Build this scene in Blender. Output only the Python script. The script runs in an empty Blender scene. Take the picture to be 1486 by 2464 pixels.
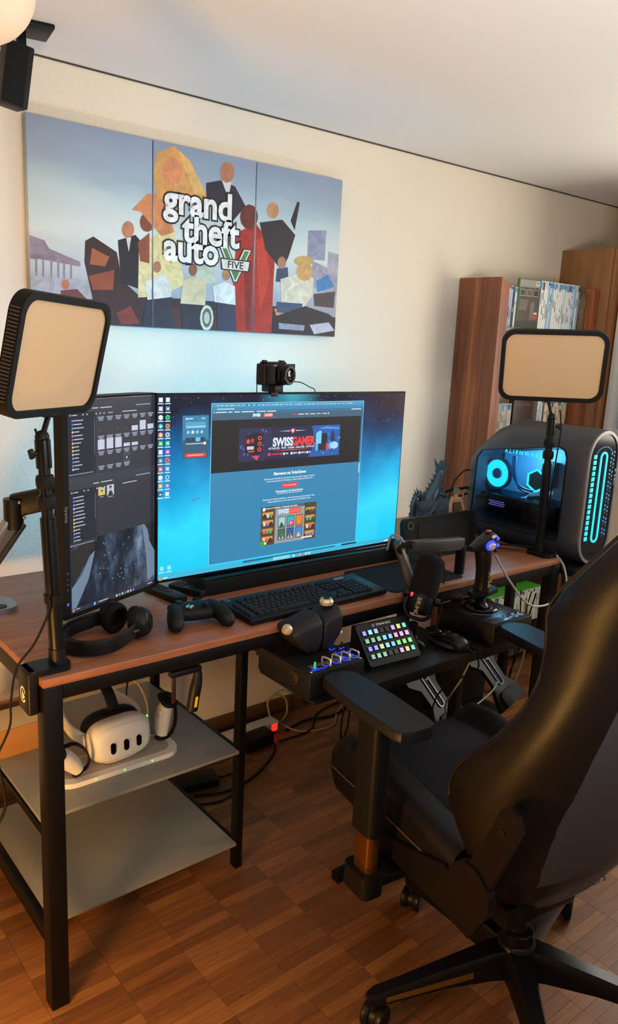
import bpy, bmesh, math, random
from mathutils import Vector, Matrix, Euler
random.seed(7)
C = bpy.context.scene.collection
scn = bpy.context.scene
PI = math.pi

# ---------------------------------------------------------------- camera
CAM = Vector((-0.5644, -2.5113, 1.6122)); YAW, PITCH, ROLL, FPX = 0.6874, -0.2193, 0.0483, 1883.77
fw = Vector((math.sin(YAW) * math.cos(PITCH), math.cos(YAW) * math.cos(PITCH), math.sin(PITCH)))
rt = fw.cross(Vector((0, 0, 1))).normalized(); up = rt.cross(fw)
r2 = rt * math.cos(ROLL) + up * math.sin(ROLL); u2 = -rt * math.sin(ROLL) + up * math.cos(ROLL)
cd = bpy.data.cameras.new('camera'); cam = bpy.data.objects.new('camera', cd); C.objects.link(cam)
cam.matrix_world = Matrix(((r2.x, u2.x, -fw.x, CAM.x), (r2.y, u2.y, -fw.y, CAM.y), (r2.z, u2.z, -fw.z, CAM.z), (0, 0, 0, 1)))
cd.sensor_fit = 'VERTICAL'; cd.sensor_height = 24.0; cd.lens = FPX * 24.0 / 2464.0
cd.clip_start = 0.02
scn.camera = cam

# ---------------------------------------------------------------- light
scn.view_settings.view_transform = 'Standard'; scn.view_settings.look = 'None'
scn.view_settings.gamma = 1.0; scn.view_settings.use_curve_mapping = False
scn.view_settings.exposure = 0.0
wd = bpy.data.worlds.new('world'); scn.world = wd; wd.use_nodes = True
wd.node_tree.nodes['Background'].inputs[0].default_value = (1.0, 0.80, 0.58, 1)
wd.node_tree.nodes['Background'].inputs[1].default_value = 0.33

def area(name, loc, target, sx, sy, power, col):
    l = bpy.data.lights.new(name, 'AREA'); l.shape = 'RECTANGLE'; l.size = sx; l.size_y = sy; l.energy = power; l.color = col
    o = bpy.data.objects.new(name, l); C.objects.link(o); o.location = loc
    o.rotation_euler = (Vector(target) - Vector(loc)).to_track_quat('-Z', 'Y').to_euler()
    return o
def point(name, loc, power, col, r=0.08):
    l = bpy.data.lights.new(name, 'POINT'); l.energy = power; l.color = col; l.shadow_soft_size = r
    o = bpy.data.objects.new(name, l); C.objects.link(o); o.location = loc
    return o
area('window_daylight', (3.10, -1.55, 1.62), (0.8, -1.7, 1.5), 1.2, 0.95, 34, (1.0, 0.92, 0.80))
area('ceiling_fill_light', (0.5, -2.75, 1.35), (0.75, -1.95, 2.39), 1.2, 0.5, 35, (0.86, 0.93, 1.0))  # added fill aimed upwards to brighten the ceiling, no lamp stands there
point('floor_lamp_light', (-0.62, -1.38, 0.48), 62, (1.0, 0.50, 0.12), 0.12)
point('ceiling_lamp_light', (-0.9, -2.2, 2.1), 12, (1.0, 0.78, 0.55), 0.15)

# ---------------------------------------------------------------- colour and materials
def lin(h):
    h = h.lstrip('#'); o = []
    for i in (0, 2, 4):
        c = int(h[i:i + 2], 16) / 255
        o.append(c / 12.92 if c <= 0.04045 else ((c + 0.055) / 1.055) ** 2.4)
    return (o[0], o[1], o[2], 1.0)
MATS = {}
def mat(name, col, rough=0.5, metal=0.0, emit=0.0, bump=0.0, bscale=200.0, spec=0.5, coat=0.0, alpha=1.0, trans=0.0, ecol=None):
    if name in MATS: return MATS[name]
    m = bpy.data.materials.new(name); m.use_nodes = True; nt = m.node_tree; b = nt.nodes['Principled BSDF']
    c = lin(col) if isinstance(col, str) else col
    if max(c[:3]) < 0.03 and not metal: spec = min(spec, 0.2); c = (c[0] * 0.75, c[1] * 0.75, c[2] * 0.75, 1)
    b.inputs['Base Color'].default_value = c; b.inputs['Roughness'].default_value = rough; b.inputs['Metallic'].default_value = metal
    b.inputs['Specular IOR Level'].default_value = spec; b.inputs['Coat Weight'].default_value = coat
    b.inputs['Alpha'].default_value = alpha; b.inputs['Transmission Weight'].default_value = trans
    if emit:
        e = lin(ecol) if ecol else c
        b.inputs['Emission Color'].default_value = e; b.inputs['Emission Strength'].default_value = emit
    tc = nt.nodes.new('ShaderNodeTexCoord'); nz = nt.nodes.new('ShaderNodeTexNoise')
    nz.inputs['Scale'].default_value = bscale; nz.inputs['Detail'].default_value = 3
    nt.links.new(tc.outputs['Object'], nz.inputs['Vector'])
    if bump:
        bp = nt.nodes.new('ShaderNodeBump'); bp.inputs['Strength'].default_value = bump; bp.inputs['Distance'].default_value = 0.002
        nt.links.new(nz.outputs['Fac'], bp.inputs['Height']); nt.links.new(bp.outputs['Normal'], b.inputs['Normal'])
    elif not emit:
        mr = nt.nodes.new('ShaderNodeMapRange'); mr.inputs['To Min'].default_value = max(0.02, rough - 0.02); mr.inputs['To Max'].default_value = min(1, rough + 0.02)
        nt.links.new(nz.outputs['Fac'], mr.inputs['Value']); nt.links.new(mr.outputs['Result'], b.inputs['Roughness'])
    MATS[name] = m
    return m
def vcol_mat(name, strength=1.0, emit=True, rough=0.6):
    """flat print or screen image: colours stored on the faces"""
    if name in MATS: return MATS[name]
    m = bpy.data.materials.new(name); m.use_nodes = True; nt = m.node_tree; b = nt.nodes['Principled BSDF']
    a = nt.nodes.new('ShaderNodeAttribute'); a.attribute_name = 'Col'
    b.inputs['Roughness'].default_value = rough
    if emit:
        b.inputs['Base Color'].default_value = (0.01, 0.01, 0.01, 1)
        nt.links.new(a.outputs['Color'], b.inputs['Emission Color']); b.inputs['Emission Strength'].default_value = strength
    else:
        nt.links.new(a.outputs['Color'], b.inputs['Base Color'])
    MATS[name] = m
    return m
def ramp(nt, stops):
    r = nt.nodes.new('ShaderNodeValToRGB'); e = r.color_ramp.elements
    while len(e) < len(stops): e.new(0.5)
    for i, (p, c) in enumerate(stops):
        e[i].position = p; e[i].color = lin(c) if isinstance(c, str) else c
    return r
def wood(name, stops, scale, rough=0.4, detail=6, stripe=0.0, coord='Object'):
    if name in MATS: return MATS[name]
    m = bpy.data.materials.new(name); m.use_nodes = True; nt = m.node_tree; b = nt.nodes['Principled BSDF']
    tc = nt.nodes.new('ShaderNodeTexCoord'); mp = nt.nodes.new('ShaderNodeMapping'); mp.inputs['Scale'].default_value = scale
    nt.links.new(tc.outputs[coord], mp.inputs['Vector'])
    n1 = nt.nodes.new('ShaderNodeTexNoise'); n1.inputs['Scale'].default_value = 1.0; n1.inputs['Detail'].default_value = detail; n1.inputs['Distortion'].default_value = 0.6
    nt.links.new(mp.outputs[0], n1.inputs['Vector'])
    n2 = nt.nodes.new('ShaderNodeTexNoise'); n2.inputs['Scale'].default_value = 6.0; n2.inputs['Detail'].default_value = 4
    nt.links.new(mp.outputs[0], n2.inputs['Vector'])
    mx = nt.nodes.new('ShaderNodeMath'); mx.operation = 'MULTIPLY_ADD'; mx.inputs[1].default_value = 0.35
    nt.links.new(n2.outputs['Fac'], mx.inputs[0]); 
    m2 = nt.nodes.new('ShaderNodeMath'); m2.operation = 'MULTIPLY'; m2.inputs[1].default_value = 0.65
    nt.links.new(n1.outputs['Fac'], m2.inputs[0]); nt.links.new(m2.outputs[0], mx.inputs[2])
    r = ramp(nt, stops); nt.links.new(mx.outputs[0], r.inputs['Fac']); nt.links.new(r.outputs['Color'], b.inputs['Base Color'])
    b.inputs['Roughness'].default_value = rough
    MATS[name] = m
    return m

# ---------------------------------------------------------------- mesh helpers
ROOT = {}
def BM(): return bmesh.new()
def RX(x, y, z): return Euler((x, y, z)).to_matrix().to_4x4()
def box(bm, c, s, bev=0.0, rot=None, seg=2):
    M = Matrix.Translation(Vector(c)) @ (RX(*rot) if rot else Matrix()) @ Matrix.Diagonal((s[0], s[1], s[2], 1))
    g = bmesh.ops.create_cube(bm, size=1.0, matrix=M)
    if bev:
        es = {e for v in g['verts'] for e in v.link_edges}
        bmesh.ops.bevel(bm, geom=list(es), offset=min(bev, 0.49 * min(s)), segments=seg, profile=0.5, affect='EDGES')
    return bm
def bx2(bm, a, b, bev=0.0, seg=2):
    c = [(a[i] + b[i]) / 2 for i in range(3)]; s = [abs(b[i] - a[i]) for i in range(3)]
    return box(bm, c, s, bev, None, seg)
def cyl(bm, a, b, r, r2_=None, seg=20, cap=True):
    a = Vector(a); b = Vector(b); d = b - a
    M = Matrix.Translation((a + b) / 2) @ d.to_track_quat('Z', 'Y').to_matrix().to_4x4()
    bmesh.ops.create_cone(bm, cap_ends=cap, segments=seg, radius1=r, radius2=r if r2_ is None else r2_, depth=d.length, matrix=M)
    return bm
def bar(bm, a, b, w, h, bev=0.0, upv=(0, 0, 1)):
    a = Vector(a); b = Vector(b); d = (b - a); z = d.normalized(); x = Vector(upv).cross(z)
    if x.length < 1e-4: x = Vector((1, 0, 0)).cross(z)
    x.normalize(); y = z.cross(x)
    R = Matrix((x, y, z)).transposed().to_4x4()
    M = Matrix.Translation((a + b) / 2) @ R @ Matrix.Diagonal((w, h, d.length, 1))
    g = bmesh.ops.create_cube(bm, size=1.0, matrix=M)
    if bev: bmesh.ops.bevel(bm, geom=list({e for v in g['verts'] for e in v.link_edges}), offset=bev, segments=2, profile=0.5, affect='EDGES')
    return bm
def ball(bm, c, s, seg=24, rot=None):
    if not hasattr(s, '__len__'): s = (s, s, s)
    M = Matrix.Translation(Vector(c)) @ (RX(*rot) if rot else Matrix()) @ Matrix.Diagonal((s[0], s[1], s[2], 1))
    bmesh.ops.create_uvsphere(bm, u_segments=seg, v_segments=max(8, seg // 2), radius=1.0, matrix=M)
    return bm
def sbox(bm, c, s, p=4.0, seg=28, rot=None):
    """superellipsoid: a softly rounded block"""
    M = Matrix.Translation(Vector(c)) @ (RX(*rot) if rot else Matrix())
    sg = lambda t, e: math.copysign(abs(t) ** e, t)
    e = 2.0 / p; rows = []
    for i in range(1, seg // 2):
        ph = -PI / 2 + PI * i / (seg // 2); row = []
        for j in range(seg):
            th = 2 * PI * j / seg
            v = Vector((s[0] * sg(math.cos(ph), e) * sg(math.cos(th), e), s[1] * sg(math.cos(ph), e) * sg(math.sin(th), e), s[2] * sg(math.sin(ph), e)))
            row.append(bm.verts.new(M @ v))
        rows.append(row)
    bot = bm.verts.new(M @ Vector((0, 0, -s[2]))); top = bm.verts.new(M @ Vector((0, 0, s[2])))
    for a, b in zip(rows, rows[1:]):
        for j in range(seg): bm.faces.new((a[j], a[(j + 1) % seg], b[(j + 1) % seg], b[j]))
    for j in range(seg):
        bm.faces.new((rows[0][(j + 1) % seg], rows[0][j], bot)); bm.faces.new((rows[-1][j], rows[-1][(j + 1) % seg], top))
    return bm
def loft(bm, secs, cap=True, closed=True):
    rows = [[bm.verts.new(Vector(p)) for p in s] for s in secs]; n = len(rows[0])
    for a, b in zip(rows, rows[1:]):
        for j in range(n if closed else n - 1): bm.faces.new((a[j], a[(j + 1) % n], b[(j + 1) % n], b[j]))
    if cap and closed: bm.faces.new(rows[0][::-1]); bm.faces.new(rows[-1])
    return bm
def lathe(bm, prof, M=None, seg=28):
    M = M or Matrix(); secs = []
    for r, z in prof:
        secs.append([M @ Vector((max(r, 1e-4) * math.cos(2 * PI * k / seg), max(r, 1e-4) * math.sin(2 * PI * k / seg), z)) for k in range(seg)])
    return loft(bm, secs)
def prism(bm, poly, d0, d1, f):
    """poly of (a, b); f(a, b, d) gives the point"""
    return loft(bm, [[f(a, b, d0) for a, b in poly], [f(a, b, d1) for a, b in poly]])
def rrect(w, h, r, n=6, c=(0, 0)):
    o = []
    for cx, cy, a0 in ((w / 2 - r, h / 2 - r, 0), (-w / 2 + r, h / 2 - r, 90), (-w / 2 + r, -h / 2 + r, 180), (w / 2 - r, -h / 2 + r, 270)):
        for i in range(n + 1):
            a = math.radians(a0 + 90 * i / n); o.append((c[0] + cx + r * math.cos(a), c[1] + cy + r * math.sin(a)))
    return o
def ring(bm, outer, inner, d0, d1, f):
    """frame between two outlines of the same count"""
    secs = [[f(a, b, d0) for a, b in outer], [f(a, b, d1) for a, b in outer], [f(a, b, d1) for a, b in inner], [f(a, b, d0) for a, b in inner]]
    rows = [[bm.verts.new(Vector(p)) for p in s] for s in secs]; n = len(rows[0])
    for k in range(4):
        a, b = rows[k], rows[(k + 1) % 4]
        for j in range(n): bm.faces.new((a[j], a[(j + 1) % n], b[(j + 1) % n], b[j]))
    return bm
def smooth_path(pts, n=8):
    pts = [Vector(p) for p in pts]
    if len(pts) < 3: return pts
    P = [pts[0] * 2 - pts[1]] + pts + [pts[-1] * 2 - pts[-2]]; o = []
    for i in range(1, len(P) - 2):
        for k in range(n):
            t = k / n; a, b, c, d = P[i - 1], P[i], P[i + 1], P[i + 2]
            o.append(0.5 * ((2 * b) + (c - a) * t + (2 * a - 5 * b + 4 * c - d) * t * t + (3 * b - a - 3 * c + d) * t ** 3))
    return o + [pts[-1]]
def tube(bm, pts, r, seg=8, n=8, sm=True, rad=None):
    P = smooth_path(pts, n) if sm else [Vector(p) for p in pts]
    t0 = (P[1] - P[0]).normalized(); nrm = t0.orthogonal().normalized(); secs = []
    for i, p in enumerate(P):
        t = (P[min(i + 1, len(P) - 1)] - P[max(i - 1, 0)])
        t = t.normalized() if t.length > 1e-9 else t0
        nrm = (nrm - t * nrm.dot(t)); nrm = nrm.normalized() if nrm.length > 1e-6 else t.orthogonal().normalized()
        bn = t.cross(nrm); rr = r if rad is None else rad(i / (len(P) - 1))
        secs.append([p + nrm * rr * math.cos(2 * PI * k / seg) + bn * rr * math.sin(2 * PI * k / seg) for k in range(seg)])
    return loft(bm, secs)
def ribbon(bm, pts, w, th, updir=(0, 0, 1), n=8):
    """flat band along a path: w along updir, th across"""
    P = smooth_path(pts, n); U = Vector(updir); secs = []
    for i, p in enumerate(P):
        t = (P[min(i + 1, len(P) - 1)] - P[max(i - 1, 0)]).normalized(); s = t.cross(U).normalized(); uu = s.cross(t).normalized()
        secs.append([p + uu * a + s * b for a, b in rrect(w, th, min(w, th) * 0.45, 3)])
    return loft(bm, secs)
def obj(name, bm, m, parent=None, smooth=40, world=False):
    bmesh.ops.recalc_face_normals(bm, faces=bm.faces[:])
    if world and parent is not None:
        bm.transform(ROOT[parent.name].inverted())
    me = bpy.data.meshes.new(name); bm.to_mesh(me); bm.free()
    if smooth:
        for p in me.polygons: p.use_smooth = True
        me.set_sharp_from_angle(angle=math.radians(smooth))
    if m: me.materials.append(m)
    o = bpy.data.objects.new(name, me); C.objects.link(o)
    if parent is not None:
        o.parent = parent; ROOT[o.name] = ROOT.get(parent.name, Matrix())
    else: ROOT[o.name] = Matrix()
    return o
def inst(src, name, parent, M):
    o = bpy.data.objects.new(name, src.data if hasattr(src, 'data') else src); C.objects.link(o); o.parent = parent
    o.matrix_local = M; ROOT[o.name] = ROOT.get(parent.name, Matrix())
    return o
def tag(o, label, cat, group=None, kind=None):
    o['label'] = label; o['category'] = cat
    if group: o['group'] = group
    if kind: o['kind'] = kind
    return o
def thing(name, label, cat, loc=(0, 0, 0), rotz=0.0, group=None, rot=None):
    o = bpy.data.objects.new(name, None); C.objects.link(o); o.location = loc; o.rotation_euler = rot or (0, 0, rotz)
    o.empty_display_size = 0.05
    ROOT[o.name] = Matrix.Translation(Vector(loc)) @ Euler(rot or (0, 0, rotz)).to_matrix().to_4x4()
    return tag(o, label, cat, group)
def struct(o): o['kind'] = 'structure'; return o
def text_poly(s, size, bold=0.0, align='CENTER', shear=0.0, sx=1.0):
    """lettering as a flat mesh in its own (x, y) plane"""
    cu = bpy.data.curves.new('txt', 'FONT'); cu.body = s; cu.size = size; cu.align_x = align; cu.align_y = 'CENTER'; cu.offset = bold * size; cu.shear = shear
    cu.resolution_u = 3; cu.fill_mode = 'FRONT'
    o = bpy.data.objects.new('txt', cu); C.objects.link(o); dg = bpy.context.evaluated_depsgraph_get(); dg.update()
    me = bpy.data.meshes.new_from_object(o.evaluated_get(dg)); bpy.data.objects.remove(o); bpy.data.curves.remove(cu)
    V = [(v.co.x * sx, v.co.y) for v in me.vertices]; F = [tuple(p.vertices) for p in me.polygons]
    bpy.data.meshes.remove(me)
    return V, F
def text_obj(name, s, size, m, parent, M, bold=0.0, align='CENTER', shear=0.0, sx=1.0):
    V, F = text_poly(s, size, bold, align, shear, sx)
    me = bpy.data.meshes.new(name); me.from_pydata([M @ Vector((a, b, 0)) for a, b in V], [], F); me.materials.append(m)
    o = bpy.data.objects.new(name, me); C.objects.link(o); o.parent = parent; ROOT[o.name] = ROOT.get(parent.name, Matrix())
    return o
class Flat:
    """coloured flat shapes on a surface: f(u, v, layer) gives the point"""
    def __init__(s, f): s.f = f; s.V = []; s.F = []; s.K = []
    def poly(s, pts, col, layer=1):
        b = len(s.V); s.V += [s.f(u, v, layer) for u, v in pts]; s.F.append(tuple(range(b, b + len(pts)))); s.K.append(lin(col) if isinstance(col, str) else col); return s
    def quad(s, u0, v0, u1, v1, col, layer=1): return s.poly([(u0, v0), (u1, v0), (u1, v1), (u0, v1)], col, layer)
    def oval(s, u, v, a, b, col, layer=1, n=14): return s.poly([(u + a * math.cos(2 * PI * k / n), v + b * math.sin(2 * PI * k / n)) for k in range(n)], col, layer)
    def text(s, t, u, v, hu, hv, col, layer=2, bold=0.0, align='CENTER', shear=0.0):
        """hu, hv: size of one em in u and v"""
        V, F = text_poly(t, 1.0, bold, align, shear); b = len(s.V)
        s.V += [s.f(u + x * hu, v - y * hv, layer) for x, y in V]
        for p in F: s.F.append(tuple(b + i for i in p)); s.K.append(lin(col))
        return s
    def build(s, name, m, parent):
        me = bpy.data.meshes.new(name); me.from_pydata([tuple(p) for p in s.V], [], s.F)
        a = me.color_attributes.new('Col', 'FLOAT_COLOR', 'CORNER')
        k = 0
        for f, c in zip(s.F, s.K):
            for _ in f: a.data[k].color = c; k += 1
        me.materials.append(m); o = bpy.data.objects.new(name, me); C.objects.link(o); o.parent = parent; ROOT[o.name] = ROOT.get(parent.name, Matrix())
        return o
ORD = ['first', 'second', 'third', 'fourth', 'fifth', 'sixth', 'seventh', 'eighth', 'ninth', 'tenth', 'eleventh', 'twelfth', 'thirteenth', 'fourteenth', 'fifteenth', 'sixteenth', 'seventeenth', 'eighteenth', 'nineteenth', 'twentieth', 'twenty-first', 'twenty-second', 'twenty-third', 'twenty-fourth', 'twenty-fifth', 'twenty-sixth', 'twenty-seventh', 'twenty-eighth', 'twenty-ninth', 'thirtieth']
BLACK = mat('black_plastic', '#141314', 0.45)
MATTE = mat('black_matte', '#100f10', 0.7)
RUBBER = mat('black_rubber', '#0d0d0e', 0.6)
DGREY = mat('dark_grey_plastic', '#242427', 0.5)
METALB = mat('black_steel', '#0c0b0c', 0.42)
CHROME = mat('brushed_metal', '#a9a7a4', 0.3, 0.9)
WHITEP = mat('white_plastic', '#dcd6cc', 0.45)

# ================================================================ the room
H = 2.388
def plaster():
    m = bpy.data.materials.new('plaster'); m.use_nodes = True; nt = m.node_tree; b = nt.nodes['Principled BSDF']
    b.inputs['Base Color'].default_value = lin('#e6d8c3'); b.inputs['Roughness'].default_value = 0.9
    tc = nt.nodes.new('ShaderNodeTexCoord'); n = nt.nodes.new('ShaderNodeTexNoise'); n.inputs['Scale'].default_value = 90; n.inputs['Detail'].default_value = 5
    n.inputs['Distortion'].default_value = 0.5
    nt.links.new(tc.outputs['Object'], n.inputs['Vector'])
    bp = nt.nodes.new('ShaderNodeBump'); bp.inputs['Strength'].default_value = 0.55; bp.inputs['Distance'].default_value = 0.006
    nt.links.new(n.outputs['Fac'], bp.inputs['Height']); nt.links.new(bp.outputs['Normal'], b.inputs['Normal'])
    return m
PLASTER = plaster()
CEIL = mat('ceiling_paint', '#e4e2de', 0.9, bump=0.05, bscale=300)
o = obj('wall_back', bx2(BM(), (-3.2, 0, 0), (3.8, 0.1, H)), PLASTER); struct(o)
bm = BM(); bx2(bm, (-3.2, -4.2, H), (3.8, 0.1, H + 0.1)); struct(obj('ceiling', bm, CEIL))
# solid strip: shade of the open wall-ceiling joint put into its dark colour
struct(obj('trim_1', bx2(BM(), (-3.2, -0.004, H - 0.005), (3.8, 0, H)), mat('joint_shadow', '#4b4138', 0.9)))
# right wall with its window opening (the window wall stands proud of the niche with the cupboards)
WX = 3.16; wy0, wy1, wz0, wz1 = -2.15, -0.345, 1.175, 2.12
bm = BM()
bx2(bm, (WX, -4.2, 0), (WX + 0.3, wy0, H)); bx2(bm, (WX, wy1 + 0.0, 0), (WX + 0.3, -0.33, H))
bx2(bm, (WX, wy0, 0), (WX + 0.3, wy1, wz0)); bx2(bm, (WX, wy0, wz1), (WX + 0.3, wy1, H))
wr = struct(obj('wall_right', bm, mat('right_wall_paint', '#e2d3bd', 0.9, bump=0.2, bscale=90)))
bm = BM(); bx2(bm, (3.8, -0.33, 0), (3.9, 0.1, H)); struct(obj('wall_niche', bm, PLASTER))
win = struct(thing('window_1', '', 'window', (WX, wy1, wz0))); del win['label']; del win['category']
WF = mat('window_frame_paint', '#d8d2ca', 0.5)
bm = BM(); e = 0.022
bx2(bm, (WX - 0.012, wy1 - e, wz0), (WX + 0.06, wy1 + 0.013, wz1 + 0.02), 0.004); bx2(bm, (WX - 0.012, wy0, wz0), (WX + 0.06, wy0 + e, wz1), 0.004)
bx2(bm, (WX - 0.012, wy0, wz0), (WX + 0.06, wy1, wz0 + e), 0.004); bx2(bm, (WX - 0.012, wy0, wz1 - e), (WX + 0.06, wy1, wz1), 0.004)
obj('window_frame', bm, WF, win, world=True)
obj('window_pane', bx2(BM(), (WX + 0.03, wy0 + e, wz0 + e), (WX + 0.034, wy1 - e, wz1 - e)), mat('window_glass', '#dfeef5', 0.02, alpha=0.12), win, world=True)
obj('window_sill', bx2(BM(), (WX - 0.05, wy0 - 0.05, wz0 - 0.03), (WX + 0.05, wy1 + 0.05, wz0), 0.004), WF, win, world=True)
SL = mat('blind_slat', '#93aed0', 0.5)
sl = box(BM(), (0, 0, 0), (0.028, wy1 - wy0 - 0.05, 0.003), rot=(0, 0.9, 0)); 
me0 = None
for k in range(38):
    z = wz0 + 0.06 + k * 0.0215
    if me0 is None:
        s0 = obj('slat', sl, SL, win); s0.matrix_local = Matrix.Translation((0.055, (wy0 - wy1) / 2, z - wz0)); me0 = s0.data
    else: inst(me0, 'slat', win, Matrix.Translation((0.055, (wy0 - wy1) / 2 + 0.001 * (k % 3), z - wz0)))
bm = BM(); bx2(bm, (-3.2, -0.016, 0), (3.8, 0, 0.068), 0.003)
struct(obj('baseboard_back', bm, wood('baseboard_wood', [(0.2, '#4a2f1c'), (0.8, '#6d4a2d')], (3, 60, 60), 0.5)))

# ---- floor: ladder parquet, columns 0.178 wide of strips that run along x
def parquet():
    m = bpy.data.materials.new('parquet'); m.use_nodes = True; nt = m.node_tree; b = nt.nodes['Principled BSDF']
    g = nt.nodes.new('ShaderNodeNewGeometry'); sp = nt.nodes.new('ShaderNodeSeparateXYZ'); nt.links.new(g.outputs['Position'], sp.inputs[0])
    def cell(out, off, size):
        a = nt.nodes.new('ShaderNodeMath'); a.operation = 'SUBTRACT'; a.inputs[1].default_value = off; nt.links.new(out, a.inputs[0])
        d = nt.nodes.new('ShaderNodeMath'); d.operation = 'DIVIDE'; d.inputs[1].default_value = size; nt.links.new(a.outputs[0], d.inputs[0])
        f = nt.nodes.new('ShaderNodeMath'); f.operation = 'FLOOR'; nt.links.new(d.outputs[0], f.inputs[0]); return f
    cx = cell(sp.outputs[0], 0.171, 0.178); cy = cell(sp.outputs[1], 0.0, 0.0356)
    cb = nt.nodes.new('ShaderNodeCombineXYZ'); nt.links.new(cx.outputs[0], cb.inputs[0]); nt.links.new(cy.outputs[0], cb.inputs[1])
    wn = nt.nodes.new('ShaderNodeTexWhiteNoise'); wn.noise_dimensions = '3D'; nt.links.new(cb.outputs[0], wn.inputs['Vector'])
    va = nt.nodes.new('ShaderNodeVectorMath'); va.operation = 'ADD'
    vs = nt.nodes.new('ShaderNodeVectorMath'); vs.operation = 'SCALE'; vs.inputs['Scale'].default_value = 3.0
    nt.links.new(wn.outputs['Color'], vs.inputs[0]); nt.links.new(g.outputs['Position'], va.inputs[0]); nt.links.new(vs.outputs[0], va.inputs[1])
    mp = nt.nodes.new('ShaderNodeMapping'); mp.inputs['Scale'].default_value = (7, 95, 20); nt.links.new(va.outputs[0], mp.inputs['Vector'])
    n = nt.nodes.new('ShaderNodeTexNoise'); n.inputs['Scale'].default_value = 1.0; n.inputs['Detail'].default_value = 6; n.inputs['Roughness'].default_value = 0.65
    nt.links.new(mp.outputs[0], n.inputs['Vector'])
    ad = nt.nodes.new('ShaderNodeMath'); ad.operation = 'MULTIPLY_ADD'; ad.inputs[1].default_value = 0.30
    nt.links.new(wn.outputs['Value'], ad.inputs[0])
    m2 = nt.nodes.new('ShaderNodeMath'); m2.operation = 'MULTIPLY'; m2.inputs[1].default_value = 0.62; nt.links.new(n.outputs['Fac'], m2.inputs[0])
    nt.links.new(m2.outputs[0], ad.inputs[2])
    r = ramp(nt, [(0.12, '#462b18'), (0.45, '#6d4526'), (0.8, '#966537')]); nt.links.new(ad.outputs[0], r.inputs['Fac'])
    # small dark knots and specks
    vo = nt.nodes.new('ShaderNodeTexNoise'); vo.inputs['Scale'].default_value = 85; vo.inputs['Detail'].default_value = 1; nt.links.new(g.outputs['Position'], vo.inputs['Vector'])
    th = nt.nodes.new('ShaderNodeMapRange'); th.inputs['From Min'].default_value = 0.76; th.inputs['From Max'].default_value = 0.80; nt.links.new(vo.outputs['Fac'], th.inputs['Value'])
    mx = nt.nodes.new('ShaderNodeMix'); mx.data_type = 'RGBA'; nt.links.new(th.outputs[0], mx.inputs['Factor']); nt.links.new(r.outputs['Color'], mx.inputs['A']); mx.inputs['B'].default_value = lin('#3a2416')
    nt.links.new(mx.outputs['Result'], b.inputs['Base Color'])
    b.inputs['Roughness'].default_value = 0.42; b.inputs['Specular IOR Level'].default_value = 0.4
    return m
PARQ = parquet()
bm = BM(); bx2(bm, (-3.2, -4.2, -0.06), (3.8, 0.1, -0.012)); floor = struct(obj('floor', bm, mat('subfloor', '#2a1a10', 0.8)))
pm = bpy.data.meshes.new('plank'); b_ = BM(); box(b_, (0, 0, -0.006), (0.178 - 0.0009, 0.0356 - 0.0007, 0.012)); b_.to_mesh(pm); b_.free(); pm.materials.append(PARQ)
cells = []
for i in range(-10, 20):
    for j in range(1, 90):
        x = 0.171 + (i + 0.5) * 0.178; y = -(j - 0.5) * 0.0356
        d = Vector((x, y, 0)) - CAM; zc = d.dot(fw); vis = False
        if zc > 0.3:
            sx = 743 + FPX * d.dot(r2) / zc; sy = 1232 - FPX * d.dot(u2) / zc
            vis = -20 < sx < 1500 and sy < 2500
        if x > 3.7: continue
        # cells behind the desk legs, chair or shelves still count as floor; prefer the open ones in front
        cells.append((0 if vis else 1, d.length, x, y, i, j))
cells.sort()
random.seed(3)
for k, (v, dl, x, y, i, j) in enumerate(cells[:300]):
    inst(pm, 'plank', floor, Matrix.Translation((x, y, random.uniform(-0.0004, 0.0))))
bm = BM()
for (v, dl, x, y, i, j) in cells[300:]:
    if j > 80 and v: continue
    box(bm, (x, y, -0.006), (0.178 - 0.0009, 0.0356 - 0.0007, 0.012))
o = obj('parquet_strips', bm, PARQ, floor, smooth=0); o['kind'] = 'stuff'

# ================================================================ desk
T = 0.86; DY0, DY1, DL = -0.945, -0.175, 1.938
DWOOD = wood('walnut_laminate', [(0.25, '#5d3826'), (0.5, '#85543b'), (0.78, '#a06c4c')], (2.2, 55, 55), 0.38)
desk = thing('desk', 'long walnut topped desk with black square steel legs and rails', 'desk', (0.97, -0.56, 0))
obj('tabletop', bx2(BM(), (0, DY0, T - 0.02), (DL, DY1, T), 0.0015), DWOOD, desk, world=True)
L = 0.044; zt = T - 0.0205
for x0, y0 in ((0.001, DY0 + 0.001), (0.001, DY1 - L), (DL - L - 0.001, DY0 + 0.001), (DL - L - 0.001, DY1 - L)):
    obj('leg', bx2(BM(), (x0, y0, 0.0), (x0 + L, y0 + L, zt), 0.003), METALB, desk, world=True)
for y0 in (DY0 + 0.004, DY1 - 0.034):
    obj('rail', bx2(BM(), (L, y0, zt - 0.036), (DL - L, y0 + 0.03, zt), 0.002), METALB, desk, world=True)
for x0 in (0.004, DL - 0.034):
    obj('side_rail', bx2(BM(), (x0, DY0 + L, zt - 0.048), (x0 + 0.03, DY1 - L, zt), 0.002), METALB, desk, world=True)
obj('side_bar', bx2(BM(), (0.012, DY0 + L, 0.155), (0.034, DY1 - L, 0.183), 0.002), METALB, desk, world=True)
obj('cross_bar', bx2(BM(), (0.60, DY0 + 0.02, zt - 0.045), (0.66, DY1 - 0.02, zt), 0.002), METALB, desk, world=True)

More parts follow.
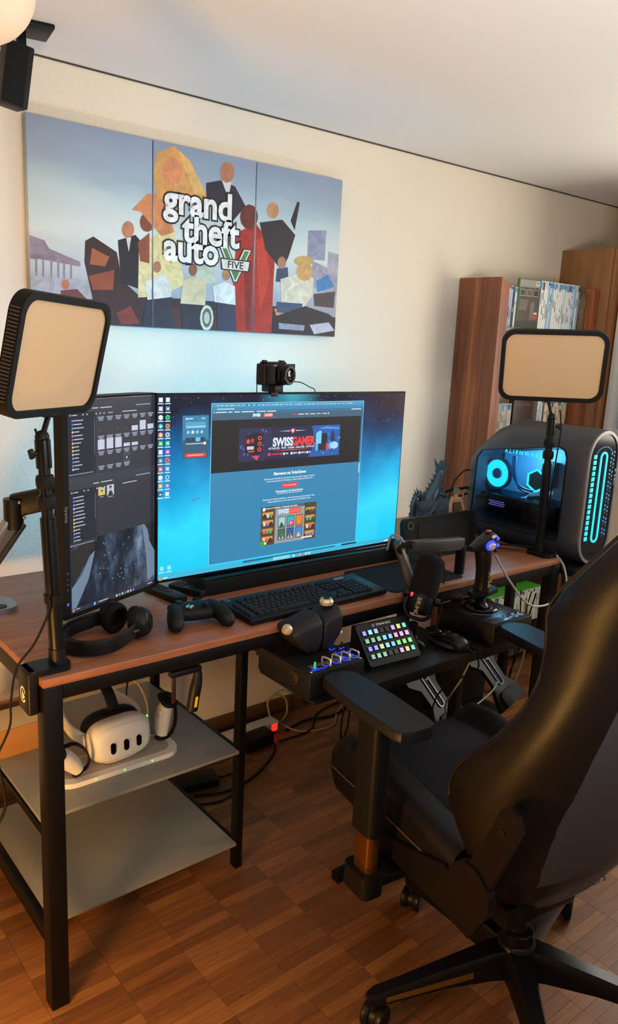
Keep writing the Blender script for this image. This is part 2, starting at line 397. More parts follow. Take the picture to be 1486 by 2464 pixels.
# shelf frame under the left end: two thin uprights with three bars each, carrying two frosted glass shelves
rack = thing('shelf_rack', 'thin black steel upright frame under the desk carrying glass shelves', 'rack', (0.66, -0.5, 0))
obj('upright', bx2(BM(), (0.645, -0.764, 0.0), (0.669, -0.732, 0.7935), 0.002), METALB, rack, world=True)
obj('upright', bx2(BM(), (0.645, -0.232, 0.0), (0.669, -0.20, 0.7935), 0.002), METALB, rack, world=True)
for z in (0.06, 0.372, 0.768):
    obj('bar', bx2(BM(), (0.645, -0.732, z), (0.665, -0.232, z + 0.024), 0.002), METALB, rack, world=True)
obj('bracket', bx2(BM(), (0.650, -0.7655, 0.752), (0.664, -0.764, 0.785)), mat('bronze_bracket', '#6a4c30', 0.4, 0.6), rack, world=True)
for z in (0.075, 0.385):
    obj('bar', bx2(BM(), (0.046, -0.77, z - 0.02), (0.06, -0.20, z), 0.002), METALB, rack, world=True)
lt = thing('door_latch', 'small bronze latch hanging beside the shelf rack upright', 'latch', (0.70, -0.75, 0.70))
LB = mat('latch_bronze', '#57402b', 0.45, 0.7)
obj('plate', bx2(BM(), (0.700, -0.752, 0.700), (0.716, -0.744, 0.757), 0.002), LB, lt, world=True)
obj('hook', bx2(BM(), (0.703, -0.758, 0.690), (0.712, -0.752, 0.715), 0.002), LB, lt, world=True)
def frosted():
    m = bpy.data.materials.new('frosted_glass'); m.use_nodes = True; nt = m.node_tree; nt.nodes.remove(nt.nodes['Principled BSDF'])
    out = nt.nodes['Material Output']; d = nt.nodes.new('ShaderNodeBsdfPrincipled'); d.inputs['Base Color'].default_value = lin('#9b9a92'); d.inputs['Roughness'].default_value = 0.35
    t = nt.nodes.new('ShaderNodeBsdfTransparent'); t.inputs[0].default_value = lin('#d8d6cf'); mx = nt.nodes.new('ShaderNodeMixShader'); mx.inputs[0].default_value = 0.30
    n = nt.nodes.new('ShaderNodeTexNoise'); n.inputs['Scale'].default_value = 40; mr = nt.nodes.new('ShaderNodeMapRange'); mr.inputs['To Min'].default_value = 0.32; mr.inputs['To Max'].default_value = 0.46
    nt.links.new(n.outputs['Fac'], mr.inputs['Value']); nt.links.new(mr.outputs[0], mx.inputs[0])
    nt.links.new(d.outputs[0], mx.inputs[1]); nt.links.new(t.outputs[0], mx.inputs[2]); nt.links.new(mx.outputs[0], out.inputs[0])
    return m
FROST = frosted()
UZ = 0.405; LZ = 0.095
for z, lb in ((UZ, 'upper frosted glass shelf with the white headset on it'), (LZ, 'lower frosted glass shelf, empty, close to the floor')):
    tag(obj('glass_shelf', bx2(BM(), (0.048, -0.77, z - 0.010), (0.643, -0.19, z), 0.002), FROST), lb, 'shelf', 'frosted glass shelves')

# ================================================================ canvas triptych (plain stand-in picture)
PX = [0.3244, 0.7401, 1.1527, 1.5629]; PZ0, PZ1 = 1.6179, 2.2159
def canvas_mat():
    m = bpy.data.materials.new('canvas_print'); m.use_nodes = True; nt = m.node_tree; b = nt.nodes['Principled BSDF']
    g = nt.nodes.new('ShaderNodeNewGeometry'); sp = nt.nodes.new('ShaderNodeSeparateXYZ'); nt.links.new(g.outputs['Position'], sp.inputs[0])
    mr = nt.nodes.new('ShaderNodeMapRange'); mr.inputs['From Min'].default_value = PZ0; mr.inputs['From Max'].default_value = PZ1; nt.links.new(sp.outputs[2], mr.inputs['Value'])
    n = nt.nodes.new('ShaderNodeTexNoise'); n.inputs['Scale'].default_value = 1.0; n.inputs['Detail'].default_value = 5
    mp = nt.nodes.new('ShaderNodeMapping'); mp.inputs['Scale'].default_value = (3, 3, 9); nt.links.new(g.outputs['Position'], mp.inputs['Vector']); nt.links.new(mp.outputs[0], n.inputs['Vector'])
    a = nt.nodes.new('ShaderNodeMath'); a.operation = 'MULTIPLY_ADD'; a.inputs[1].default_value = 0.30; nt.links.new(n.outputs['Fac'], a.inputs[0])
    s = nt.nodes.new('ShaderNodeMath'); s.operation = 'SUBTRACT'; s.inputs[1].default_value = 0.15; nt.links.new(mr.outputs[0], s.inputs[0]); nt.links.new(s.outputs[0], a.inputs[2])
    r = ramp(nt, [(0.0, '#86828c'), (0.25, '#a3a6ac'), (0.48, '#cdd2cc'), (0.68, '#b4c6c9'), (0.82, '#98a9b8'), (1.0, '#8a99b0')])
    nt.links.new(a.outputs[0], r.inputs['Fac']); nt.links.new(r.outputs['Color'], b.inputs['Base Color']); b.inputs['Roughness'].default_value = 0.55
    return m
CANV = canvas_mat(); PRINT = vcol_mat('print_inks', emit=False, rough=0.55)
def art_inks():
    m = vcol_mat('art_inks', emit=False, rough=0.55); nt = m.node_tree; b = nt.nodes['Principled BSDF']; at = [n for n in nt.nodes if n.type == 'ATTRIBUTE'][0]
    g = nt.nodes.new('ShaderNodeNewGeometry'); n = nt.nodes.new('ShaderNodeTexNoise'); n.inputs['Scale'].default_value = 26; n.inputs['Detail'].default_value = 6; n.inputs['Distortion'].default_value = 1.2; nt.links.new(g.outputs['Position'], n.inputs['Vector'])
    mr = nt.nodes.new('ShaderNodeMapRange'); mr.inputs['From Min'].default_value = 0.3; mr.inputs['From Max'].default_value = 0.7; mr.inputs['To Min'].default_value = 0.75; mr.inputs['To Max'].default_value = 1.12; nt.links.new(n.outputs['Fac'], mr.inputs['Value'])
    vm = nt.nodes.new('ShaderNodeVectorMath'); vm.operation = 'SCALE'; nt.links.new(at.outputs['Color'], vm.inputs[0]); nt.links.new(mr.outputs[0], vm.inputs['Scale']); nt.links.new(vm.outputs[0], b.inputs['Base Color']); return m
ARTM = art_inks()
ART = [([(0.0006, 0.5711), (0.0393, 0.5893), (0.0505, 0.6267), (0.1313, 0.6781), (0.1311, 0.7019), (-0.0009, 0.6789)], '#8b7a82'), ([(0.0151, 0.6809), (0.0202, 0.682), (0.018, 0.8588), (0.0128, 0.8562)], '#8d7d86'), ([(0.0324, 0.677), (0.0376, 0.6781), (0.0355, 0.8559), (0.0303, 0.8533)], '#8d7d86'), ([(0.0529, 0.6723), (0.0582, 0.6734), (0.0562, 0.8524), (0.0509, 0.8497)], '#8d7d86'), ([(0.0707, 0.6682), (0.0761, 0.6693), (0.0742, 0.8493), (0.0688, 0.8467)], '#8d7d86'), ([(0.0857, 0.6648), (0.0911, 0.6659), (0.0893, 0.8468), (0.0839, 0.8441)], '#8d7d86'), ([(0.1039, 0.6606), (0.1093, 0.6617), (0.1077, 0.8436), (0.1022, 0.841)], '#8d7d86'), ([(0.0028, 0.661), (0.0678, 0.6631), (0.0676, 0.6805), (0.0025, 0.6861)], '#7f6f78'), ([(0.0025, 0.7694), (0.1652, 0.7671), (0.1644, 0.8767), (0.001, 0.879)], '#a2a0a6'), ([(0.869, 0.3426), (0.941, 0.3235), (0.9403, 0.5142), (0.8686, 0.518)], '#8f90a8'), ([(0.8917, 0.5247), (1.0023, 0.5846), (1.0017, 0.7306), (0.8854, 0.6894)], '#9a96a6'), ([(0.9538, 0.4513), (0.9993, 0.4634), (1.0028, 0.6074), (0.9518, 0.5869)], '#a5a2ac'), ([(0.1518, 0.8665), (0.3257, 0.8259), (0.757, 0.8278), (0.9979, 0.8706), (1.0, 1.0), (0.3255, 1.0), (0.1635, 0.9995)], '#33242a'), ([(0.3256, 0.8772), (0.6015, 0.8782), (0.6027, 1.0043), (0.3255, 1.0)], '#4a2824'), ([(0.078, 0.8309), (0.1208, 0.8174), (0.1548, 0.8782), (0.0775, 0.8724)], '#6a3530'), ([(0.1014, 0.7971), (0.0998, 0.8105), (0.0956, 0.8208), (0.0901, 0.8252), (0.0847, 0.8227), (0.0808, 0.8139), (0.0795, 0.8011), (0.0811, 0.7879), (0.0852, 0.7776), (0.0906, 0.773), (0.0961, 0.7755), (0.1, 0.7843)], '#b06a48'), ([(0.1447, 0.5682), (0.1668, 0.5411), (0.2309, 0.6071), (0.2468, 0.7515), (0.2977, 0.8305), (0.3255, 1.0), (0.2157, 0.9997), (0.1644, 0.8767), (0.1419, 0.6757)], '#3a1f1c'), ([(0.1527, 0.7454), (0.2238, 0.7006), (0.22, 0.806), (0.1648, 0.8157)], '#8f4527'), ([(0.1632, 0.5992), (0.2111, 0.6361), (0.1978, 0.6877), (0.1563, 0.6846)], '#a35a34'), ([(0.2293, 0.929), (0.27, 0.8855), (0.2974, 0.9774), (0.2425, 0.9903)], '#7c2f20'), ([(0.2344, 0.5453), (0.2848, 0.5052), (0.3259, 0.5846), (0.3153, 0.7132), (0.2978, 0.7924), (0.2434, 0.7646)], '#241c24'), ([(0.2814, 0.4778), (0.2789, 0.5006), (0.2722, 0.5186), (0.2631, 0.5269), (0.2541, 0.5233), (0.2476, 0.5089), (0.2453, 0.4876), (0.2477, 0.4651), (0.2544, 0.4472), (0.2634, 0.4388), (0.2724, 0.4421), (0.2791, 0.4563)], '#b97a5a'), ([(0.2577, 0.5271), (0.2725, 0.5208), (0.2655, 0.5989)], '#d6d2cc'), ([(0.2949, 0.5547), (0.3612, 0.475), (0.4008, 0.4542), (0.4348, 0.742), (0.3685, 0.8189), (0.2921, 0.8377)], '#d8c890'), ([(0.3415, 0.4239), (0.3385, 0.451), (0.3302, 0.4725), (0.3191, 0.4825), (0.3081, 0.4785), (0.3001, 0.4616), (0.2972, 0.4365), (0.3002, 0.4098), (0.3082, 0.3885), (0.3193, 0.3783), (0.3303, 0.3819), (0.3385, 0.3986)], '#7f4632'), ([(0.2915, 0.5431), (0.3261, 0.4844), (0.3259, 0.6477), (0.2981, 0.6412)], '#8a4a34'), ([(0.275, 0.3781), (0.3194, 0.2822), (0.3683, 0.2724), (0.4008, 0.4644), (0.3612, 0.4939), (0.2987, 0.3807)], '#cf8455'), ([(0.3458, 0.0651), (0.3965, 0.0095), (0.4438, 0.0645), (0.5048, 0.2434), (0.4783, 0.288), (0.3471, 0.3041), (0.3367, 0.1844)], '#d39a58'), ([(0.4234, 0.1347), (0.4194, 0.1738), (0.4083, 0.2052), (0.3932, 0.2204), (0.3782, 0.2155), (0.3673, 0.1921), (0.3633, 0.1564), (0.3672, 0.1181), (0.3781, 0.087), (0.393, 0.0714), (0.4081, 0.0756), (0.4193, 0.0987)], '#d58a5e'), ([(0.4109, 0.0273), (0.4475, 0.0718), (0.5009, 0.2356), (0.463, 0.2415), (0.4329, 0.125)], '#e0b068'), ([(0.499, 0.1717), (0.5469, 0.1422), (0.5949, 0.1613), (0.6328, 0.2602), (0.5847, 0.3685), (0.5012, 0.2809)], '#2b2436'), ([(0.5501, 0.1424), (0.5827, 0.1391), (0.573, 0.2321)], '#d9d6d2'), ([(0.591, 0.0834), (0.588, 0.1135), (0.5794, 0.1377), (0.5676, 0.1495), (0.5556, 0.1459), (0.5468, 0.1279), (0.5435, 0.1005), (0.5464, 0.0708), (0.5549, 0.0468), (0.5666, 0.0348), (0.5786, 0.038), (0.5875, 0.0558)], '#b8795a'), ([(0.6055, 0.4167), (0.6716, 0.351), (0.7448, 0.4927), (0.7418, 0.7146), (0.7414, 0.9932), (0.6093, 0.9966), (0.596, 0.7263)], '#a8281c'), ([(0.6779, 0.308), (0.674, 0.3449), (0.6625, 0.3742), (0.6467, 0.388), (0.6308, 0.3828), (0.619, 0.3602), (0.6145, 0.3264), (0.6183, 0.2902), (0.6295, 0.2612), (0.6451, 0.2469), (0.6611, 0.2515), (0.6731, 0.2738)], '#6a2a20'), ([(0.6728, 0.4472), (0.7068, 0.4108), (0.7277, 0.6599), (0.6952, 0.8654)], '#c43a26'), ([(0.6321, 0.595), (0.6615, 0.5748), (0.6619, 0.984), (0.6447, 0.9858)], '#7c1c16'), ([(0.6843, 0.3406), (0.7669, 0.3034), (0.8183, 0.3819), (0.7958, 0.5168), (0.7717, 0.6083), (0.7079, 0.4944)], '#2a2028'), ([(0.7528, 0.2514), (0.7502, 0.276), (0.7424, 0.2956), (0.7315, 0.3051), (0.7205, 0.3019), (0.7123, 0.287), (0.7091, 0.2644), (0.7117, 0.2402), (0.7194, 0.2207), (0.7301, 0.211), (0.7412, 0.2139), (0.7495, 0.2287)], '#c08a60'), ([(0.7985, 0.3016), (0.8211, 0.1813), (0.8304, 0.1855), (0.815, 0.3541)], '#1d1a20'), ([(0.7535, 0.5976), (0.7941, 0.582), (0.8002, 0.6752), (0.7502, 0.6771)], '#33415c'), ([(0.7872, 0.5546), (0.7854, 0.5738), (0.7796, 0.5887), (0.7715, 0.5954), (0.7633, 0.592), (0.7572, 0.5797), (0.7548, 0.5616), (0.7567, 0.5427), (0.7624, 0.5278), (0.7704, 0.521), (0.7786, 0.5242), (0.7847, 0.5365)], '#a87258'), ([(0.768, 0.6594), (0.8271, 0.619), (0.8986, 0.6273), (0.898, 0.7397), (0.8593, 0.831), (0.775, 0.8179)], '#d6cdb4'), ([(0.8921, 0.5914), (0.8883, 0.6218), (0.8768, 0.6458), (0.8608, 0.6567), (0.8446, 0.6518), (0.8325, 0.6326), (0.8278, 0.6042), (0.8315, 0.5743), (0.8427, 0.5505), (0.8586, 0.5393), (0.8748, 0.5437), (0.8871, 0.5627)], '#cf9a5c'), ([(0.8956, 0.5239), (0.8905, 0.5413), (0.876, 0.5562), (0.8562, 0.5647), (0.8364, 0.5646), (0.8219, 0.5559), (0.8164, 0.5411), (0.8213, 0.5241), (0.8354, 0.5092), (0.855, 0.5005), (0.8749, 0.5004), (0.8898, 0.5089)], '#c8a060'), ([(0.7482, 0.8436), (0.8878, 0.8089), (0.8698, 0.8791), (0.7579, 0.886)], '#c88a62'), ([(0.7566, 0.7988), (0.8587, 0.7982), (0.8505, 0.8666), (0.7576, 0.8641)], '#3a4a66'), ([(0.9088, 0.6478), (0.9572, 0.601), (0.986, 0.6718), (0.9171, 0.717)], '#3a78a8'), ([(0.9008, 0.7317), (0.9898, 0.7018), (0.9873, 0.81), (0.9072, 0.8061)], '#4a3a3c'), ([(0.7445, 0.895), (0.8685, 0.8117), (0.9679, 0.8512), (0.9993, 0.886), (1.0, 0.9984), (0.7414, 0.9932)], '#1f1a24'), ([(0.7676, 0.9287), (0.8709, 0.9347), (0.8668, 0.9699), (0.7682, 0.9654)], '#8f8fa0'), ([(0.8902, 0.9295), (0.9691, 0.9051), (0.9959, 0.9566), (0.911, 0.9883)], '#b8b4c0'), ([(0.4647, 0.6373), (0.5267, 0.6309), (0.5368, 0.7234), (0.4727, 0.7284)], '#b9bfa8'), ([(0.5059, 0.5687), (0.5041, 0.5863), (0.4991, 0.6001), (0.4921, 0.6063), (0.4852, 0.6032), (0.4801, 0.5917), (0.4781, 0.575), (0.4799, 0.5575), (0.4849, 0.5438), (0.4918, 0.5375), (0.4988, 0.5405), (0.5039, 0.5519)], '#b07a5a'), ([(0.3186, 0.8398), (0.3941, 0.8147), (0.3995, 0.9918), (0.3029, 0.9961)], '#2c2a33'), ([(0.3131, 0.7452), (0.3685, 0.6962), (0.394, 0.7625), (0.3926, 0.8215), (0.32, 0.846)], '#cfd0c8'), ([(0.3613, 0.6605), (0.3596, 0.6768), (0.3548, 0.6895), (0.3484, 0.6951), (0.342, 0.6921), (0.3374, 0.6814), (0.3357, 0.6659), (0.3374, 0.6496), (0.3421, 0.637), (0.3484, 0.6314), (0.3549, 0.6342), (0.3596, 0.6449)], '#a86f50'), ([(0.4216, 0.863), (0.5083, 0.8474), (0.521, 0.992), (0.4295, 0.9978)], '#2a2630'), ([(0.431, 0.7191), (0.4649, 0.6941), (0.5052, 0.713), (0.5028, 0.8537), (0.4216, 0.8524)], '#cdbb95'), ([(0.4747, 0.655), (0.4729, 0.6726), (0.4679, 0.6862), (0.4611, 0.6922), (0.4542, 0.6889), (0.4492, 0.6774), (0.4473, 0.6607), (0.4491, 0.6432), (0.454, 0.6297), (0.4608, 0.6236), (0.4677, 0.6268), (0.4727, 0.6382)], '#8a5640'), ([(0.5424, 0.8341), (0.6061, 0.8356), (0.6127, 1.0005), (0.5452, 1.0032)], '#2e3448'), ([(0.5258, 0.7389), (0.5672, 0.7069), (0.6026, 0.7279), (0.607, 0.8383), (0.5343, 0.8299)], '#d2d2cf'), ([(0.5856, 0.665), (0.5839, 0.6818), (0.5789, 0.6948), (0.572, 0.7005), (0.5651, 0.6974), (0.56, 0.6864), (0.5581, 0.6705), (0.5598, 0.6538), (0.5647, 0.6409), (0.5715, 0.6351), (0.5784, 0.6381), (0.5836, 0.649)], '#b07a5a'), ([(0.5317, 0.922), (0.5289, 0.9601), (0.5206, 0.9888), (0.5091, 1.0001), (0.4977, 0.9912), (0.4892, 0.9648), (0.486, 0.9278), (0.4888, 0.8902), (0.497, 0.8618), (0.5083, 0.8502), (0.5198, 0.8585), (0.5284, 0.8847)], '#c9c9b8'), ([(0.5246, 0.9229), (0.5226, 0.9519), (0.5169, 0.9737), (0.509, 0.9823), (0.5011, 0.9755), (0.4953, 0.9552), (0.493, 0.9269), (0.495, 0.8982), (0.5006, 0.8765), (0.5084, 0.8678), (0.5163, 0.8743), (0.5223, 0.8945)], '#5c5f50'), ([(0.5182, 0.9237), (0.517, 0.9416), (0.5136, 0.9551), (0.5089, 0.9604), (0.5042, 0.9562), (0.5006, 0.9436), (0.4993, 0.9261), (0.5004, 0.9083), (0.5038, 0.8949), (0.5085, 0.8895), (0.5133, 0.8936), (0.5168, 0.9061)], '#b4b7a2')]
def clip(poly, a, b):
    def side(p, f, inside, cut):
        o = []
        for i in range(len(p)):
            A, B = p[i - 1], p[i]
            if inside(B):
                if not inside(A): o.append(cut(A, B))
                o.append(B)
            elif inside(A): o.append(cut(A, B))
        return o
    cx = lambda u: (lambda A, B: (u, A[1] + (B[1] - A[1]) * (u - A[0]) / (B[0] - A[0])))
    cy = lambda v: (lambda A, B: (A[0] + (B[0] - A[0]) * (v - A[1]) / (B[1] - A[1]), v))
    p = poly
    for ins, cut in ((lambda q: q[0] >= a, cx(a)), (lambda q: q[0] <= b, cx(b)), (lambda q: q[1] >= 0.004, cy(0.004)), (lambda q: q[1] <= 0.996, cy(0.996))):
        if len(p) < 3: return []
        p = side(p, None, ins, cut)
    return p
LBL = ['left canvas of the triptych, mostly pale sky above a pier', 'middle canvas of the triptych carrying large white title lettering', 'right canvas of the triptych with a hazy tower block']
EM = 0.0
for k in range(3):
    a, b = PX[k], PX[k + 1]; ga = 0.002
    cv = thing('canvas_print', LBL[k], 'picture', ((a + b) / 2, 0, PZ0), 0, 'three canvas prints on the wall')
    obj('canvas', bx2(BM(), (a + ga, -0.032, PZ0), (b - ga, -0.001, PZ1), 0.002), CANV, cv, world=True)
    W = PX[3] - PX[0]; HH = PZ1 - PZ0
    inv = ROOT[cv.name].inverted()
    fl = Flat(lambda u, v, l: inv @ Vector((PX[0] + u * W, -0.0322 - 0.00006 * l, PZ1 - v * HH)))
    ua, ub = (a + ga - PX[0]) / W + 0.001, (b - ga - PX[0]) / W - 0.001
    for n, (pts, col) in enumerate(ART):
        q = clip(pts, ua, ub)
        if len(q) >= 3: fl.poly(q, col, 1 + n * 0.35)
    if k == 1:
        for s, u, v, em in (('grand', 0.478, 0.296, 0.212), ('theft', 0.519, 0.442, 0.212), ('auto', 0.456, 0.552, 0.212)):
            fl.text(s, u, v, em * HH / W * 0.95, em, '#17110f', 40, 0.075); fl.text(s, u, v, em * HH / W * 0.95, em, '#ece8e2', 44, 0.03)
        fl.text('V', 0.602, 0.615, 0.255 * HH / W * 1.25, 0.255, '#1c1712', 42, 0.05); fl.text('V', 0.602, 0.615, 0.255 * HH / W * 1.25, 0.255, '#d8d4c8', 45, 0.03); fl.text('V', 0.602, 0.615, 0.255 * HH / W * 1.25, 0.255, '#4f7b4a', 46, 0.0)
        fl.poly([(0.549, 0.572), (0.655, 0.572), (0.650, 0.64), (0.554, 0.64)], '#1c1712', 47); fl.poly([(0.553, 0.579), (0.651, 0.579), (0.646, 0.633), (0.558, 0.633)], '#d9d5ca', 48)
        fl.text('FIVE', 0.602, 0.607, 0.058 * HH / W * 1.1, 0.058, '#2a241e', 50, 0.02)
    fl.build('printed_shapes', ARTM, cv)

# ================================================================ shelf unit, cupboard, cases
TW = wood('plum_wood', [(0.3, '#4a2719'), (0.44, '#7c452a'), (0.56, '#93522f'), (0.68, '#b56c3a')], (20, 20, 0.8), 0.42)
TW2 = wood('walnut_door', [(0.3, '#7d5230'), (0.7, '#9c6c40')], (30, 30, 1.2), 0.45)
BX0, BX1, BY, BT = 2.33, 3.10, -0.245, 1.912
shelf = thing('shelf_unit', 'tall reddish wood shelf unit behind the computer', 'shelf unit', ((BX0 + BX1) / 2, BY / 2, 0))
prof = [(BX0, 0), (BX0 + 0.06, 0), (BX0 + 0.06, BT - 0.035), (BX0 + 0.045, BT - 0.035 + 0.012), (BX0, BT)]
bm = BM(); prism(bm, prof, BY, -0.003, lambda a, b, d: (a, d, b)); obj('side_panel', bm, TW, shelf, world=True, smooth=20)
obj('side_panel', bx2(BM(), (BX1 - 0.05, BY, 0), (BX1, -0.003, BT), 0.001), TW, shelf, world=True)
SHELFZ = [1.70, 1.18, 0.475, 0.25, 0.06]
SB = mat('shelf_board_dark', '#4a4540', 0.35)
for z in SHELFZ: obj('shelf_board', bx2(BM(), (BX0 + 0.06, BY + (0.005 if z != 0.475 else 0.06), z - 0.018), (BX1 - 0.05, -0.004, z), 0.001), SB, shelf, world=True)
obj('back_panel', bx2(BM(), (BX0 + 0.06, -0.0035, 0.06), (BX1 - 0.05, -0.0005, 1.66)), mat('back_board', '#b9a58b', 0.8), shelf, world=True)
cup = thing('cupboard', 'taller plain brown wooden cupboard standing right of the shelf unit', 'cupboard', (3.33, -0.15, 0))
obj('carcass', bx2(BM(), (3.112, -0.295, 0), (3.56, -0.002, 2.112), 0.001), TW2, cup, world=True)
obj('door', bx2(BM(), (3.116, -0.314, 0.02), (3.556, -0.297, 2.108), 0.001), TW2, cup, world=True)
def case_row(x, z, y_front, spec, where, grp, cat='game case', nm='game_case'):
    """upright cases, spine towards the room; spec = (thickness, height, depth, spine colour, shell colour, word)"""
    for i, (t, h, d, sc, bc, word) in enumerate(spec):
        r = thing(nm, '%s, %s from the left %s' % (word, ORD[i], where), cat, (x + t / 2, y_front, z), 0, grp)
        obj('shell', bx2(BM(), (-t / 2 + 0.0003, 0.001, 0.0002), (t / 2 - 0.0003, d, h), 0.0008, 1), mat('case_' + bc, '#' + bc, 0.3), r)
        fl = Flat(lambda u, v, l: Vector((-t / 2 + u * t, 0.0007 - 0.0002 * l, h * (1 - v))))
        fl.quad(0.08, 0.01, 0.92, 0.99, sc, 1)
        rr = random.Random(i * 7 + int(z * 100)); dark = sc in ('#2a2a30', '#7d6a55', '#5b4a3c', '#1d2028')
        fl.quad(0.12, 0.03, 0.88, rr.uniform(0.08, 0.2), rr.choice(['#4a86b8', '#c9ccd0', '#6fa0c4', '#39424e']) if not dark else '#54483e', 2)
        for q in range(rr.choice([1, 2, 2, 3])):
            v0 = rr.uniform(0.2, 0.75); fl.quad(0.35, v0, 0.65, v0 + rr.uniform(0.04, 0.2), rr.choice(['#50545c', '#7a7f88', '#2e3138', '#8a5a50']) if not dark else '#b9a98c', 2)
        fl.build('spine', PRINT, r)
        x += t
    return x
rnd = random.Random(11)
x = case_row(BX0 + 0.062, 1.70, -0.205, [(rnd.uniform(0.014, 0.017), rnd.uniform(0.172, 0.187), 0.13, rnd.choice(['#9fb4cf', '#c3ccd8', '#8fa3c4', '#2a2a30']), '8a97ad', 'grey-blue video case') for i in range(9)], 'beside the shelf side panel', 'small cases at the left of the top shelf')
# large case turned with its cover to the room
bc = thing('game_case', 'green edged case turned cover forward with three small pictures', 'game case', (2.475 + 0.10, -0.215, 1.70), math.radians(-4))
obj('shell', bx2(BM(), (-0.073, 0, 0), (0.073, 0.014, 0.222), 0.002), mat('case_green', '#3f7a2c', 0.3), bc)
fl = Flat(lambda u, v, l: Vector((-0.07 + 0.14 * u, -0.0004 - 0.0002 * l, 0.218 - 0.214 * v)))
fl.quad(0, 0, 1, 1, '#4b4238', 1); fl.quad(0.0, 0.0, 1, 0.17, '#8f8b84', 2); fl.quad(0.78, 0.02, 0.98, 0.11, '#d7d4cc', 3)
for q in range(6): fl.quad(0.80 + q * 0.03, 0.03, 0.815 + q * 0.03, 0.09, '#2b2825', 4)
for q in range(3): fl.quad(0.04 + q * 0.33, 0.20, 0.30 + q * 0.33, 0.34, '#b9b2a4', 2); fl.quad(0.055 + q * 0.33, 0.21, 0.285 + q * 0.33, 0.33, ['#3c3a30', '#5a5446', '#2f2a24'][q], 3)
fl.text('LE SILENCE EST LEUR ARME', 0.5, 0.165, 0.072, 0.05, '#1e1b18', 3, 0.02)
for q in range(8): fl.quad(0.05, 0.42 + q * 0.028, rnd.uniform(0.4, 0.55), 0.43 + q * 0.028, '#8f877a', 2)
fl.poly([(0.6, 0.5), (0.72, 0.42), (0.8, 0.5), (0.78, 0.8), (0.62, 0.85)], '#6b6459', 2); fl.quad(0.74, 0.72, 0.98, 0.82, '#a83a33', 3); fl.quad(0.80, 0.67, 0.96, 0.71, '#c9c4bb', 3); fl.quad(0, 0.86, 1, 1, '#332d27', 2)
fl.build('cover', PRINT, bc)
spec = [(0.0145, 0.222, 0.13, rnd.choice(['#e4e2da', '#b9d2e4', '#8fb6d6', '#dfe6ea', '#cfe0ea', '#e8dfc8']), rnd.choice(['5d8f58', '7fa3bf', 'a9b7bf']), 'pale spined game case') for i in range(22)]
spec += [(0.0145, 0.208, 0.13, rnd.choice(['#7d6a55', '#5b4a3c', '#c09a5a']), '5f4d3d', 'brown spined game case') for i in range(4)]
x = case_row(2.652, 1.70, -0.222, spec, 'in the row right of the green case', 'game cases in the long top row')
# second shelf, seen above the computer
spec2 = [(0.0142, 0.172, 0.13, rnd.choice(['#c8c4ba', '#b4b0a8', '#d6d2c8', '#9a968e']), '8b8780', 'grey white spined case') for i in range(10)]
case_row(BX0 + 0.065, 1.18, -0.21, spec2, 'on the middle shelf', 'grey cases on the middle shelf')
bk = thing('book', 'dark brown book facing out on the middle shelf with faint title', 'book', (2.635, -0.205, 1.18), 0.05)
obj('cover', bx2(BM(), (-0.082, 0, 0), (0.082, 0.03, 0.205), 0.002), mat('book_brown', '#3a241c', 0.5), bk)
text_obj('title', 'Harry Potter', 0.026, mat('gilt_print', '#7a5c3c', 0.5), bk, Matrix.Translation((0, -0.0006, 0.165)) @ RX(PI / 2, 0, 0))
spec3 = [(rnd.uniform(0.012, 0.018), rnd.uniform(0.18, 0.2), 0.14, c, 'a39a8a', 'slim upright booklet') for c in ('#d9d6cc', '#8fb4cc', '#b4d0e0', '#6f4a3a', '#d4c4b0', '#c9b898', '#b09a7c', '#d8ccb4', '#bba888', '#c9b898', '#a48c6c', '#d8ccb4', '#b89c74', '#c4ae88', '#a8906c', '#ccb890', '#b49c78')]
case_row(2.735, 1.18, -0.215, spec3, 'right of the dark book', 'slim booklets on the middle shelf', 'booklet', 'booklet')
# low shelf: green backed cases in a row, seen from above; boxes over them
spec4 = [(0.0148, 0.175, 0.14, rnd.choice(['#d9d9d0', '#c8ccc2', '#e2e0d6']), '3f9a30', 'green topped case') for i in range(28)]
case_row(2.41, 0.25, -0.30, spec4, 'on the low shelf under the desk line', 'green topped cases on the low shelf')
spec5 = [(t, h, 0.15, c, b, 'boxed item') for t, h, c, b in ((0.07, 0.16, '#d4d2cc', 'c9c6be'), (0.045, 0.17, '#b9886a', 'a8846c'), (0.06, 0.15, '#cfd8e2', 'b8c2cc'), (0.018, 0.19, '#7d5a48', '6a4c3c'), (0.018, 0.19, '#4d5a68', '3c4858'), (0.018, 0.185, '#b9a898', '9c8c7c'), (0.018, 0.19, '#3c3438', '302a2e'), (0.02, 0.19, '#8a6a58', '70543f'), (0.018, 0.18, '#c9bfae', 'b0a692'))]
case_row(2.41, 0.475, -0.18, spec5, 'on the shelf above the green cases', 'boxes on the lower middle shelf', 'box', 'boxed_item')

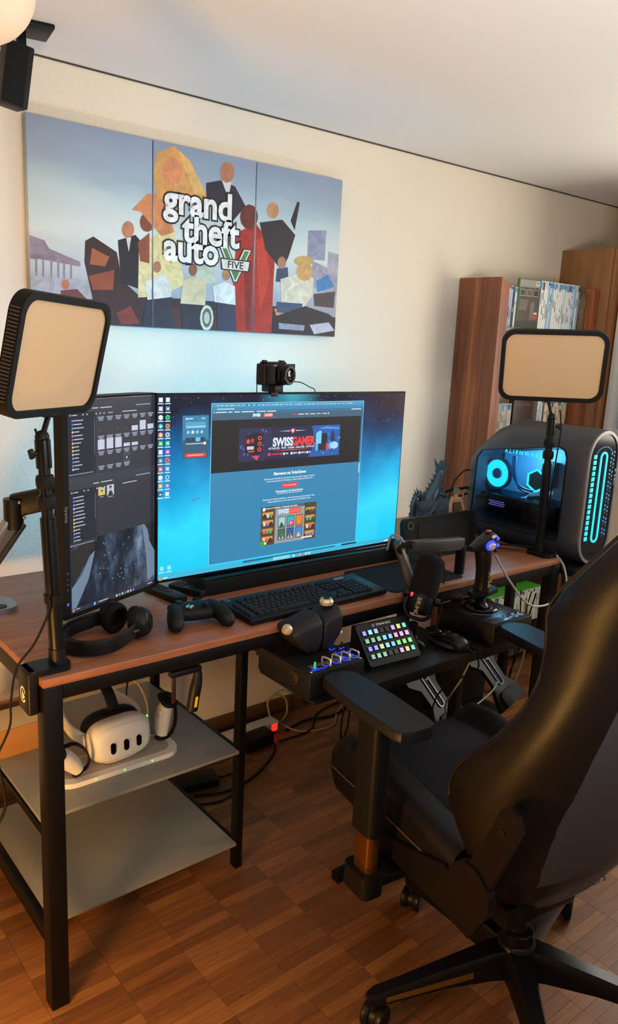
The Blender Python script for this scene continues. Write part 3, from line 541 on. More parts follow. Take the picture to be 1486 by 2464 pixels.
# ================================================================ large flat screen
SCR = vcol_mat('screen_image', 1.0)
TX0, TX1, TZ0, TZ1, TY = 0.449, 1.398, 0.912, 1.447, -0.612
tv = thing('television', 'large thin flat screen showing a web page on cyan wallpaper', 'television', ((TX0 + TX1) / 2, -0.56, T))
obj('panel', bx2(BM(), (TX0, TY, TZ0), (TX1, TY + 0.010, TZ1), 0.002), BLACK, tv, world=True)
obj('electronics_box', bx2(BM(), (TX0 + 0.14, TY + 0.010, TZ0 + 0.006), (TX1 - 0.14, TY + 0.045, TZ0 + 0.30), 0.008), MATTE, tv, world=True)
obj('stand', bx2(BM(), (0.60, -0.50, T + 0.0005), (1.24, -0.27, T + 0.022), 0.004), mat('stand_metal', '#5a5c60', 0.35, 0.6), tv, world=True)
obj('stand_neck', bx2(BM(), (0.80, TY + 0.045, T + 0.022), (1.04, -0.42, T + 0.20), 0.006), MATTE, tv, world=True)
LED = mat('light_strip', '#101010', 0.5, emit=90.0, ecol='#4fc8ff')
zf = TZ0 + 0.05
for a, b in (((TX0 + 0.03, zf), (TX0 + 0.045, TZ1 - 0.05)), ((TX1 - 0.045, zf), (TX1 - 0.03, TZ1 - 0.05)), ((TX0 + 0.05, TZ1 - 0.045), (TX1 - 0.05, TZ1 - 0.03))):
    obj('light_strip', bx2(BM(), (a[0], TY + 0.0102, a[1]), (b[0], TY + 0.014, b[1])), LED, tv, world=True)
def wallpaper():
    m = bpy.data.materials.new('wallpaper_image'); m.use_nodes = True; nt = m.node_tree; b = nt.nodes['Principled BSDF']
    b.inputs['Base Color'].default_value = (0.006, 0.006, 0.008, 1); b.inputs['Roughness'].default_value = 0.12
    g = nt.nodes.new('ShaderNodeNewGeometry'); sp = nt.nodes.new('ShaderNodeSeparateXYZ'); nt.links.new(g.outputs['Position'], sp.inputs[0])
    mr = nt.nodes.new('ShaderNodeMapRange'); mr.inputs['From Min'].default_value = TZ0; mr.inputs['From Max'].default_value = TZ1; nt.links.new(sp.outputs[2], mr.inputs['Value'])
    n = nt.nodes.new('ShaderNodeTexNoise'); n.inputs['Scale'].default_value = 6; n.inputs['Detail'].default_value = 6; nt.links.new(g.outputs['Position'], n.inputs['Vector'])
    a = nt.nodes.new('ShaderNodeMath'); a.operation = 'MULTIPLY_ADD'; a.inputs[1].default_value = 0.42; nt.links.new(n.outputs['Fac'], a.inputs[0])
    s = nt.nodes.new('ShaderNodeMath'); s.operation = 'SUBTRACT'; s.inputs[1].default_value = 0.21; nt.links.new(mr.outputs[0], s.inputs[0]); nt.links.new(s.outputs[0], a.inputs[2])
    r = ramp(nt, [(0.0, '#1fc0e6'), (0.3, '#2fd0f2'), (0.5, '#1aa2d6'), (0.66, '#1569a0'), (0.82, '#123a62'), (0.95, '#141c30')]); nt.links.new(a.outputs[0], r.inputs['Fac'])
    # brown nebula towards the upper right corner of the picture
    mrx = nt.nodes.new('ShaderNodeMapRange'); mrx.inputs['From Min'].default_value = 1.12; mrx.inputs['From Max'].default_value = 1.4; nt.links.new(sp.outputs[0], mrx.inputs['Value'])
    mz = nt.nodes.new('ShaderNodeMapRange'); mz.inputs['From Min'].default_value = 1.28; mz.inputs['From Max'].default_value = 1.42; nt.links.new(sp.outputs[2], mz.inputs['Value'])
    mm = nt.nodes.new('ShaderNodeMath'); mm.operation = 'MULTIPLY'; nt.links.new(mrx.outputs[0], mm.inputs[0]); nt.links.new(mz.outputs[0], mm.inputs[1])
    mx = nt.nodes.new('ShaderNodeMix'); mx.data_type = 'RGBA'; nt.links.new(mm.outputs[0], mx.inputs['Factor']); nt.links.new(r.outputs['Color'], mx.inputs['A']); mx.inputs['B'].default_value = lin('#3a2a33')
    # bright knot of cloud at the top centre
    ds = nt.nodes.new('ShaderNodeVectorMath'); ds.operation = 'DISTANCE'; ds.inputs[1].default_value = (0.90, TY, 1.45); nt.links.new(g.outputs['Position'], ds.inputs[0])
    md = nt.nodes.new('ShaderNodeMapRange'); md.inputs['From Min'].default_value = 0.12; md.inputs['From Max'].default_value = 0.0; nt.links.new(ds.outputs['Value'], md.inputs['Value'])
    mk = nt.nodes.new('ShaderNodeMath'); mk.operation = 'MULTIPLY'; nt.links.new(md.outputs[0], mk.inputs[0]); nt.links.new(n.outputs['Fac'], mk.inputs[1])
    m3 = nt.nodes.new('ShaderNodeMix'); m3.data_type = 'RGBA'; nt.links.new(mk.outputs[0], m3.inputs['Factor']); nt.links.new(mx.outputs['Result'], m3.inputs['A']); m3.inputs['B'].default_value = lin('#4fe0ff')
    nt.links.new(m3.outputs['Result'], b.inputs['Emission Color']); b.inputs['Emission Strength'].default_value = 1.2
    return m
screen = obj('screen', bx2(BM(), (TX0 + 0.005, TY - 0.0008, TZ0 + 0.011), (TX1 - 0.005, TY, TZ1 - 0.006)), wallpaper(), tv, world=True)
tinv = ROOT[tv.name].inverted(); TWD = TX1 - TX0; THT = TZ1 - TZ0
tf = lambda u, v, l: tinv @ Vector((TX0 + u * TWD, TY - 0.0009 - 0.00005 * l, TZ1 - v * THT))
A_ = THT / TWD
fl = Flat(tf); rs = random.Random(5)
for k in range(150):
    u = rs.uniform(0.05, 0.98); v = 0.02 + rs.random() ** 2 * 0.33; s = rs.choice([0.0012, 0.0016, 0.0022])
    fl.oval(u, v, s * 0.6, s, rs.choice(['#7fb4d0', '#cfe6f0', '#4f90b4']), 0, 5)
fl.build('stars', SCR, screen)['kind'] = 'stuff'
# desktop icons, two columns of twelve
cols = ['#d8eef8', '#cfe4ee', '#b8d8e8', '#5f8fb0', '#e8f0f4', '#38d07a', '#20c4e0', '#f08a48', '#f0a060', '#d8c8e8', '#50d070', '#30d8a0', '#e0e4e8', '#c060d8', '#7090a8', '#f06a60', '#f07060', '#70c0f0', '#d8e8f0', '#90c8f0', '#f0a040', '#8878d8', '#305038', '#c8e0f0']
for k in range(12):
    for c in range(2):
        fl = Flat(tf); u = 0.012 + c * 0.0225; v = 0.034 + k * 0.0442; cc = cols[k * 2 + c]
        if k in (2, 3, 4, 7, 9): fl.oval(u, v, 0.0075, 0.0075 / A_, cc, 1); fl.oval(u, v, 0.003, 0.003 / A_, '#2a5a78' if c else '#f4f8fa', 2)
        else: fl.quad(u - 0.0065, v - 0.012, u + 0.0065, v + 0.011, cc, 1); fl.quad(u - 0.003, v - 0.004, u + 0.004, v + 0.004, '#f4fafc', 2)
        fl.quad(u - 0.009, v + 0.0165, u + 0.009, v + 0.0215, '#e4f2f8', 1)
        fl.build('desktop_icon', SCR, screen)
for u in (0.018, 0.043): fl = Flat(tf); fl.quad(u - 0.006, 0.91, u + 0.006, 0.932, '#9fe6f4', 1); fl.quad(u - 0.009, 0.94, u + 0.009, 0.945, '#d8f6fc', 1); fl.build('desktop_icon', SCR, screen)
fl = Flat(tf); fl.oval(0.014, 0.978, 0.005, 0.009, '#f08a50', 2); fl.quad(0.022, 0.972, 0.038, 0.977, '#e8f8fc', 2); fl.build('weather_icon', SCR, screen)
fl = Flat(tf); fl.poly([(0.115, 0.57), (0.14, 0.556), (0.155, 0.556), (0.14, 0.562), (0.118, 0.575)], '#7a6ad0', 1); fl.build('wallpaper_stroke', SCR, screen)
fl = Flat(tf)   # settings panel
fl.quad(0.083, 0.116, 0.172, 0.245, '#2f7fa8', 1); fl.quad(0.083, 0.245, 0.172, 0.342, '#2a5876', 1); fl.quad(0.094, 0.15, 0.161, 0.185, '#4fa6cc', 2); fl.quad(0.096, 0.172, 0.162, 0.178, '#a8e6f4', 3)
fl.quad(0.094, 0.128, 0.10, 0.138, '#e4f4fa', 3); fl.quad(0.102, 0.130, 0.118, 0.135, '#e4f4fa', 3); fl.quad(0.146, 0.128, 0.160, 0.137, '#7fc8e0', 3)
for k in range(4): fl.oval(0.102 + k * 0.0155, 0.203, 0.005, 0.009, '#8fd4ec' if k != 1 else '#d8f4fa', 3); fl.quad(0.094 + k * 0.017, 0.232, 0.109 + k * 0.017, 0.252, '#203848' if k != 2 else '#6fc8e4', 3)
fl.quad(0.095, 0.262, 0.155, 0.266, '#d8eef6', 3); fl.oval(0.159, 0.264, 0.005, 0.008, '#f4fafc', 4)
fl.poly([(0.092, 0.318), (0.096, 0.314), (0.160, 0.314), (0.164, 0.318), (0.164, 0.332), (0.160, 0.336), (0.096, 0.336), (0.092, 0.332)], '#e0403c', 3); fl.quad(0.102, 0.322, 0.154, 0.328, '#f6b8b0', 4)
fl.build('settings_panel', SCR, screen)
# browser window
fl = Flat(tf); u0, u1 = 0.182, 0.795
fl.quad(u0 - 0.002, 0.054, u1 + 0.002, 0.945, '#7fd4f0', 1); fl.quad(u0, 0.057, u1, 0.943, '#2d86b4', 2)
fl.quad(u0, 0.057, u1, 0.078, '#3f9cc8', 3); fl.quad(u0, 0.078, u1, 0.096, '#2f88b8', 3); fl.quad(u0, 0.096, u1, 0.112, '#2f6f94', 3); fl.quad(u0, 0.112, u1, 0.146, '#3a5f78', 3)
for k in range(30): fl.quad(0.194 + k * 0.0185, 0.064, 0.198 + k * 0.0185, 0.072, rs.choice(['#f07070', '#d8f0f8', '#e89098', '#b0d8ec', '#1f4a68']), 4); fl.quad(0.2 + k * 0.0185, 0.066, 0.207 + k * 0.0185, 0.070, '#bfe4f2', 4)
fl.quad(0.20, 0.084, 0.262, 0.089, '#c8ecf6', 4)
for a, b in ((0.187, 0.192), (0.196, 0.235), (0.24, 0.255), (0.262, 0.282), (0.288, 0.335), (0.345, 0.38), (0.385, 0.42), (0.74, 0.785)): fl.quad(a, 0.101, b, 0.106, '#dff2f8', 4)
fl.text('SWISS', 0.345, 0.1245, 0.0108, 0.022, '#e8f4f8', 5, 0.06); fl.quad(0.373, 0.114, 0.408, 0.136, '#e0403c', 5); fl.text('GAMER', 0.3905, 0.125, 0.0098, 0.020, '#f8d0c8', 6, 0.04)
for k, s in enumerate(('Accueil', 'Actualites', 'Guides', 'Boutique', 'Forum', 'Contact')): fl.text(s, 0.496 + k * 0.025, 0.1245, 0.006, 0.011, '#e85048' if k == 0 else '#eef8fa', 5, 0.03)
fl.oval(0.638, 0.1245, 0.0025, 0.005, '#eef8fa', 5)
fl.quad(u0 + 0.001, 0.146, 0.788, 0.431, '#04060d', 3); fl.quad(0.283, 0.146, 0.700, 0.431, '#070b20', 4)
fl.quad(0.789, 0.44, 0.793, 0.5, '#bfe8f4', 4); fl.quad(0.787, 0.146, 0.795, 0.431, '#2d6f94', 3)
# headings and paragraphs
fl.text('Bienvenue sur SwissGamer', 0.487, 0.463, 0.0122, 0.024, '#f2fafc', 5, 0.035)
fl.text("Retrouvez sur SwissGamer les derniers tests, les guides, analyses, hardware", 0.487, 0.491, 0.0068, 0.0125, '#e4f2f6', 5, 0.02)
fl.text('et des montages pour PC, PlayStation, Xbox, Nintendo Switch et VR', 0.487, 0.505, 0.0068, 0.0125, '#e4f2f6', 5, 0.02)
fl.poly([(0.454, 0.526), (0.457, 0.522), (0.518, 0.522), (0.521, 0.526), (0.521, 0.546), (0.518, 0.55), (0.457, 0.55), (0.454, 0.546)], '#ec4048', 5); fl.text('Voir toutes nos videos', 0.4875, 0.536, 0.0058, 0.011, '#fbe0dc', 6, 0.02)
fl.text('Presentation de SwissGamer', 0.487, 0.569, 0.0098, 0.020, '#f2fafc', 5, 0.02); fl.quad(0.436, 0.581, 0.539, 0.5835, '#e4f2f6', 5)
fl.text('Bienvenue sur la chaine SwissGamer, votre rendez-vous pour les jeux video. Tests,', 0.488, 0.611, 0.0064, 0.0125, '#e4f2f6', 5, 0.02)
fl.text('guides, actualites du jeu. Tout l univers gaming PC, PlayStation, Xbox', 0.488, 0.625, 0.0064, 0.0125, '#e4f2f6', 5, 0.02)
fl.build('browser_window', SCR, screen)
fl = Flat(tf)   # banner
fl.quad(0.281, 0.195, 0.693, 0.379, '#141d44', 6); fl.poly([(0.281, 0.195), (0.40, 0.195), (0.42, 0.30), (0.38, 0.379), (0.281, 0.379)], '#232752', 7); fl.poly([(0.57, 0.195), (0.693, 0.195), (0.693, 0.379), (0.56, 0.379), (0.585, 0.29)], '#1a5cae', 7)
for k in range(26):
    u = rs.choice([rs.uniform(0.285, 0.40), rs.uniform(0.585, 0.688)]); v = rs.uniform(0.20, 0.37); c = '#5560b0' if u < 0.45 else rs.choice(['#2f8ae0', '#3fb0f0', '#1a3f8a'])
    fl.poly([(u, v), (u + rs.uniform(0.004, 0.014), v - rs.uniform(-0.01, 0.02)), (u + rs.uniform(0.002, 0.01), v + 0.014)], c, 8)
fl.poly([(0.60, 0.215), (0.63, 0.203), (0.69, 0.212), (0.691, 0.222), (0.64, 0.216)], '#3fa0f0', 8); fl.poly([(0.655, 0.24), (0.662, 0.225), (0.668, 0.24), (0.674, 0.29), (0.65, 0.29)], '#0f2a66', 9)
fl.poly([(0.306, 0.235), (0.345, 0.218), (0.372, 0.232), (0.372, 0.335), (0.345, 0.348), (0.306, 0.33)], '#0a0c18', 9)
for q in range(3): fl.oval(0.360, 0.252 + q * 0.032, 0.008, 0.0125, '#f04a50', 10); fl.oval(0.360, 0.252 + q * 0.032, 0.004, 0.007, '#30101c', 11)
fl.oval(0.316, 0.268, 0.007, 0.014, '#e84a58', 10); fl.oval(0.332, 0.265, 0.007, 0.014, '#b03444', 10); fl.quad(0.312, 0.296, 0.338, 0.314, '#c8d0dc', 10); fl.quad(0.316, 0.320, 0.340, 0.330, '#d04048', 10)
fl.poly([(0.330, 0.352), (0.36, 0.35), (0.352, 0.378), (0.345, 0.37)], '#e0405a', 9)
fl.text('SWISS', 0.452, 0.283, 0.0305, 0.066, '#dbe8f6', 12, 0.05); fl.text('GAMER', 0.536, 0.283, 0.0285, 0.066, '#f2423e', 12, 0.05)
fl.text('ACTUALITES - TESTS - GUIDES - ANALYSES - LETS PLAY', 0.489, 0.316, 0.0077, 0.015, '#e4ecf6', 12, 0.03); fl.poly([(0.41, 0.3285), (0.49, 0.326), (0.57, 0.3285), (0.49, 0.332)], '#f2423e', 12)
fl.poly([(0.482, 0.206), (0.498, 0.206), (0.498, 0.224), (0.490, 0.236), (0.482, 0.224)], '#e8404a', 12); fl.poly([(0.485, 0.210), (0.495, 0.210), (0.495, 0.222), (0.490, 0.230), (0.485, 0.222)], '#f8c8c4', 13)
fl.poly([(0.432, 0.219), (0.478, 0.216), (0.478, 0.222)], '#c4d4ec', 12); fl.poly([(0.548, 0.219), (0.502, 0.216), (0.502, 0.222)], '#c4d4ec', 12)
fl.oval(0.398, 0.349, 0.005, 0.009, '#f2423e', 12); fl.text('PC HARDWARE', 0.423, 0.349, 0.0066, 0.0135, '#f2423e', 12, 0.03); fl.quad(0.4475, 0.340, 0.4482, 0.358, '#dfe8f4', 12)
for u, s in ((0.470, 'PS5'), (0.502, 'XBOX'), (0.537, 'SWITCH'), (0.565, 'VR')): fl.text(s, u, 0.3495, 0.0066, 0.0135, '#eef4fb', 12, 0.03)
for u in (0.458, 0.488, 0.520, 0.555): fl.oval(u, 0.3495, 0.0045, 0.008, '#dfe8f4', 12)
fl.poly([(0.589, 0.24), (0.605, 0.225), (0.612, 0.23), (0.612, 0.34), (0.589, 0.345)], '#7fd0f2', 10); fl.poly([(0.614, 0.243), (0.638, 0.243), (0.638, 0.33), (0.614, 0.33)], '#0f1424', 10)
fl.quad(0.592, 0.303, 0.642, 0.345, '#20283a', 11); fl.quad(0.592, 0.303, 0.600, 0.345, '#28b4e4', 12); fl.quad(0.634, 0.303, 0.642, 0.345, '#f0443c', 12)
fl.oval(0.670, 0.318, 0.018, 0.022, '#a8dcf8', 11); fl.oval(0.652, 0.318, 0.008, 0.022, '#5fb0e4', 10)
fl.build('web_banner', SCR, screen)
fl = Flat(tf)   # video preview
a0, a1, b0, b1 = 0.375, 0.605, 0.654, 0.88
fl.quad(a0, b0, a1, b1, '#8a9096', 6); fl.quad(a0, b0, a0 + 0.057, b1, '#5a4230', 7); fl.quad(0.555, b0, a1, b1, '#55402f', 7); fl.quad(0.432, b0, 0.555, b1, '#98a0a8', 7); fl.quad(a0, b0, 0.56, b0 + 0.018, '#403c3c', 7)
fl.text('SWISS', 0.466, 0.692, 0.0165, 0.035, '#c4f0f6', 9, 0.05); fl.quad(0.487, 0.676, 0.537, 0.71, '#f0443c', 8); fl.text('GAMER', 0.512, 0.693, 0.014, 0.03, '#f87a6c', 9, 0.04)
fl.text('Bienvenue sur SwissGamer - Presentation de la chaine', 0.455, 0.663, 0.0062, 0.013, '#f4f6f6', 9, 0.03); fl.oval(0.386, 0.667, 0.006, 0.011, '#f4f0f0', 9)
for q, (c1, c2, c3) in enumerate((('#9fd8d0', '#3f7a78', '#204040'), ('#30b4c4', '#2a8a9a', '#d89a50'), ('#e8862c', '#d0701c', '#f0a850'), ('#3f6f4a', '#a8c8a0', '#203828'), ('#2a5f98', '#d8c89a', '#1f3a5c'), ('#3a8ae0', '#c89a6c', '#e8d8b8'))):
    uu = 0.446 + (q % 3) * 0.0365; vv = 0.722 + (q // 3) * 0.074
    fl.quad(uu - 0.001, vv - 0.002, uu + 0.029, vv + 0.066, '#383c40', 8); fl.quad(uu + 0.001, vv + 0.002, uu + 0.027, vv + 0.062, c1, 9); fl.poly([(uu + 0.001, vv + 0.062), (uu + 0.013, vv + 0.03), (uu + 0.027, vv + 0.062)], c2, 10); fl.quad(uu + 0.010, vv + 0.036, uu + 0.016, vv + 0.058, c3, 11)
fl.oval(0.4985, 0.765, 0.0105, 0.018, '#ec4868', 12); fl.poly([(0.4955, 0.758), (0.4955, 0.772), (0.503, 0.765)], '#ffffff', 13)
for q in range(4):
    v = 0.685 + q * 0.048
    for ul, w in ((0.381, 0.043), (0.56, 0.04)):
        fl.quad(ul, v, ul + w, v + 0.038, '#e0a050' if q != 2 else '#c88a44', 8); fl.quad(ul, v + 0.018, ul + w, v + 0.038, '#4a3426', 9)
        for z in range(3): fl.quad(ul + 0.004 + z * 0.013, v + 0.010, ul + 0.013 + z * 0.013, v + 0.032, rs.choice(['#3a5a38', '#d8dce0', '#d068c0', '#58b070', '#2f3030', '#e8605c']), 10)
fl.poly([(0.375, 0.88), (0.372, 0.855), (0.39, 0.85), (0.402, 0.88)], '#4f9a3c', 11); fl.oval(0.395, 0.868, 0.005, 0.008, '#f4f6f4', 12); fl.quad(0.545, 0.862, 0.592, 0.871, '#eef2f4', 12)
fl.build('video_preview', SCR, screen)
fl = Flat(tf)   # task bar
fl.quad(0.006, 0.954, 0.994, 0.984, '#3fb8dc', 1); fl.quad(0.43, 0.96, 0.50, 0.980, '#8fd8ec', 2); fl.poly([(0.31, 0.953), (0.70, 0.951), (0.70, 0.959), (0.31, 0.966)], '#1f6a90', 2)
for k in range(6): fl.quad(0.512 + k * 0.0135, 0.964, 0.520 + k * 0.0135, 0.979, ['#d8e8f0', '#38b8e8', '#f0a070', '#58a8e0', '#e8d8a0', '#c8e4f0'][k], 3)
fl.quad(0.94, 0.971, 0.99, 0.979, '#d8f4fa', 3); fl.quad(0.73, 0.949, 0.80, 0.960, '#123a5a', 3)
fl.build('task_bar', SCR, screen)

# ================================================================ upright monitor on its arm
ML = Vector((0.139, -0.724, 0)); MR = Vector((0.454, -0.598, 0)); mw = (MR - ML).length; ma = math.atan2((MR - ML).y, (MR - ML).x); MZ0, MZ1 = 0.899, 1.447
mon = thing('monitor', 'upright portrait monitor showing two dark file windows', 'monitor', tuple((ML + MR) / 2 + Vector((0, 0, MZ0))), ma)
mh = MZ1 - MZ0
bm = BM(); prism(bm, [(-mw / 2, 0), (mw / 2, 0), (mw / 2, 0.018), (mw / 2 - 0.03, 0.042), (-mw / 2 + 0.03, 0.042), (-mw / 2, 0.024)], 0.0, mh, lambda a, b, d: (a, b, d)); obj('housing', bm, BLACK, mon, smooth=25)
bm = BM(); ring(bm, [(-mw / 2, 0), (mw / 2, 0), (mw / 2, mh), (-mw / 2, mh)], [(-mw / 2 + 0.019, 0.011), (mw / 2 - 0.004, 0.011), (mw / 2 - 0.004, mh - 0.005), (-mw / 2 + 0.019, mh - 0.005)], 0.0, -0.0025, lambda a, b, d: (a, d, b)); obj('bezel', bm, MATTE, mon, smooth=0)
def mon_wall():
    m = bpy.data.materials.new('portrait_wallpaper'); m.use_nodes = True; nt = m.node_tree; b = nt.nodes['Principled BSDF']; b.inputs['Base Color'].default_value = (0.008, 0.008, 0.01, 1); b.inputs['Roughness'].default_value = 0.2
    tc = nt.nodes.new('ShaderNodeTexCoord'); mp = nt.nodes.new('ShaderNodeMapping'); mp.inputs['Scale'].default_value = (9, 1, 5); mp.inputs['Rotation'].default_value = (0, 0.5, 0); nt.links.new(tc.outputs['Object'], mp.inputs['Vector'])
    n = nt.nodes.new('ShaderNodeTexNoise'); n.inputs['Scale'].default_value = 1.4; n.inputs['Detail'].default_value = 9; n.inputs['Roughness'].default_value = 0.62; nt.links.new(mp.outputs[0], n.inputs['Vector'])
    r = ramp(nt, [(0.36, '#0f141c'), (0.5, '#222c3a'), (0.58, '#43536a'), (0.72, '#7f93ac')]); nt.links.new(n.outputs['Fac'], r.inputs['Fac'])
    nt.links.new(r.outputs['Color'], b.inputs['Emission Color']); b.inputs['Emission Strength'].default_value = 1.0
    return m
ms = obj('screen', bx2(BM(), (-mw / 2 + 0.019, -0.0006, 0.011), (mw / 2 - 0.004, 0.0, mh - 0.005)), mon_wall(), mon)
mf = lambda u, v, l: Vector((-mw / 2 + u * mw, -0.0007 - 0.00004 * l, mh * (1 - v)))
fl = Flat(mf)
fl.poly([(0.06, 0.69), (0.18, 0.66), (0.30, 0.655), (0.31, 0.70), (0.24, 0.72), (0.16, 0.80), (0.07, 0.85)], '#0b0f15', 1); fl.poly([(0.84, 0.63), (0.98, 0.63), (0.98, 0.78), (0.93, 0.75), (0.9, 0.68)], '#0d1118', 1); fl.poly([(0.83, 0.64), (0.90, 0.64), (0.92, 0.74), (0.985, 0.80), (0.985, 0.93), (0.90, 0.95), (0.88, 0.80)], '#6d8097', 0.6); fl.poly([(0.07, 0.86), (0.17, 0.81), (0.25, 0.73), (0.31, 0.71), (0.24, 0.84), (0.10, 0.97), (0.07, 0.97)], '#6b7f98', 0.7)
fl.poly([(0.25, 0.74), (0.27, 0.70), (0.262, 0.70), (0.238, 0.76)], '#0d1118', 1.5)
for k in range(22): u = rs.uniform(0.3, 0.82); v = rs.uniform(0.68, 0.9); fl.oval(u, v, 0.006, 0.004, '#7d8ea6', 1, 6)
fl.build('picture_shapes', SCR, ms)
def file_window(name, v0, v1, vl, rows, top):
    fl = Flat(mf); D = '#1d2130'
    fl.quad(0.06, v0, 0.985, v1, D, 2); fl.quad(0.06, v0, 0.33, vl, D, 2)
    fl.quad(0.06, v0, 0.985, v0 + 0.028, '#272c3e', 3); fl.quad(0.06, v0 + 0.028, 0.985, v0 + 0.055, '#232838', 3)
    fl.quad(0.30, v0 + 0.038, 0.36, v0 + 0.042, '#c8d0e0', 4); fl.quad(0.38, v0 + 0.038, 0.50, v0 + 0.042, '#c8d0e0', 4); fl.quad(0.76, v0 + 0.036, 0.93, v0 + 0.041, '#8e98ac', 4)
    for u in (0.08, 0.2, 0.24, 0.33, 0.37, 0.41): fl.quad(u, v0 + 0.062, u + 0.016, v0 + 0.069, '#98a4bc', 4)
    fl.quad(0.105, v0 + 0.064, 0.15, v0 + 0.068, '#c0c8d8', 4); fl.quad(0.46, v0 + 0.063, 0.51, v0 + 0.067, '#a8b2c6', 4); fl.quad(0.61, v0 + 0.063, 0.77, v0 + 0.067, '#c0c8d8', 4)
    fl.quad(0.316, v0 + 0.085, 0.320, v1 - 0.09, '#6f7890', 4)
    n = int((vl - v0 - 0.09) / 0.0165)
    for k in range(n):
        v = v0 + 0.085 + k * 0.0165
        fl.quad(0.098, v, 0.113, v + 0.009, ['#5f8fe0', '#4a78d0', '#4f9ad8', '#c8d0dc', '#e07a70', '#7a60d8', '#e8c858', '#e8c858', '#e8c858', '#d8c070'][k % 10], 4); fl.quad(0.117, v + 0.002, 0.117 + rs.uniform(0.04, 0.10), v + 0.0065, '#b8c0d0', 4)
    fl.quad(0.062, vl - 0.008, 0.30, vl - 0.004, '#8a94a8', 4)
    for (rv, hs) in rows:
        for c, h in enumerate(hs):
            u = 0.385 + c * 0.091
            if h > 0: fl.quad(u - 0.035, rv - h, u + 0.035, rv, '#c4cce0', 4)
            elif h < 0: fl.quad(u - 0.012, rv - 0.02, u - 0.002, rv - 0.012, '#d8c8b8' if h == -2 else '#525868', 4)
            for z in range(3): fl.quad(u - 0.033 + z * 0.006, rv + 0.008 + z * 0.007, u + 0.033 - z * 0.006, rv + 0.0125 + z * 0.007, '#98a2b8', 4)
    if top: fl.quad(0.62, 0.272, 0.70, 0.33, '#33394c', 3.5); fl.quad(0.635, 0.288, 0.69, 0.306, '#12151f', 4); fl.quad(0.65, 0.292, 0.665, 0.301, '#d8dce4', 5)
    else:
        fl.quad(0.35, 0.42, 0.42, 0.456, '#e2c03a', 4); fl.quad(0.35, 0.416, 0.375, 0.42, '#e2c03a', 4); fl.quad(0.362, 0.424, 0.412, 0.446, '#b4bcc0', 5); fl.oval(0.387, 0.435, 0.008, 0.006, '#3c4048', 6); fl.quad(0.368, 0.462, 0.402, 0.466, '#98a2b8', 4)
        fl.quad(0.44, 0.414, 0.515, 0.464, '#c4c8d4', 4); fl.oval(0.478, 0.430, 0.012, 0.010, '#b08a78', 5); fl.poly([(0.45, 0.464), (0.465, 0.443), (0.492, 0.443), (0.506, 0.464)], '#20232c', 5); fl.oval(0.478, 0.424, 0.013, 0.006, '#23262e', 6); fl.quad(0.45, 0.469, 0.505, 0.473, '#98a2b8', 4)
    fl.build(name, SCR, ms)
file_window('file_window', 0.012, 0.352, 0.345, [(0.085, [0] * 7), (0.172, [-1, 0, -1, -1, 0.024, 0.045, 0.024]), (0.243, [0.045, 0.05, 0.048, 0.016, 0.015, 0, 0]), (0.31, [0, 0, 0, 0])], True)
file_window('file_window', 0.354, 0.648, 0.668, [], False)
fl = Flat(mf)
fl.quad(0.06, 0.958, 0.985, 0.98, '#20263a', 2)
for k in range(7): fl.quad(0.53 + k * 0.032, 0.964, 0.547 + k * 0.032, 0.975, ['#d8dce8', '#4fb8a8', '#e8cc70', '#4a88e8', '#d8dce8', '#c0c8e0', '#8a6ae0'][k], 3)
fl.quad(0.29, 0.962, 0.31, 0.976, '#68b0f0', 3); fl.quad(0.34, 0.965, 0.44, 0.970, '#b0b8cc', 3); fl.oval(0.085, 0.967, 0.012, 0.007, '#e08a48', 3); fl.quad(0.105, 0.963, 0.15, 0.967, '#b0b8cc', 3); fl.quad(0.90, 0.965, 0.96, 0.970, '#b0b8cc', 3)
fl.build('task_bar', SCR, ms)
obj('power_light', box(BM(), (-mw / 2 + 0.009, -0.0028, mh * 0.073), (0.004, 0.001, 0.007)), mat('blue_led', '#2038ff', 0.4, emit=3.0, ecol='#3048ff'), mon)
text_obj('brand_lettering', 'iiyama', 0.016, mat('grey_print', '#7a7a7c', 0.5), mon, Matrix.Translation((-mw / 2 + 0.0095, -0.0028, mh * 0.49)) @ RX(PI / 2, 0, 0) @ RX(0, 0, -PI / 2))
for k, v in enumerate((0.22, 0.19, 0.165, 0.14)): text_obj('button_mark', ['o', '<', '>', '='][k], 0.010, MATS['grey_print'], mon, Matrix.Translation((-mw / 2 + 0.0095, -0.0028, mh * v)) @ RX(PI / 2, 0, 0))
# grey gas-spring arm behind it
ARM = mat('arm_grey', '#3c3d40', 0.38, 0.4); SILV = mat('arm_silver', '#8b8d90', 0.35, 0.7)
arm = thing('gas_spring_stand', 'grey jointed monitor arm standing behind the portrait monitor', 'monitor arm', (0.04, -0.44, T))
obj('base', prism(BM(), rrect(0.16, 0.115, 0.035, 6, (0.03, -0.437)), T, T + 0.012, lambda a, b, d: (a, b, d)), SILV, arm, world=True)
obj('base_pad', prism(BM(), rrect(0.09, 0.03, 0.014, 6, (0.035, -0.47)), T + 0.012, T + 0.014, lambda a, b, d: (a, b, d)), BLACK, arm, world=True)
obj('post', cyl(BM(), (-0.02, -0.44, T + 0.012), (-0.02, -0.44, T + 0.05), 0.02), ARM, arm, world=True)
bm = BM(); bar(bm, (-0.02, -0.44, T + 0.045), (0.103, -0.475, 1.10), 0.05, 0.028, 0.006, upv=(0.2, -1, 0)); obj('lower_arm', bm, SILV, arm, world=True)
bm = BM(); bar(bm, (0.002, -0.452, T + 0.05), (0.125, -0.487, 1.10), 0.012, 0.030, 0.003, upv=(0.2, -1, 0)); obj('arm_edge', bm, ARM, arm, world=True)
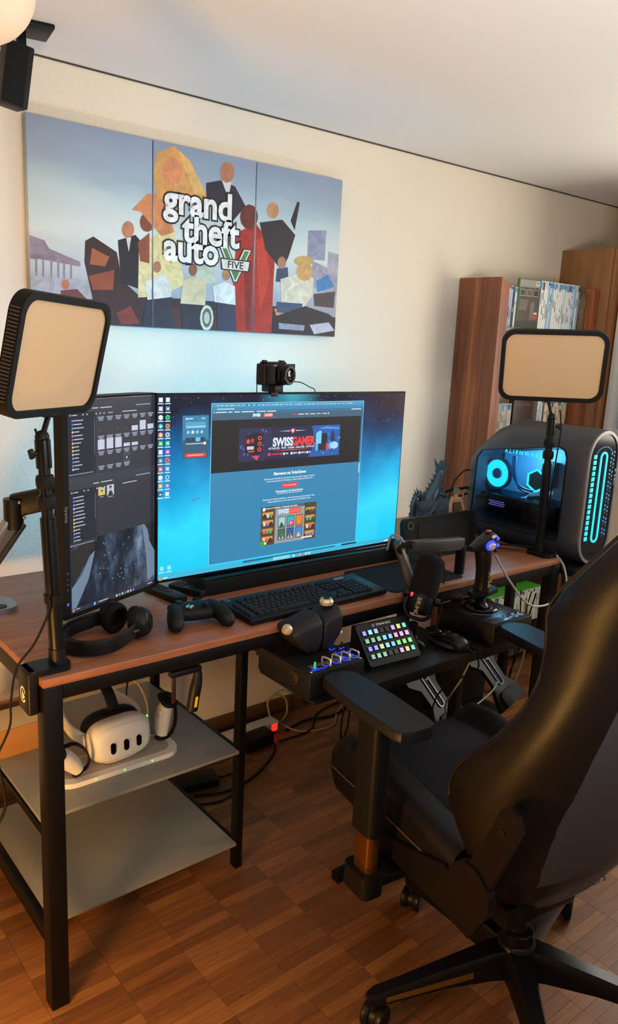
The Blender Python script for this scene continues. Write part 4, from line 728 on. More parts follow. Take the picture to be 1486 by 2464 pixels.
obj('elbow', cyl(BM(), (0.105, -0.476, 1.085), (0.105, -0.476, 1.165), 0.025, seg=24), BLACK, arm, world=True)
bm = BM(); bar(bm, (0.10, -0.476, 1.145), (0.30, -0.55, 1.19), 0.028, 0.062, 0.008); obj('upper_arm', bm, BLACK, arm, world=True)
bm = BM(); bar(bm, (0.135, -0.502, 1.152), (0.27, -0.552, 1.182), 0.006, 0.034, 0.003); obj('arm_cover', bm, DGREY, arm, world=True)
for p in ((0.112, -0.502, 1.158), (0.122, -0.506, 1.118)): obj('screw', ball(BM(), p, 0.005, 12), CHROME, arm, world=True)
obj('head_joint', cyl(BM(), (0.30, -0.55, 1.15), (0.30, -0.55, 1.22), 0.022), BLACK, arm, world=True)
bm = BM(); bar(bm, (0.30, -0.55, 1.185), (0.288, -0.606, 1.175), 0.04, 0.04, 0.004); bx = box(bm, (0.280, -0.612, 1.175), (0.09, 0.006, 0.09), 0, (0, 0, ma)); obj('mount_plate', bm, BLACK, arm, world=True)
def cable(label, pts, r=0.0028, m=RUBBER, name='cable', grp='cables'):
    return tag(obj(name, tube(BM(), pts, r), m), label, 'cable', grp)
cable('thin black cables hanging behind the portrait monitor', [(0.24, -0.60, 1.30), (0.20, -0.585, 1.24), (0.175, -0.58, 1.12), (0.20, -0.59, 1.03), (0.21, -0.61, 0.99), (0.25, -0.60, 0.97)], 0.003)

# ================================================================ soundbar
sb = thing('soundbar', 'long black soundbar lying in front of the large screen', 'soundbar', (1.0, -0.595, T))
obj('body', bx2(BM(), (0.585, -0.652, T + 0.0005), (1.44, -0.542, T + 0.046), 0.006, 3), mat('speaker_cloth', '#0b0b0d', 0.75, bump=0.3, bscale=900), sb, world=True)
obj('top_plate', bx2(BM(), (0.59, -0.647, T + 0.046), (1.435, -0.547, T + 0.0495), 0.002), mat('gloss_black', '#0e0f12', 0.22), sb, world=True)
text_obj('maker_mark', '.', 0.02, MATS['grey_print'], sb, Matrix.Translation((-0.3, -0.03, 0.0497)))

# ================================================================ camera on the screen's upper edge
cm = thing('photo_camera', 'small black photo camera on a mount above the large screen', 'camera', (0.845, -0.60, TZ1), math.radians(17))
obj('mount', bx2(BM(), (-0.022, -0.02, 0.0), (0.022, 0.03, 0.022), 0.003), BLACK, cm)
obj('mount_clip', bx2(BM(), (-0.03, -0.014, -0.012), (0.03, -0.012, 0.004), 0.0005), BLACK, cm)
bm = BM(); bx2(bm, (-0.062, -0.012, 0.022), (0.056, 0.022, 0.084), 0.005, 3); obj('body', bm, mat('camera_body', '#17161a', 0.5, bump=0.15, bscale=600), cm)
bm = BM(); bx2(bm, (-0.06, -0.030, 0.024), (-0.03, -0.010, 0.080), 0.008, 3); obj('grip', bm, mat('camera_grip', '#141316', 0.7, bump=0.3, bscale=900), cm)
bm = BM(); bx2(bm, (-0.05, -0.008, 0.084), (0.05, 0.018, 0.089), 0.002); cyl(bm, (-0.045, 0.004, 0.087), (-0.045, 0.004, 0.094), 0.008); cyl(bm, (0.04, 0.004, 0.087), (0.04, 0.004, 0.093), 0.010); obj('top_dials', bm, BLACK, cm)
bm = BM(); lathe(bm, [(0.0, 0.0), (0.030, 0.0), (0.032, 0.006), (0.031, 0.014), (0.029, 0.016), (0.029, 0.034), (0.027, 0.037), (0.021, 0.037), (0.018, 0.031), (0.0, 0.031)], Matrix.Translation((0.018, -0.010, 0.052)) @ RX(PI / 2, 0, 0), 32); obj('lens', bm, mat('lens_barrel', '#101012', 0.35), cm)
obj('front_glass', lathe(BM(), [(0.0, 0.034), (0.012, 0.0335), (0.018, 0.031)], Matrix.Translation((0.018, -0.010, 0.052)) @ RX(PI / 2, 0, 0), 24), mat('lens_glass', '#15131c', 0.05, coat=1.0), cm)
bm = BM(); bx2(bm, (0.057, 0.012, 0.030), (0.125, 0.018, 0.082), 0.002); obj('flip_screen', bm, BLACK, cm)
text_obj('brand_lettering', 'SONY', 0.008, mat('pale_print', '#b8a89a', 0.5), cm, Matrix.Translation((-0.012, -0.0125, 0.0785)) @ RX(PI / 2, 0, 0), 0.01)
cable('black lead curving from the photo camera to the screen edge', [(0.905, -0.605, 1.478), (0.945, -0.60, 1.476), (0.985, -0.596, 1.462), (1.01, -0.594, TZ1 + 0.002), (1.015, -0.585, 1.40)], 0.0016)
cable('short black leads under the photo camera body', [(0.79, -0.59, TZ1 + 0.024), (0.79, -0.59, TZ1 + 0.01), (0.79, -0.588, TZ1 - 0.05)], 0.0016)

# ================================================================ keyboard
kb = thing('keyboard', 'full size black keyboard in front of the soundbar', 'keyboard', (0.815, -0.838, T + 0.002), math.radians(0.6), rot=(math.radians(4), 0, math.radians(0.6)))
KW, KD = 0.503, 0.158
obj('case', bx2(BM(), (-KW / 2, -KD / 2, 0.006), (KW / 2, KD / 2, 0.022), 0.004, 3), mat('keyboard_case', '#131214', 0.4), kb)
obj('feet', bx2(BM(), (-KW / 2 + 0.03, KD / 2 - 0.03, -0.007), (KW / 2 - 0.03, KD / 2 - 0.015, 0.007)), RUBBER, kb)
KEYM = mat('keycap', '#1c1d20', 0.55); U = 0.0187
def keymesh(w):
    bm = BM(); loft(bm, [[Vector((a, b, 0.022)) for a, b in rrect(w - 0.0012, U - 0.0012, 0.002, 1)], [Vector((a, b, 0.0275)) for a, b in rrect(w - 0.0042, U - 0.0042, 0.002, 1)]])
    bmesh.ops.recalc_face_normals(bm, faces=bm.faces[:]); me = bpy.data.meshes.new('key'); bm.to_mesh(me); bm.free(); me.materials.append(KEYM); return me
KM = {}
def key(x, y, w=1.0):
    if w not in KM: KM[w] = keymesh(w * U)
    inst(KM[w], 'key', kb, Matrix.Translation((x + w * U / 2, y, 0)))
kx0 = -KW / 2 + 0.036; ky = KD / 2 - 0.033
for r in range(5): key(-KW / 2 + 0.009, ky - 0.024 - r * U)
x = kx0
for i in range(13):
    key(x, ky); x += U + (0.0095 if i in (0, 4, 8) else 0)
ry = ky - 0.024
for r, row in enumerate(([1] * 13 + [2], [1.5] + [1] * 12 + [1.5], [1.75] + [1] * 11 + [2.25], [2.25] + [1] * 10 + [2.75], [1.25] * 3 + [6.25] + [1.25] * 4)):
    x = kx0
    for w in row: key(x, ry - r * U, w); x += w * U
x1 = kx0 + 15 * U + 0.006
for r in (0, 1, 4): 
    for c in range(3): key(x1 + c * U, ry - r * U)
key(x1 + U, ry - 3 * U)
for c in range(3): key(x1 + c * U, ky)
x2 = x1 + 3 * U + 0.006
for r in range(5):
    for c in range(4): key(x2 + c * U, ry - r * U)
obj('volume_roller', cyl(BM(), (x2 + 0.012, ky + 0.006, 0.0235), (x2 + 0.052, ky + 0.006, 0.0235), 0.0055), mat('roller_grey', '#6d7076', 0.4, 0.5), kb)
text_obj('maker_mark', 'G', 0.02, MATS['grey_print'], kb, Matrix.Translation((-KW / 2 + 0.018, KD / 2 - 0.016, 0.0222)))
tag(obj('desk_mat', prism(BM(), rrect(0.33, 0.245, 0.02, 6, (1.262, -0.795)), T + 0.0002, T + 0.003, lambda a, b, d: (a, b, d)), mat('mat_fabric', '#131315', 0.8, bump=0.2, bscale=900)), 'black mouse mat lying on the desk right of the keyboard', 'mouse mat')

# ================================================================ headphones
hp = thing('headphones', 'black over-ear headphones lying on the front left of the desk', 'headphones', (0.21, -0.81, T))
LEA = mat('soft_leather', '#151413', 0.45, bump=0.1, bscale=500)
zb = T + 0.024
pts = [(0.268, -0.735, zb + 0.012), (0.225, -0.718, zb + 0.006), (0.165, -0.730, zb), (0.122, -0.775, zb - 0.002), (0.118, -0.83, zb - 0.002), (0.150, -0.873, zb), (0.205, -0.885, zb + 0.002), (0.262, -0.862, zb + 0.008), (0.292, -0.838, zb + 0.014)]
obj('headband', ribbon(BM(), pts, 0.038, 0.006), LEA, hp, world=True)
pts2 = [(0.226, -0.726, zb + 0.004), (0.172, -0.738, zb), (0.132, -0.779, zb), (0.128, -0.826, zb), (0.155, -0.863, zb), (0.205, -0.875, zb)]
obj('head_cushion', ribbon(BM(), pts2, 0.030, 0.012), mat('headband_pad', '#0f0e0e', 0.7), hp, world=True)
def cup(c, n, sgn):
    q = Vector(n).normalized().to_track_quat('Z', 'Y').to_matrix().to_4x4(); M = Matrix.Translation(Vector(c)) @ q
    sc = Matrix.Diagonal((0.92, 1.05, 1, 1))
    s = obj('ear_cup', lathe(BM(), [(0.0, 0.030), (0.014, 0.0295), (0.018, 0.027), (0.026, 0.026), (0.031, 0.021), (0.036, 0.010), (0.037, 0.0)], M @ sc, 32), LEA, hp, world=True)
    obj('ear_pad', lathe(BM(), [(0.022, -0.004), (0.027, -0.020), (0.034, -0.022), (0.039, -0.015), (0.039, -0.004), (0.036, 0.001)], M @ sc, 32), mat('ear_foam', '#0c0b0b', 0.8), s, world=True)
    obj('cup_ring', lathe(BM(), [(0.0145, 0.0297), (0.017, 0.0305), (0.019, 0.0285), (0.0165, 0.028)], M @ sc, 32), BLACK, s, world=True)
cup((0.268, -0.752, T + 0.043), (-0.25, 0.95, 0.18), 1); cup((0.307, -0.822, T + 0.043), (0.75, -0.62, 0.12), -1)
bm = BM(); tube(bm, [(0.235, -0.722, zb + 0.006), (0.255, -0.725, T + 0.05), (0.268, -0.730, T + 0.075), (0.285, -0.745, T + 0.078)], 0.005); obj('yoke', bm, BLACK, hp, world=True)
bm = BM(); tube(bm, [(0.27, -0.857, zb + 0.01), (0.298, -0.845, T + 0.035), (0.315, -0.842, T + 0.05)], 0.006); obj('yoke', bm, BLACK, hp, world=True)
hp.location.x -= 0.022; hp.location.y -= 0.012

# ================================================================ gamepad
gp = thing('gamepad', 'black wireless gamepad with grips towards the chair', 'gamepad', (0.455, -0.825, T), math.radians(-14))
GM = mat('gamepad_shell', '#161516', 0.55, bump=0.08, bscale=900)
bm = BM(); sbox(bm, (0, 0.012, 0.034), (0.068, 0.032, 0.018), 3.0, rot=(0.25, 0, 0))
for s in (-1, 1):
    tube(bm, [(s * 0.048, 0.02, 0.034), (s * 0.060, -0.012, 0.032), (s * 0.068, -0.045, 0.024), (s * 0.070, -0.066, 0.017)], 0.02, 16, 6, rad=lambda t: 0.024 - 0.004 * t - 0.010 * max(0, t - 0.75) * 4 * 0.9)
obj('shell', bm, GM, gp, smooth=60)
for x, y in ((-0.042, 0.024), (0.022, -0.004)):
    bm = BM(); cyl(bm, (x, y, 0.045), (x, y, 0.055), 0.005); lathe(bm, [(0.0, 0.0555), (0.008, 0.056), (0.0095, 0.058), (0.009, 0.0605), (0.006, 0.0595), (0.0, 0.059)], Matrix.Translation((x, y, 0)), 20); obj('thumb_stick', bm, BLACK, gp)
bm = BM(); box(bm, (-0.020, -0.002, 0.0515), (0.022, 0.007, 0.006), 0.001); box(bm, (-0.020, -0.002, 0.0515), (0.007, 0.022, 0.006), 0.001); obj('direction_pad', bm, mat('pad_silver', '#9a9c9f', 0.25, 0.8), gp)
for k, (dx, dy) in enumerate(((0.011, 0), (-0.011, 0), (0, 0.011), (0, -0.011))): obj('button', cyl(BM(), (0.044 + dx, 0.024 + dy, 0.046), (0.044 + dx, 0.024 + dy, 0.0535), 0.0048), BLACK, gp)
for s in (-1, 1): obj('shoulder_button', sbox(BM(), (s * 0.045, 0.045, 0.034), (0.022, 0.008, 0.012), 3), BLACK, gp)

# ================================================================ remotes and dock, puck
def remote(label, loc, rz, l, w, h, n):
    r = thing('remote_control', label, 'remote', loc, rz, 'remotes beside the soundbar')
    obj('body', box(BM(), (0, 0, h / 2 + 0.0005), (w, l, h), 0.004), BLACK, r)
    bm0 = box(BM(), (0, 0, 0), (0.007, 0.006, 0.003), 0.0008); b0 = None
    for i in range(n):
        for c in range(3):
            M = Matrix.Translation(((c - 1) * w * 0.28, l * 0.42 - i * l * 0.062, h + 0.001))
            if b0 is None: b0 = obj('button', bm0, DGREY, r); b0.matrix_local = M
            else: inst(b0, 'button', r, M)
    bm = BM(); lathe(bm, [(0.0, 0), (0.009, 0), (0.009, 0.002), (0.006, 0.0025), (0.0, 0.0015)], Matrix.Translation((0, -l * 0.12, h + 0.0005)), 18); obj('dial', bm, BLACK, r)
    return r
remote('long black remote with rows of buttons below the large screen', (0.492, -0.585, T), math.radians(8), 0.155, 0.046, 0.02, 9)
remote('shorter black remote leaning beside the long remote', (0.565, -0.595, T), math.radians(22), 0.12, 0.042, 0.022, 6)
pk = thing('knob_puck', 'small round black knob between gamepad and keyboard', 'knob', (0.548, -0.672, T))
obj('cap', lathe(BM(), [(0, 0.0005), (0.013, 0.0005), (0.013, 0.008), (0.011, 0.011), (0.0, 0.0112)]), BLACK, pk)

# ================================================================ key lights
def key_light(name, label, base, top, ctr, ax, az, w, h, twist, dif, sides):
    """clamp on the desk edge, telescopic pole, ball head and a flat panel with rounded corners"""
    k = thing(name, label, 'light', base); B = Vector(base); Tp = Vector(top); d = Tp - B
    P = lambda t: tuple(B + d * t)
    obj('pole', cyl(BM(), P(0.0), P(0.62), 0.0165, 0.0165, 24), mat('pole_black', '#131213', 0.38), k, world=True)
    obj('pole_foot', cyl(BM(), P(0.0), P(0.07), 0.0205, 0.0185, 24), BLACK, k, world=True)
    obj('cable_clip', cyl(BM(), P(0.27), P(0.305), 0.0205, 0.0205, 24), BLACK, k, world=True)
    obj('upper_pole', cyl(BM(), P(0.6), P(0.93), 0.0125, 0.0125, 20), BLACK, k, world=True)
    for t in (0.655, 0.735):
        bm = BM(); lathe(bm, [(0.012, 0), (0.018, 0.002), (0.020, 0.012), (0.020, 0.022), (0.0175, 0.030), (0.012, 0.031)], Matrix.Translation(Vector(P(t))) @ d.to_track_quat('Z', 'Y').to_matrix().to_4x4(), 16); obj('twist_lock', bm, RUBBER, k, world=True, smooth=20)
    obj('ball_head', cyl(BM(), P(0.82), P(0.93), 0.0165, 0.0165, 24), mat('gloss_pole', '#17130f', 0.2), k, world=True)
    obj('ball', ball(BM(), P(0.94), 0.015), BLACK, k, world=True)
    nk = Vector(ctr) - az * (h / 2)
    bm = BM(); cyl(bm, P(0.94), tuple(nk), 0.006); box(bm, tuple(nk + az * 0.0), (0.03, 0.02, 0.012), 0.002); obj('neck', bm, BLACK, k, world=True)
    bm = BM(); q = Vector(P(0.88)); cyl(bm, tuple(q), tuple(q + twist * 0.03), 0.005); bar(bm, tuple(q + twist * 0.03 - Vector((0, 0, 0.010))), tuple(q + twist * 0.036 + Vector((0, 0, 0.010))), 0.008, 0.012, 0.002); obj('wing_screw', bm, BLACK, k, world=True)
    ny = ax.cross(az).normalized()   # points out of the lit face (towards the viewer side)
    F = lambda a, b, dd: Vector(ctr) + ax * a + az * b + ny * dd
    out = rrect(w, h, 0.045, 8); inn = rrect(w - 0.030, h - 0.030, 0.034, 8)
    fr = obj('panel_frame', ring(BM(), out, inn, -0.018, 0.010, F), mat('light_frame', '#121112', 0.6), k, world=True)
    bm = BM(); prism(bm, rrect(w - 0.002, h - 0.002, 0.044, 8), -0.02, -0.012, F); obj('panel_back', bm, MATTE, k, world=True)
    obj('diffuser', prism(BM(), inn, -0.011, 0.004, F), mat('diffuser_' + dif, '#' + dif, 0.55), k, world=True)
    if sides:   # cooling fins along the visible left edge
        fb = box(BM(), (0, 0, 0), (0.003, 0.020, 0.0035)); f0 = None; Rm = Matrix((ax, ny, az)).transposed().to_4x4()
        for i in range(26):
            M = ROOT[fr.name].inverted() @ Matrix.Translation(F(-w / 2 - 0.0015, -h / 2 + 0.035 + i * (h - 0.07) / 25, -0.004)) @ Rm
            if f0 is None: f0 = obj('fin', fb, mat('fin_brown', '#3a3024', 0.5), fr); f0.matrix_local = M
            else: inst(f0, 'fin', fr, M)
    return k
# left light stands at the front left corner of the desk
lc = Vector((0.078, -0.880, 1.548)); lax = Vector((0.788, 0.615, -0.029)).normalized(); laz0 = Vector((0.149, -0.145, 0.978)); laz = (laz0 - lax * laz0.dot(lax)).normalized()
klL = key_light('key_light', 'light panel on a black pole at the near left corner of the desk', (0.052, -0.898, T + 0.012), (0.030, -0.895, 1.415), lc, lax, laz, 0.35, 0.25, Vector((-0.9, -0.43, 0)), 'c6a57c', True)
bm = BM(); bx2(bm, (-0.026, -0.925, 0.772), (-0.0015, -0.862, T + 0.014), 0.006, 3); obj('clamp', bm, BLACK, klL, world=True)
bm = BM(); prism(bm, rrect(0.10, 0.063, 0.02, 6, (0.028, -0.8935)), T + 0.0004, T + 0.014, lambda a, b, d: (a, b, d)); obj('clamp_top', bm, BLACK, klL, world=True)
bm = BM(); bx2(bm, (-0.02, -0.92, 0.772), (0.0, -0.867, 0.78), 0.002); obj('clamp_jaw', bm, BLACK, klL, world=True)
LOGO = mat('logo_cream', '#e8d9b8', 0.5)
bm = BM(); arc = [(0.0165 * math.cos(t) , 0.0165 * math.sin(t)) for t in [math.radians(a) for a in range(20, 341, 12)]]; arci = [(0.0125 * math.cos(t), 0.0125 * math.sin(t)) for t in [math.radians(a) for a in range(20, 341, 12)]]
V = [(-0.0264, -0.894 - a, 0.815 + b * 1.15) for a, b in arc] + [(-0.0264, -0.894 - a, 0.815 + b * 1.15) for a, b in arci]
n = len(arc); vs = [bm.verts.new(v) for v in V]
for i in range(n - 1): bm.faces.new((vs[i], vs[i + 1], vs[n + i + 1], vs[n + i]))
q = [bm.verts.new(v) for v in ((-0.0264, -0.889, 0.806), (-0.0264, -0.889, 0.826), (-0.0264, -0.902, 0.815), (-0.0264, -0.906, 0.812), (-0.0264, -0.894, 0.803))]; bm.faces.new(q)
obj('maker_mark', bm, LOGO, klL, world=True, smooth=0)
cable('thin black power lead falling from the left light pole past the desk edge', [(0.018, -0.893, 1.40), (0.022, -0.905, 1.36), (0.026, -0.915, 1.20), (0.028, -0.918, 1.05), (0.028, -0.916, 1.005), (0.0, -0.90, 0.93), (-0.035, -0.885, 0.875), (-0.05, -0.885, 0.80), (-0.055, -0.885, 0.74), (-0.085, -0.87, 0.66), (-0.12, -0.85, 0.55), (-0.13, -0.84, 0.40)], 0.0026)
rc = Vector((1.870, -0.860, 1.553)); rax = Vector((0.617, -0.787, 0.02)).normalized(); raz = Vector((-0.20, -0.12, 0.97)); raz = (raz - rax * raz.dot(rax)).normalized()
klR = key_light('key_light', 'light panel on a black pole at the far right of the desk', (1.905, -0.868, T + 0.012), (1.888, -0.868, 1.405), rc, rax, raz, 0.360, 0.254, Vector((0.8, -0.6, 0)), 'c6a57c', False)
bm = BM(); prism(bm, rrect(0.066, 0.10, 0.02, 6, (1.905, -0.878)), T + 0.0004, T + 0.014, lambda a, b, d: (a, b, d)); obj('clamp_top', bm, BLACK, klR, world=True)
cable('thin black lead running down the right light pole', [(1.91, -0.885, 1.40), (1.925, -0.888, 1.33), (1.915, -0.89, 1.24), (1.908, -0.89, 1.15), (1.905, -0.888, 1.0)], 0.0026)

# ================================================================ console slab, dragon sculpture, little warrior
sl_ = thing('handheld_console', 'black rounded slab with a ring at its upper left corner', 'console', (1.555, -0.70, T), 0, rot=(math.radians(-8), 0, math.radians(-2)))
F = lambda a, b, d: Vector((a, d, b + 0.077))
obj('body', prism(BM(), rrect(0.365, 0.152, 0.022, 6), 0.0, 0.022, F), mat('console_black', '#111012', 0.45), sl_)
obj('inset_panel', prism(BM(), rrect(0.255, 0.112, 0.016, 4, (0.01, -0.004)), -0.002, 0.002, F), mat('console_inset', '#1a191a', 0.5), sl_)
obj('stick_ring', ring(BM(), rrect(0.028, 0.028, 0.0139, 6, (-0.155, 0.05)), rrect(0.021, 0.021, 0.0104, 6, (-0.155, 0.05)), -0.003, 0.001, F), mat('ring_grey', '#4f5a5a', 0.4), sl_)
STN = mat('sculpture_stone', '#37312d', 0.85, bump=0.8, bscale=60); DRG = mat('dragon_dark', '#33302f', 0.55, bump=0.7, bscale=120)
dr = thing('dragon_sculpture', 'dark grey dragon sculpture roaring on a rock behind the console', 'sculpture', (1.745, -0.47, T))
rr = random.Random(4)
bm = BM(); bmesh.ops.create_icosphere(bm, subdivisions=3, radius=1.0, matrix=Matrix.Translation((0, 0, 0.07)) @ Matrix.Diagonal((0.105, 0.075, 0.10, 1)))
for v in bm.verts:
    v.co += Vector((rr.uniform(-1, 1), rr.uniform(-1, 1), rr.uniform(-1, 1))) * 0.009
    if v.co.z < 0.001: v.co.z = 0.001
obj('rock', bm, STN, dr, smooth=20)
bm = BM(); ball(bm, (-0.045, -0.01, 0.125), (0.045, 0.04, 0.035)); obj('rock_top', bm, STN, dr)
NP = [Vector(q) for q in ((-0.040, 0.01, 0.105), (-0.034, 0.0, 0.145), (-0.018, -0.010, 0.185), (-0.004, -0.016, 0.225), (0.002, -0.020, 0.258), (0.002, -0.024, 0.280))]
bm = BM(); tube(bm, NP, 0.02, 14, rad=lambda t: 0.026 * (1 - t) ** 0.9 + 0.0105); ball(bm, (-0.040, 0.008, 0.125), (0.034, 0.026, 0.034), 16); obj('body', bm, DRG, dr, smooth=60)
bm = BM(); tube(bm, [(-0.036, -0.022, 0.14), (-0.024, -0.030, 0.18), (-0.010, -0.030, 0.215), (-0.003, -0.029, 0.25), (-0.004, -0.033, 0.278)], 0.006, 8, rad=lambda t: 0.0085 - 0.004 * t); obj('throat_plates', bm, mat('dragon_pale', '#6f7078', 0.5, bump=0.5, bscale=200), dr, smooth=60)
def jaw(pts, nm):
    bm = BM(); loft(bm, [[(c[0] - w, c[1] - h, c[2]), (c[0] + w, c[1] - h, c[2]), (c[0] + w, c[1] + h, c[2] + 0.003), (c[0] - w, c[1] + h, c[2] + 0.003)] for c, w, h in pts]); obj(nm, bm, DRG, dr, smooth=20)
jaw((((0.0, -0.026, 0.272), 0.013, 0.011), ((-0.004, -0.030, 0.290), 0.011, 0.009), ((-0.006, -0.036, 0.308), 0.006, 0.006)), 'upper_jaw')
jaw((((0.010, -0.026, 0.272), 0.012, 0.010), ((0.020, -0.030, 0.286), 0.008, 0.007), ((0.028, -0.036, 0.300), 0.004, 0.004)), 'lower_jaw')
def spike(a, b, r): bm = BM(); cyl(bm, a, b, r, 0.0003, 6); obj('spike', bm, DRG, dr)
for s in (-1, 1):
    for k in range(5): spike((0.004 + s * 0.010, -0.014, 0.262 + 0.006 * k), (0.010 + s * (0.024 + 0.003 * k) + 0.006, -0.002, 0.284 + 0.009 * k), 0.0045)
    for k in range(10):
        t = k / 9; c = NP[0].lerp(NP[4], t); w = 0.026 * (1 - t) ** 0.9 + 0.010
        spike((c.x + s * w * 0.8, c.y, c.z), (c.x + s * (w + 0.020), c.y + 0.004, c.z + 0.015), 0.0055)
for s in (-1, 1):
    sh = Vector((-0.035 + s * 0.02, 0.002, 0.150)); el = Vector((-0.104, 0.0, 0.172)) if s < 0 else Vector((0.058, 0.0, 0.160)); tip = Vector((-0.118, -0.012, 0.05)) if s < 0 else Vector((0.128, -0.012, 0.012))
    mid = (el + tip) / 2 + Vector((s * 0.016, 0, 0.018))
    bm = BM(); tube(bm, [sh, (sh + el) / 2 + Vector((0, 0, 0.014)), el], 0.010, 10, rad=lambda t: 0.015 - 0.006 * t); tube(bm, [el, mid, tip], 0.007, 10, rad=lambda t: 0.011 - 0.007 * t); obj('wing_arm', bm, DRG, dr, smooth=60)
    th_ = Vector((0, 0.004, 0)); o1 = el + Vector((-s * 0.012, 0.008, -0.012)); o2 = mid + Vector((-s * 0.034, 0.008, -0.014)); o3 = tip + Vector((-s * 0.038, 0.008, -0.004))
    bm = BM(); loft(bm, [[el, el + th_, o1 + th_, o1], [mid, mid + th_, o2 + th_, o2], [tip, tip + th_, o3 + th_, o3]]); obj('wing', bm, DRG, dr, smooth=20)
    for k in range(5):
        q = sh.lerp(el, k / 4) + Vector((0, 0, 0.016 if 0 < k < 4 else 0.008)); spike(tuple(q), tuple(q + Vector((s * 0.010, 0.002, 0.020 + 0.006 * (k % 2)))), 0.005)
    for k in range(4):
        q = el.lerp(mid, k / 3); spike(tuple(q), tuple(q + Vector((s * 0.018, 0.002, 0.012))), 0.0045)
bm = BM(); tube(bm, [(-0.075, -0.045, 0.095), (-0.065, -0.055, 0.115), (-0.05, -0.05, 0.13), (-0.03, -0.03, 0.14)], 0.008, 8); obj('claw', bm, DRG, dr, smooth=60)

# plain bronze toned figurine in front (stand-in without a character's look)
fg = thing('warrior_figurine', 'small bronze toned standing figurine in front of the dragon', 'figurine', (1.742, -0.585, T), 0)
SK = mat('figurine_skin', '#a8764e', 0.6); AR = mat('figurine_tunic', '#4a3826', 0.6)
bm = BM()
for s in (-1, 1): tube(bm, [(s * 0.010, 0, 0.078), (s * 0.013, 0.002, 0.04), (s * 0.015, -0.002, 0.004)], 0.008, 8, rad=lambda t: 0.011 - 0.004 * t)
tube(bm, [(0, 0, 0.07), (0, 0, 0.10), (0, 0, 0.13), (0, 0, 0.146), (0, 0, 0.16)], 0.02, 12, rad=lambda t: [0.016, 0.017, 0.021, 0.008, 0.006][min(4, int(t * 4.01))])
ball(bm, (0, -0.001, 0.168), (0.0105, 0.012, 0.0135), 14)
for s in (-1, 1): tube(bm, [(s * 0.019, 0, 0.140), (s * 0.030, -0.003, 0.118), (s * 0.036, -0.010, 0.096), (s * 0.038, -0.014, 0.082)], 0.006, 8, rad=lambda t: 0.0085 - 0.003 * t)
obj('body', bm, SK, fg, smooth=60)
bm = BM(); tube(bm, [(0, 0, 0.062), (0, 0, 0.085), (0, 0, 0.115), (0, 0, 0.142)], 0.02, 14, rad=lambda t: 0.021 - 0.002 * t); obj('tunic', bm, AR, fg)
bm = BM(); lathe(bm, [(0.0125, 0.166), (0.0125, 0.172), (0.009, 0.181), (0.0, 0.184)], None, 16); obj('cap', bm, mat('figurine_cap', '#5c5348', 0.5, 0.4), fg)
bm = BM(); lathe(bm, [(0.0225, 0.083), (0.0235, 0.086), (0.0225, 0.089)], None, 16); obj('belt', bm, mat('figurine_belt', '#b8a48a', 0.6), fg)
for ch_ in fg.children: ch_.location.z = 0.035
obj('base', lathe(BM(), [(0, 0.0003), (0.036, 0.0003), (0.034, 0.02), (0.03, 0.0385), (0, 0.039)], None, 18), STN, fg, smooth=20)

# ================================================================ computer on its side table
tb = thing('side_table', 'low black side table carrying the computer right of the desk', 'table', (2.15, -0.74, 0))
obj('top', bx2(BM(), (1.955, -1.065, 0.795), (2.40, -0.40, 0.822), 0.003), mat('table_black', '#161517', 0.3), tb, world=True)
for x0, y0 in ((1.97, -1.05), (2.35, -1.05), (1.97, -0.45), (2.35, -0.45)): obj('leg', bx2(BM(), (x0, y0, 0), (x0 + 0.035, y0 + 0.035, 0.795), 0.002), METALB, tb, world=True)
pc = thing('computer_tower', 'dark grey computer tower with cyan lit oval front and side window', 'computer', (2.105, -0.72, 0.823))
PW, PH = 0.205, 0.505; z0 = 0.826; YF, YB = -0.975, -0.435; PXC = 2.085
def capsule(w, h, n=10):
    r = w / 2; o = []
    for i in range(n + 1): a = PI * i / n; o.append((r * math.cos(a), h - r + r * math.sin(a)))
    for i in range(n + 1): a = PI + PI * i / n; o.append((r * math.cos(a), r + r * math.sin(a)))
    return o
SH = mat('tower_shell', '#383a40', 0.42)
bm = BM(); secs = []
for y, w, h, dz in ((YF, PW, PH, 0), (YF + 0.02, PW + 0.012, PH + 0.006, -0.003), (-0.62, PW + 0.012, PH + 0.006, -0.003), (-0.53, PW + 0.008, PH - 0.035, -0.003), (-0.455, PW, PH - 0.105, 0), (YB, PW - 0.02, PH - 0.12, 0)):
    secs.append([(PXC + a, y, z0 + dz + b) for a, b in capsule(w, h, 14)])
loft(bm, secs); shell = obj('shell', bm, SH, pc, world=True, smooth=35)
fo = [(PXC + a, z0 + b) for a, b in capsule(PW, PH, 14)]
def cap2(w, h, zc): return [(PXC + a, z0 + zc - h / 2 + b) for a, b in capsule(w, h, 14)]
FY = lambda a, b, d: (a, YF - d, b)
obj('front_rim', ring(BM(), cap2(PW, PH, PH / 2), cap2(PW - 0.022, PH - 0.022, PH / 2), -0.001, 0.006, FY), mat('rim_grey', '#6a6c72', 0.3), pc, world=True, smooth=30)
fp = obj('front_panel', prism(BM(), cap2(PW - 0.022, PH - 0.022, PH / 2), -0.002, 0.0015, FY), mat('front_black', '#0d1420', 0.12), pc, world=True, smooth=30)
CY = mat('cyan_light', '#10343c', 0.4, emit=1.5, ecol='#22d8f4'); CY2 = mat('cyan_dim', '#0a2a3a', 0.4, emit=0.55, ecol='#1aa0dc')
for k in range(16):
    bm = BM(); box(bm, (PXC - 0.058 + 0.0, YF - 0.003, z0 + 0.103 + k * 0.0205), (0.017, 0.003, 0.0150), 0.001); obj('light_cell', bm, CY, fp, world=True)
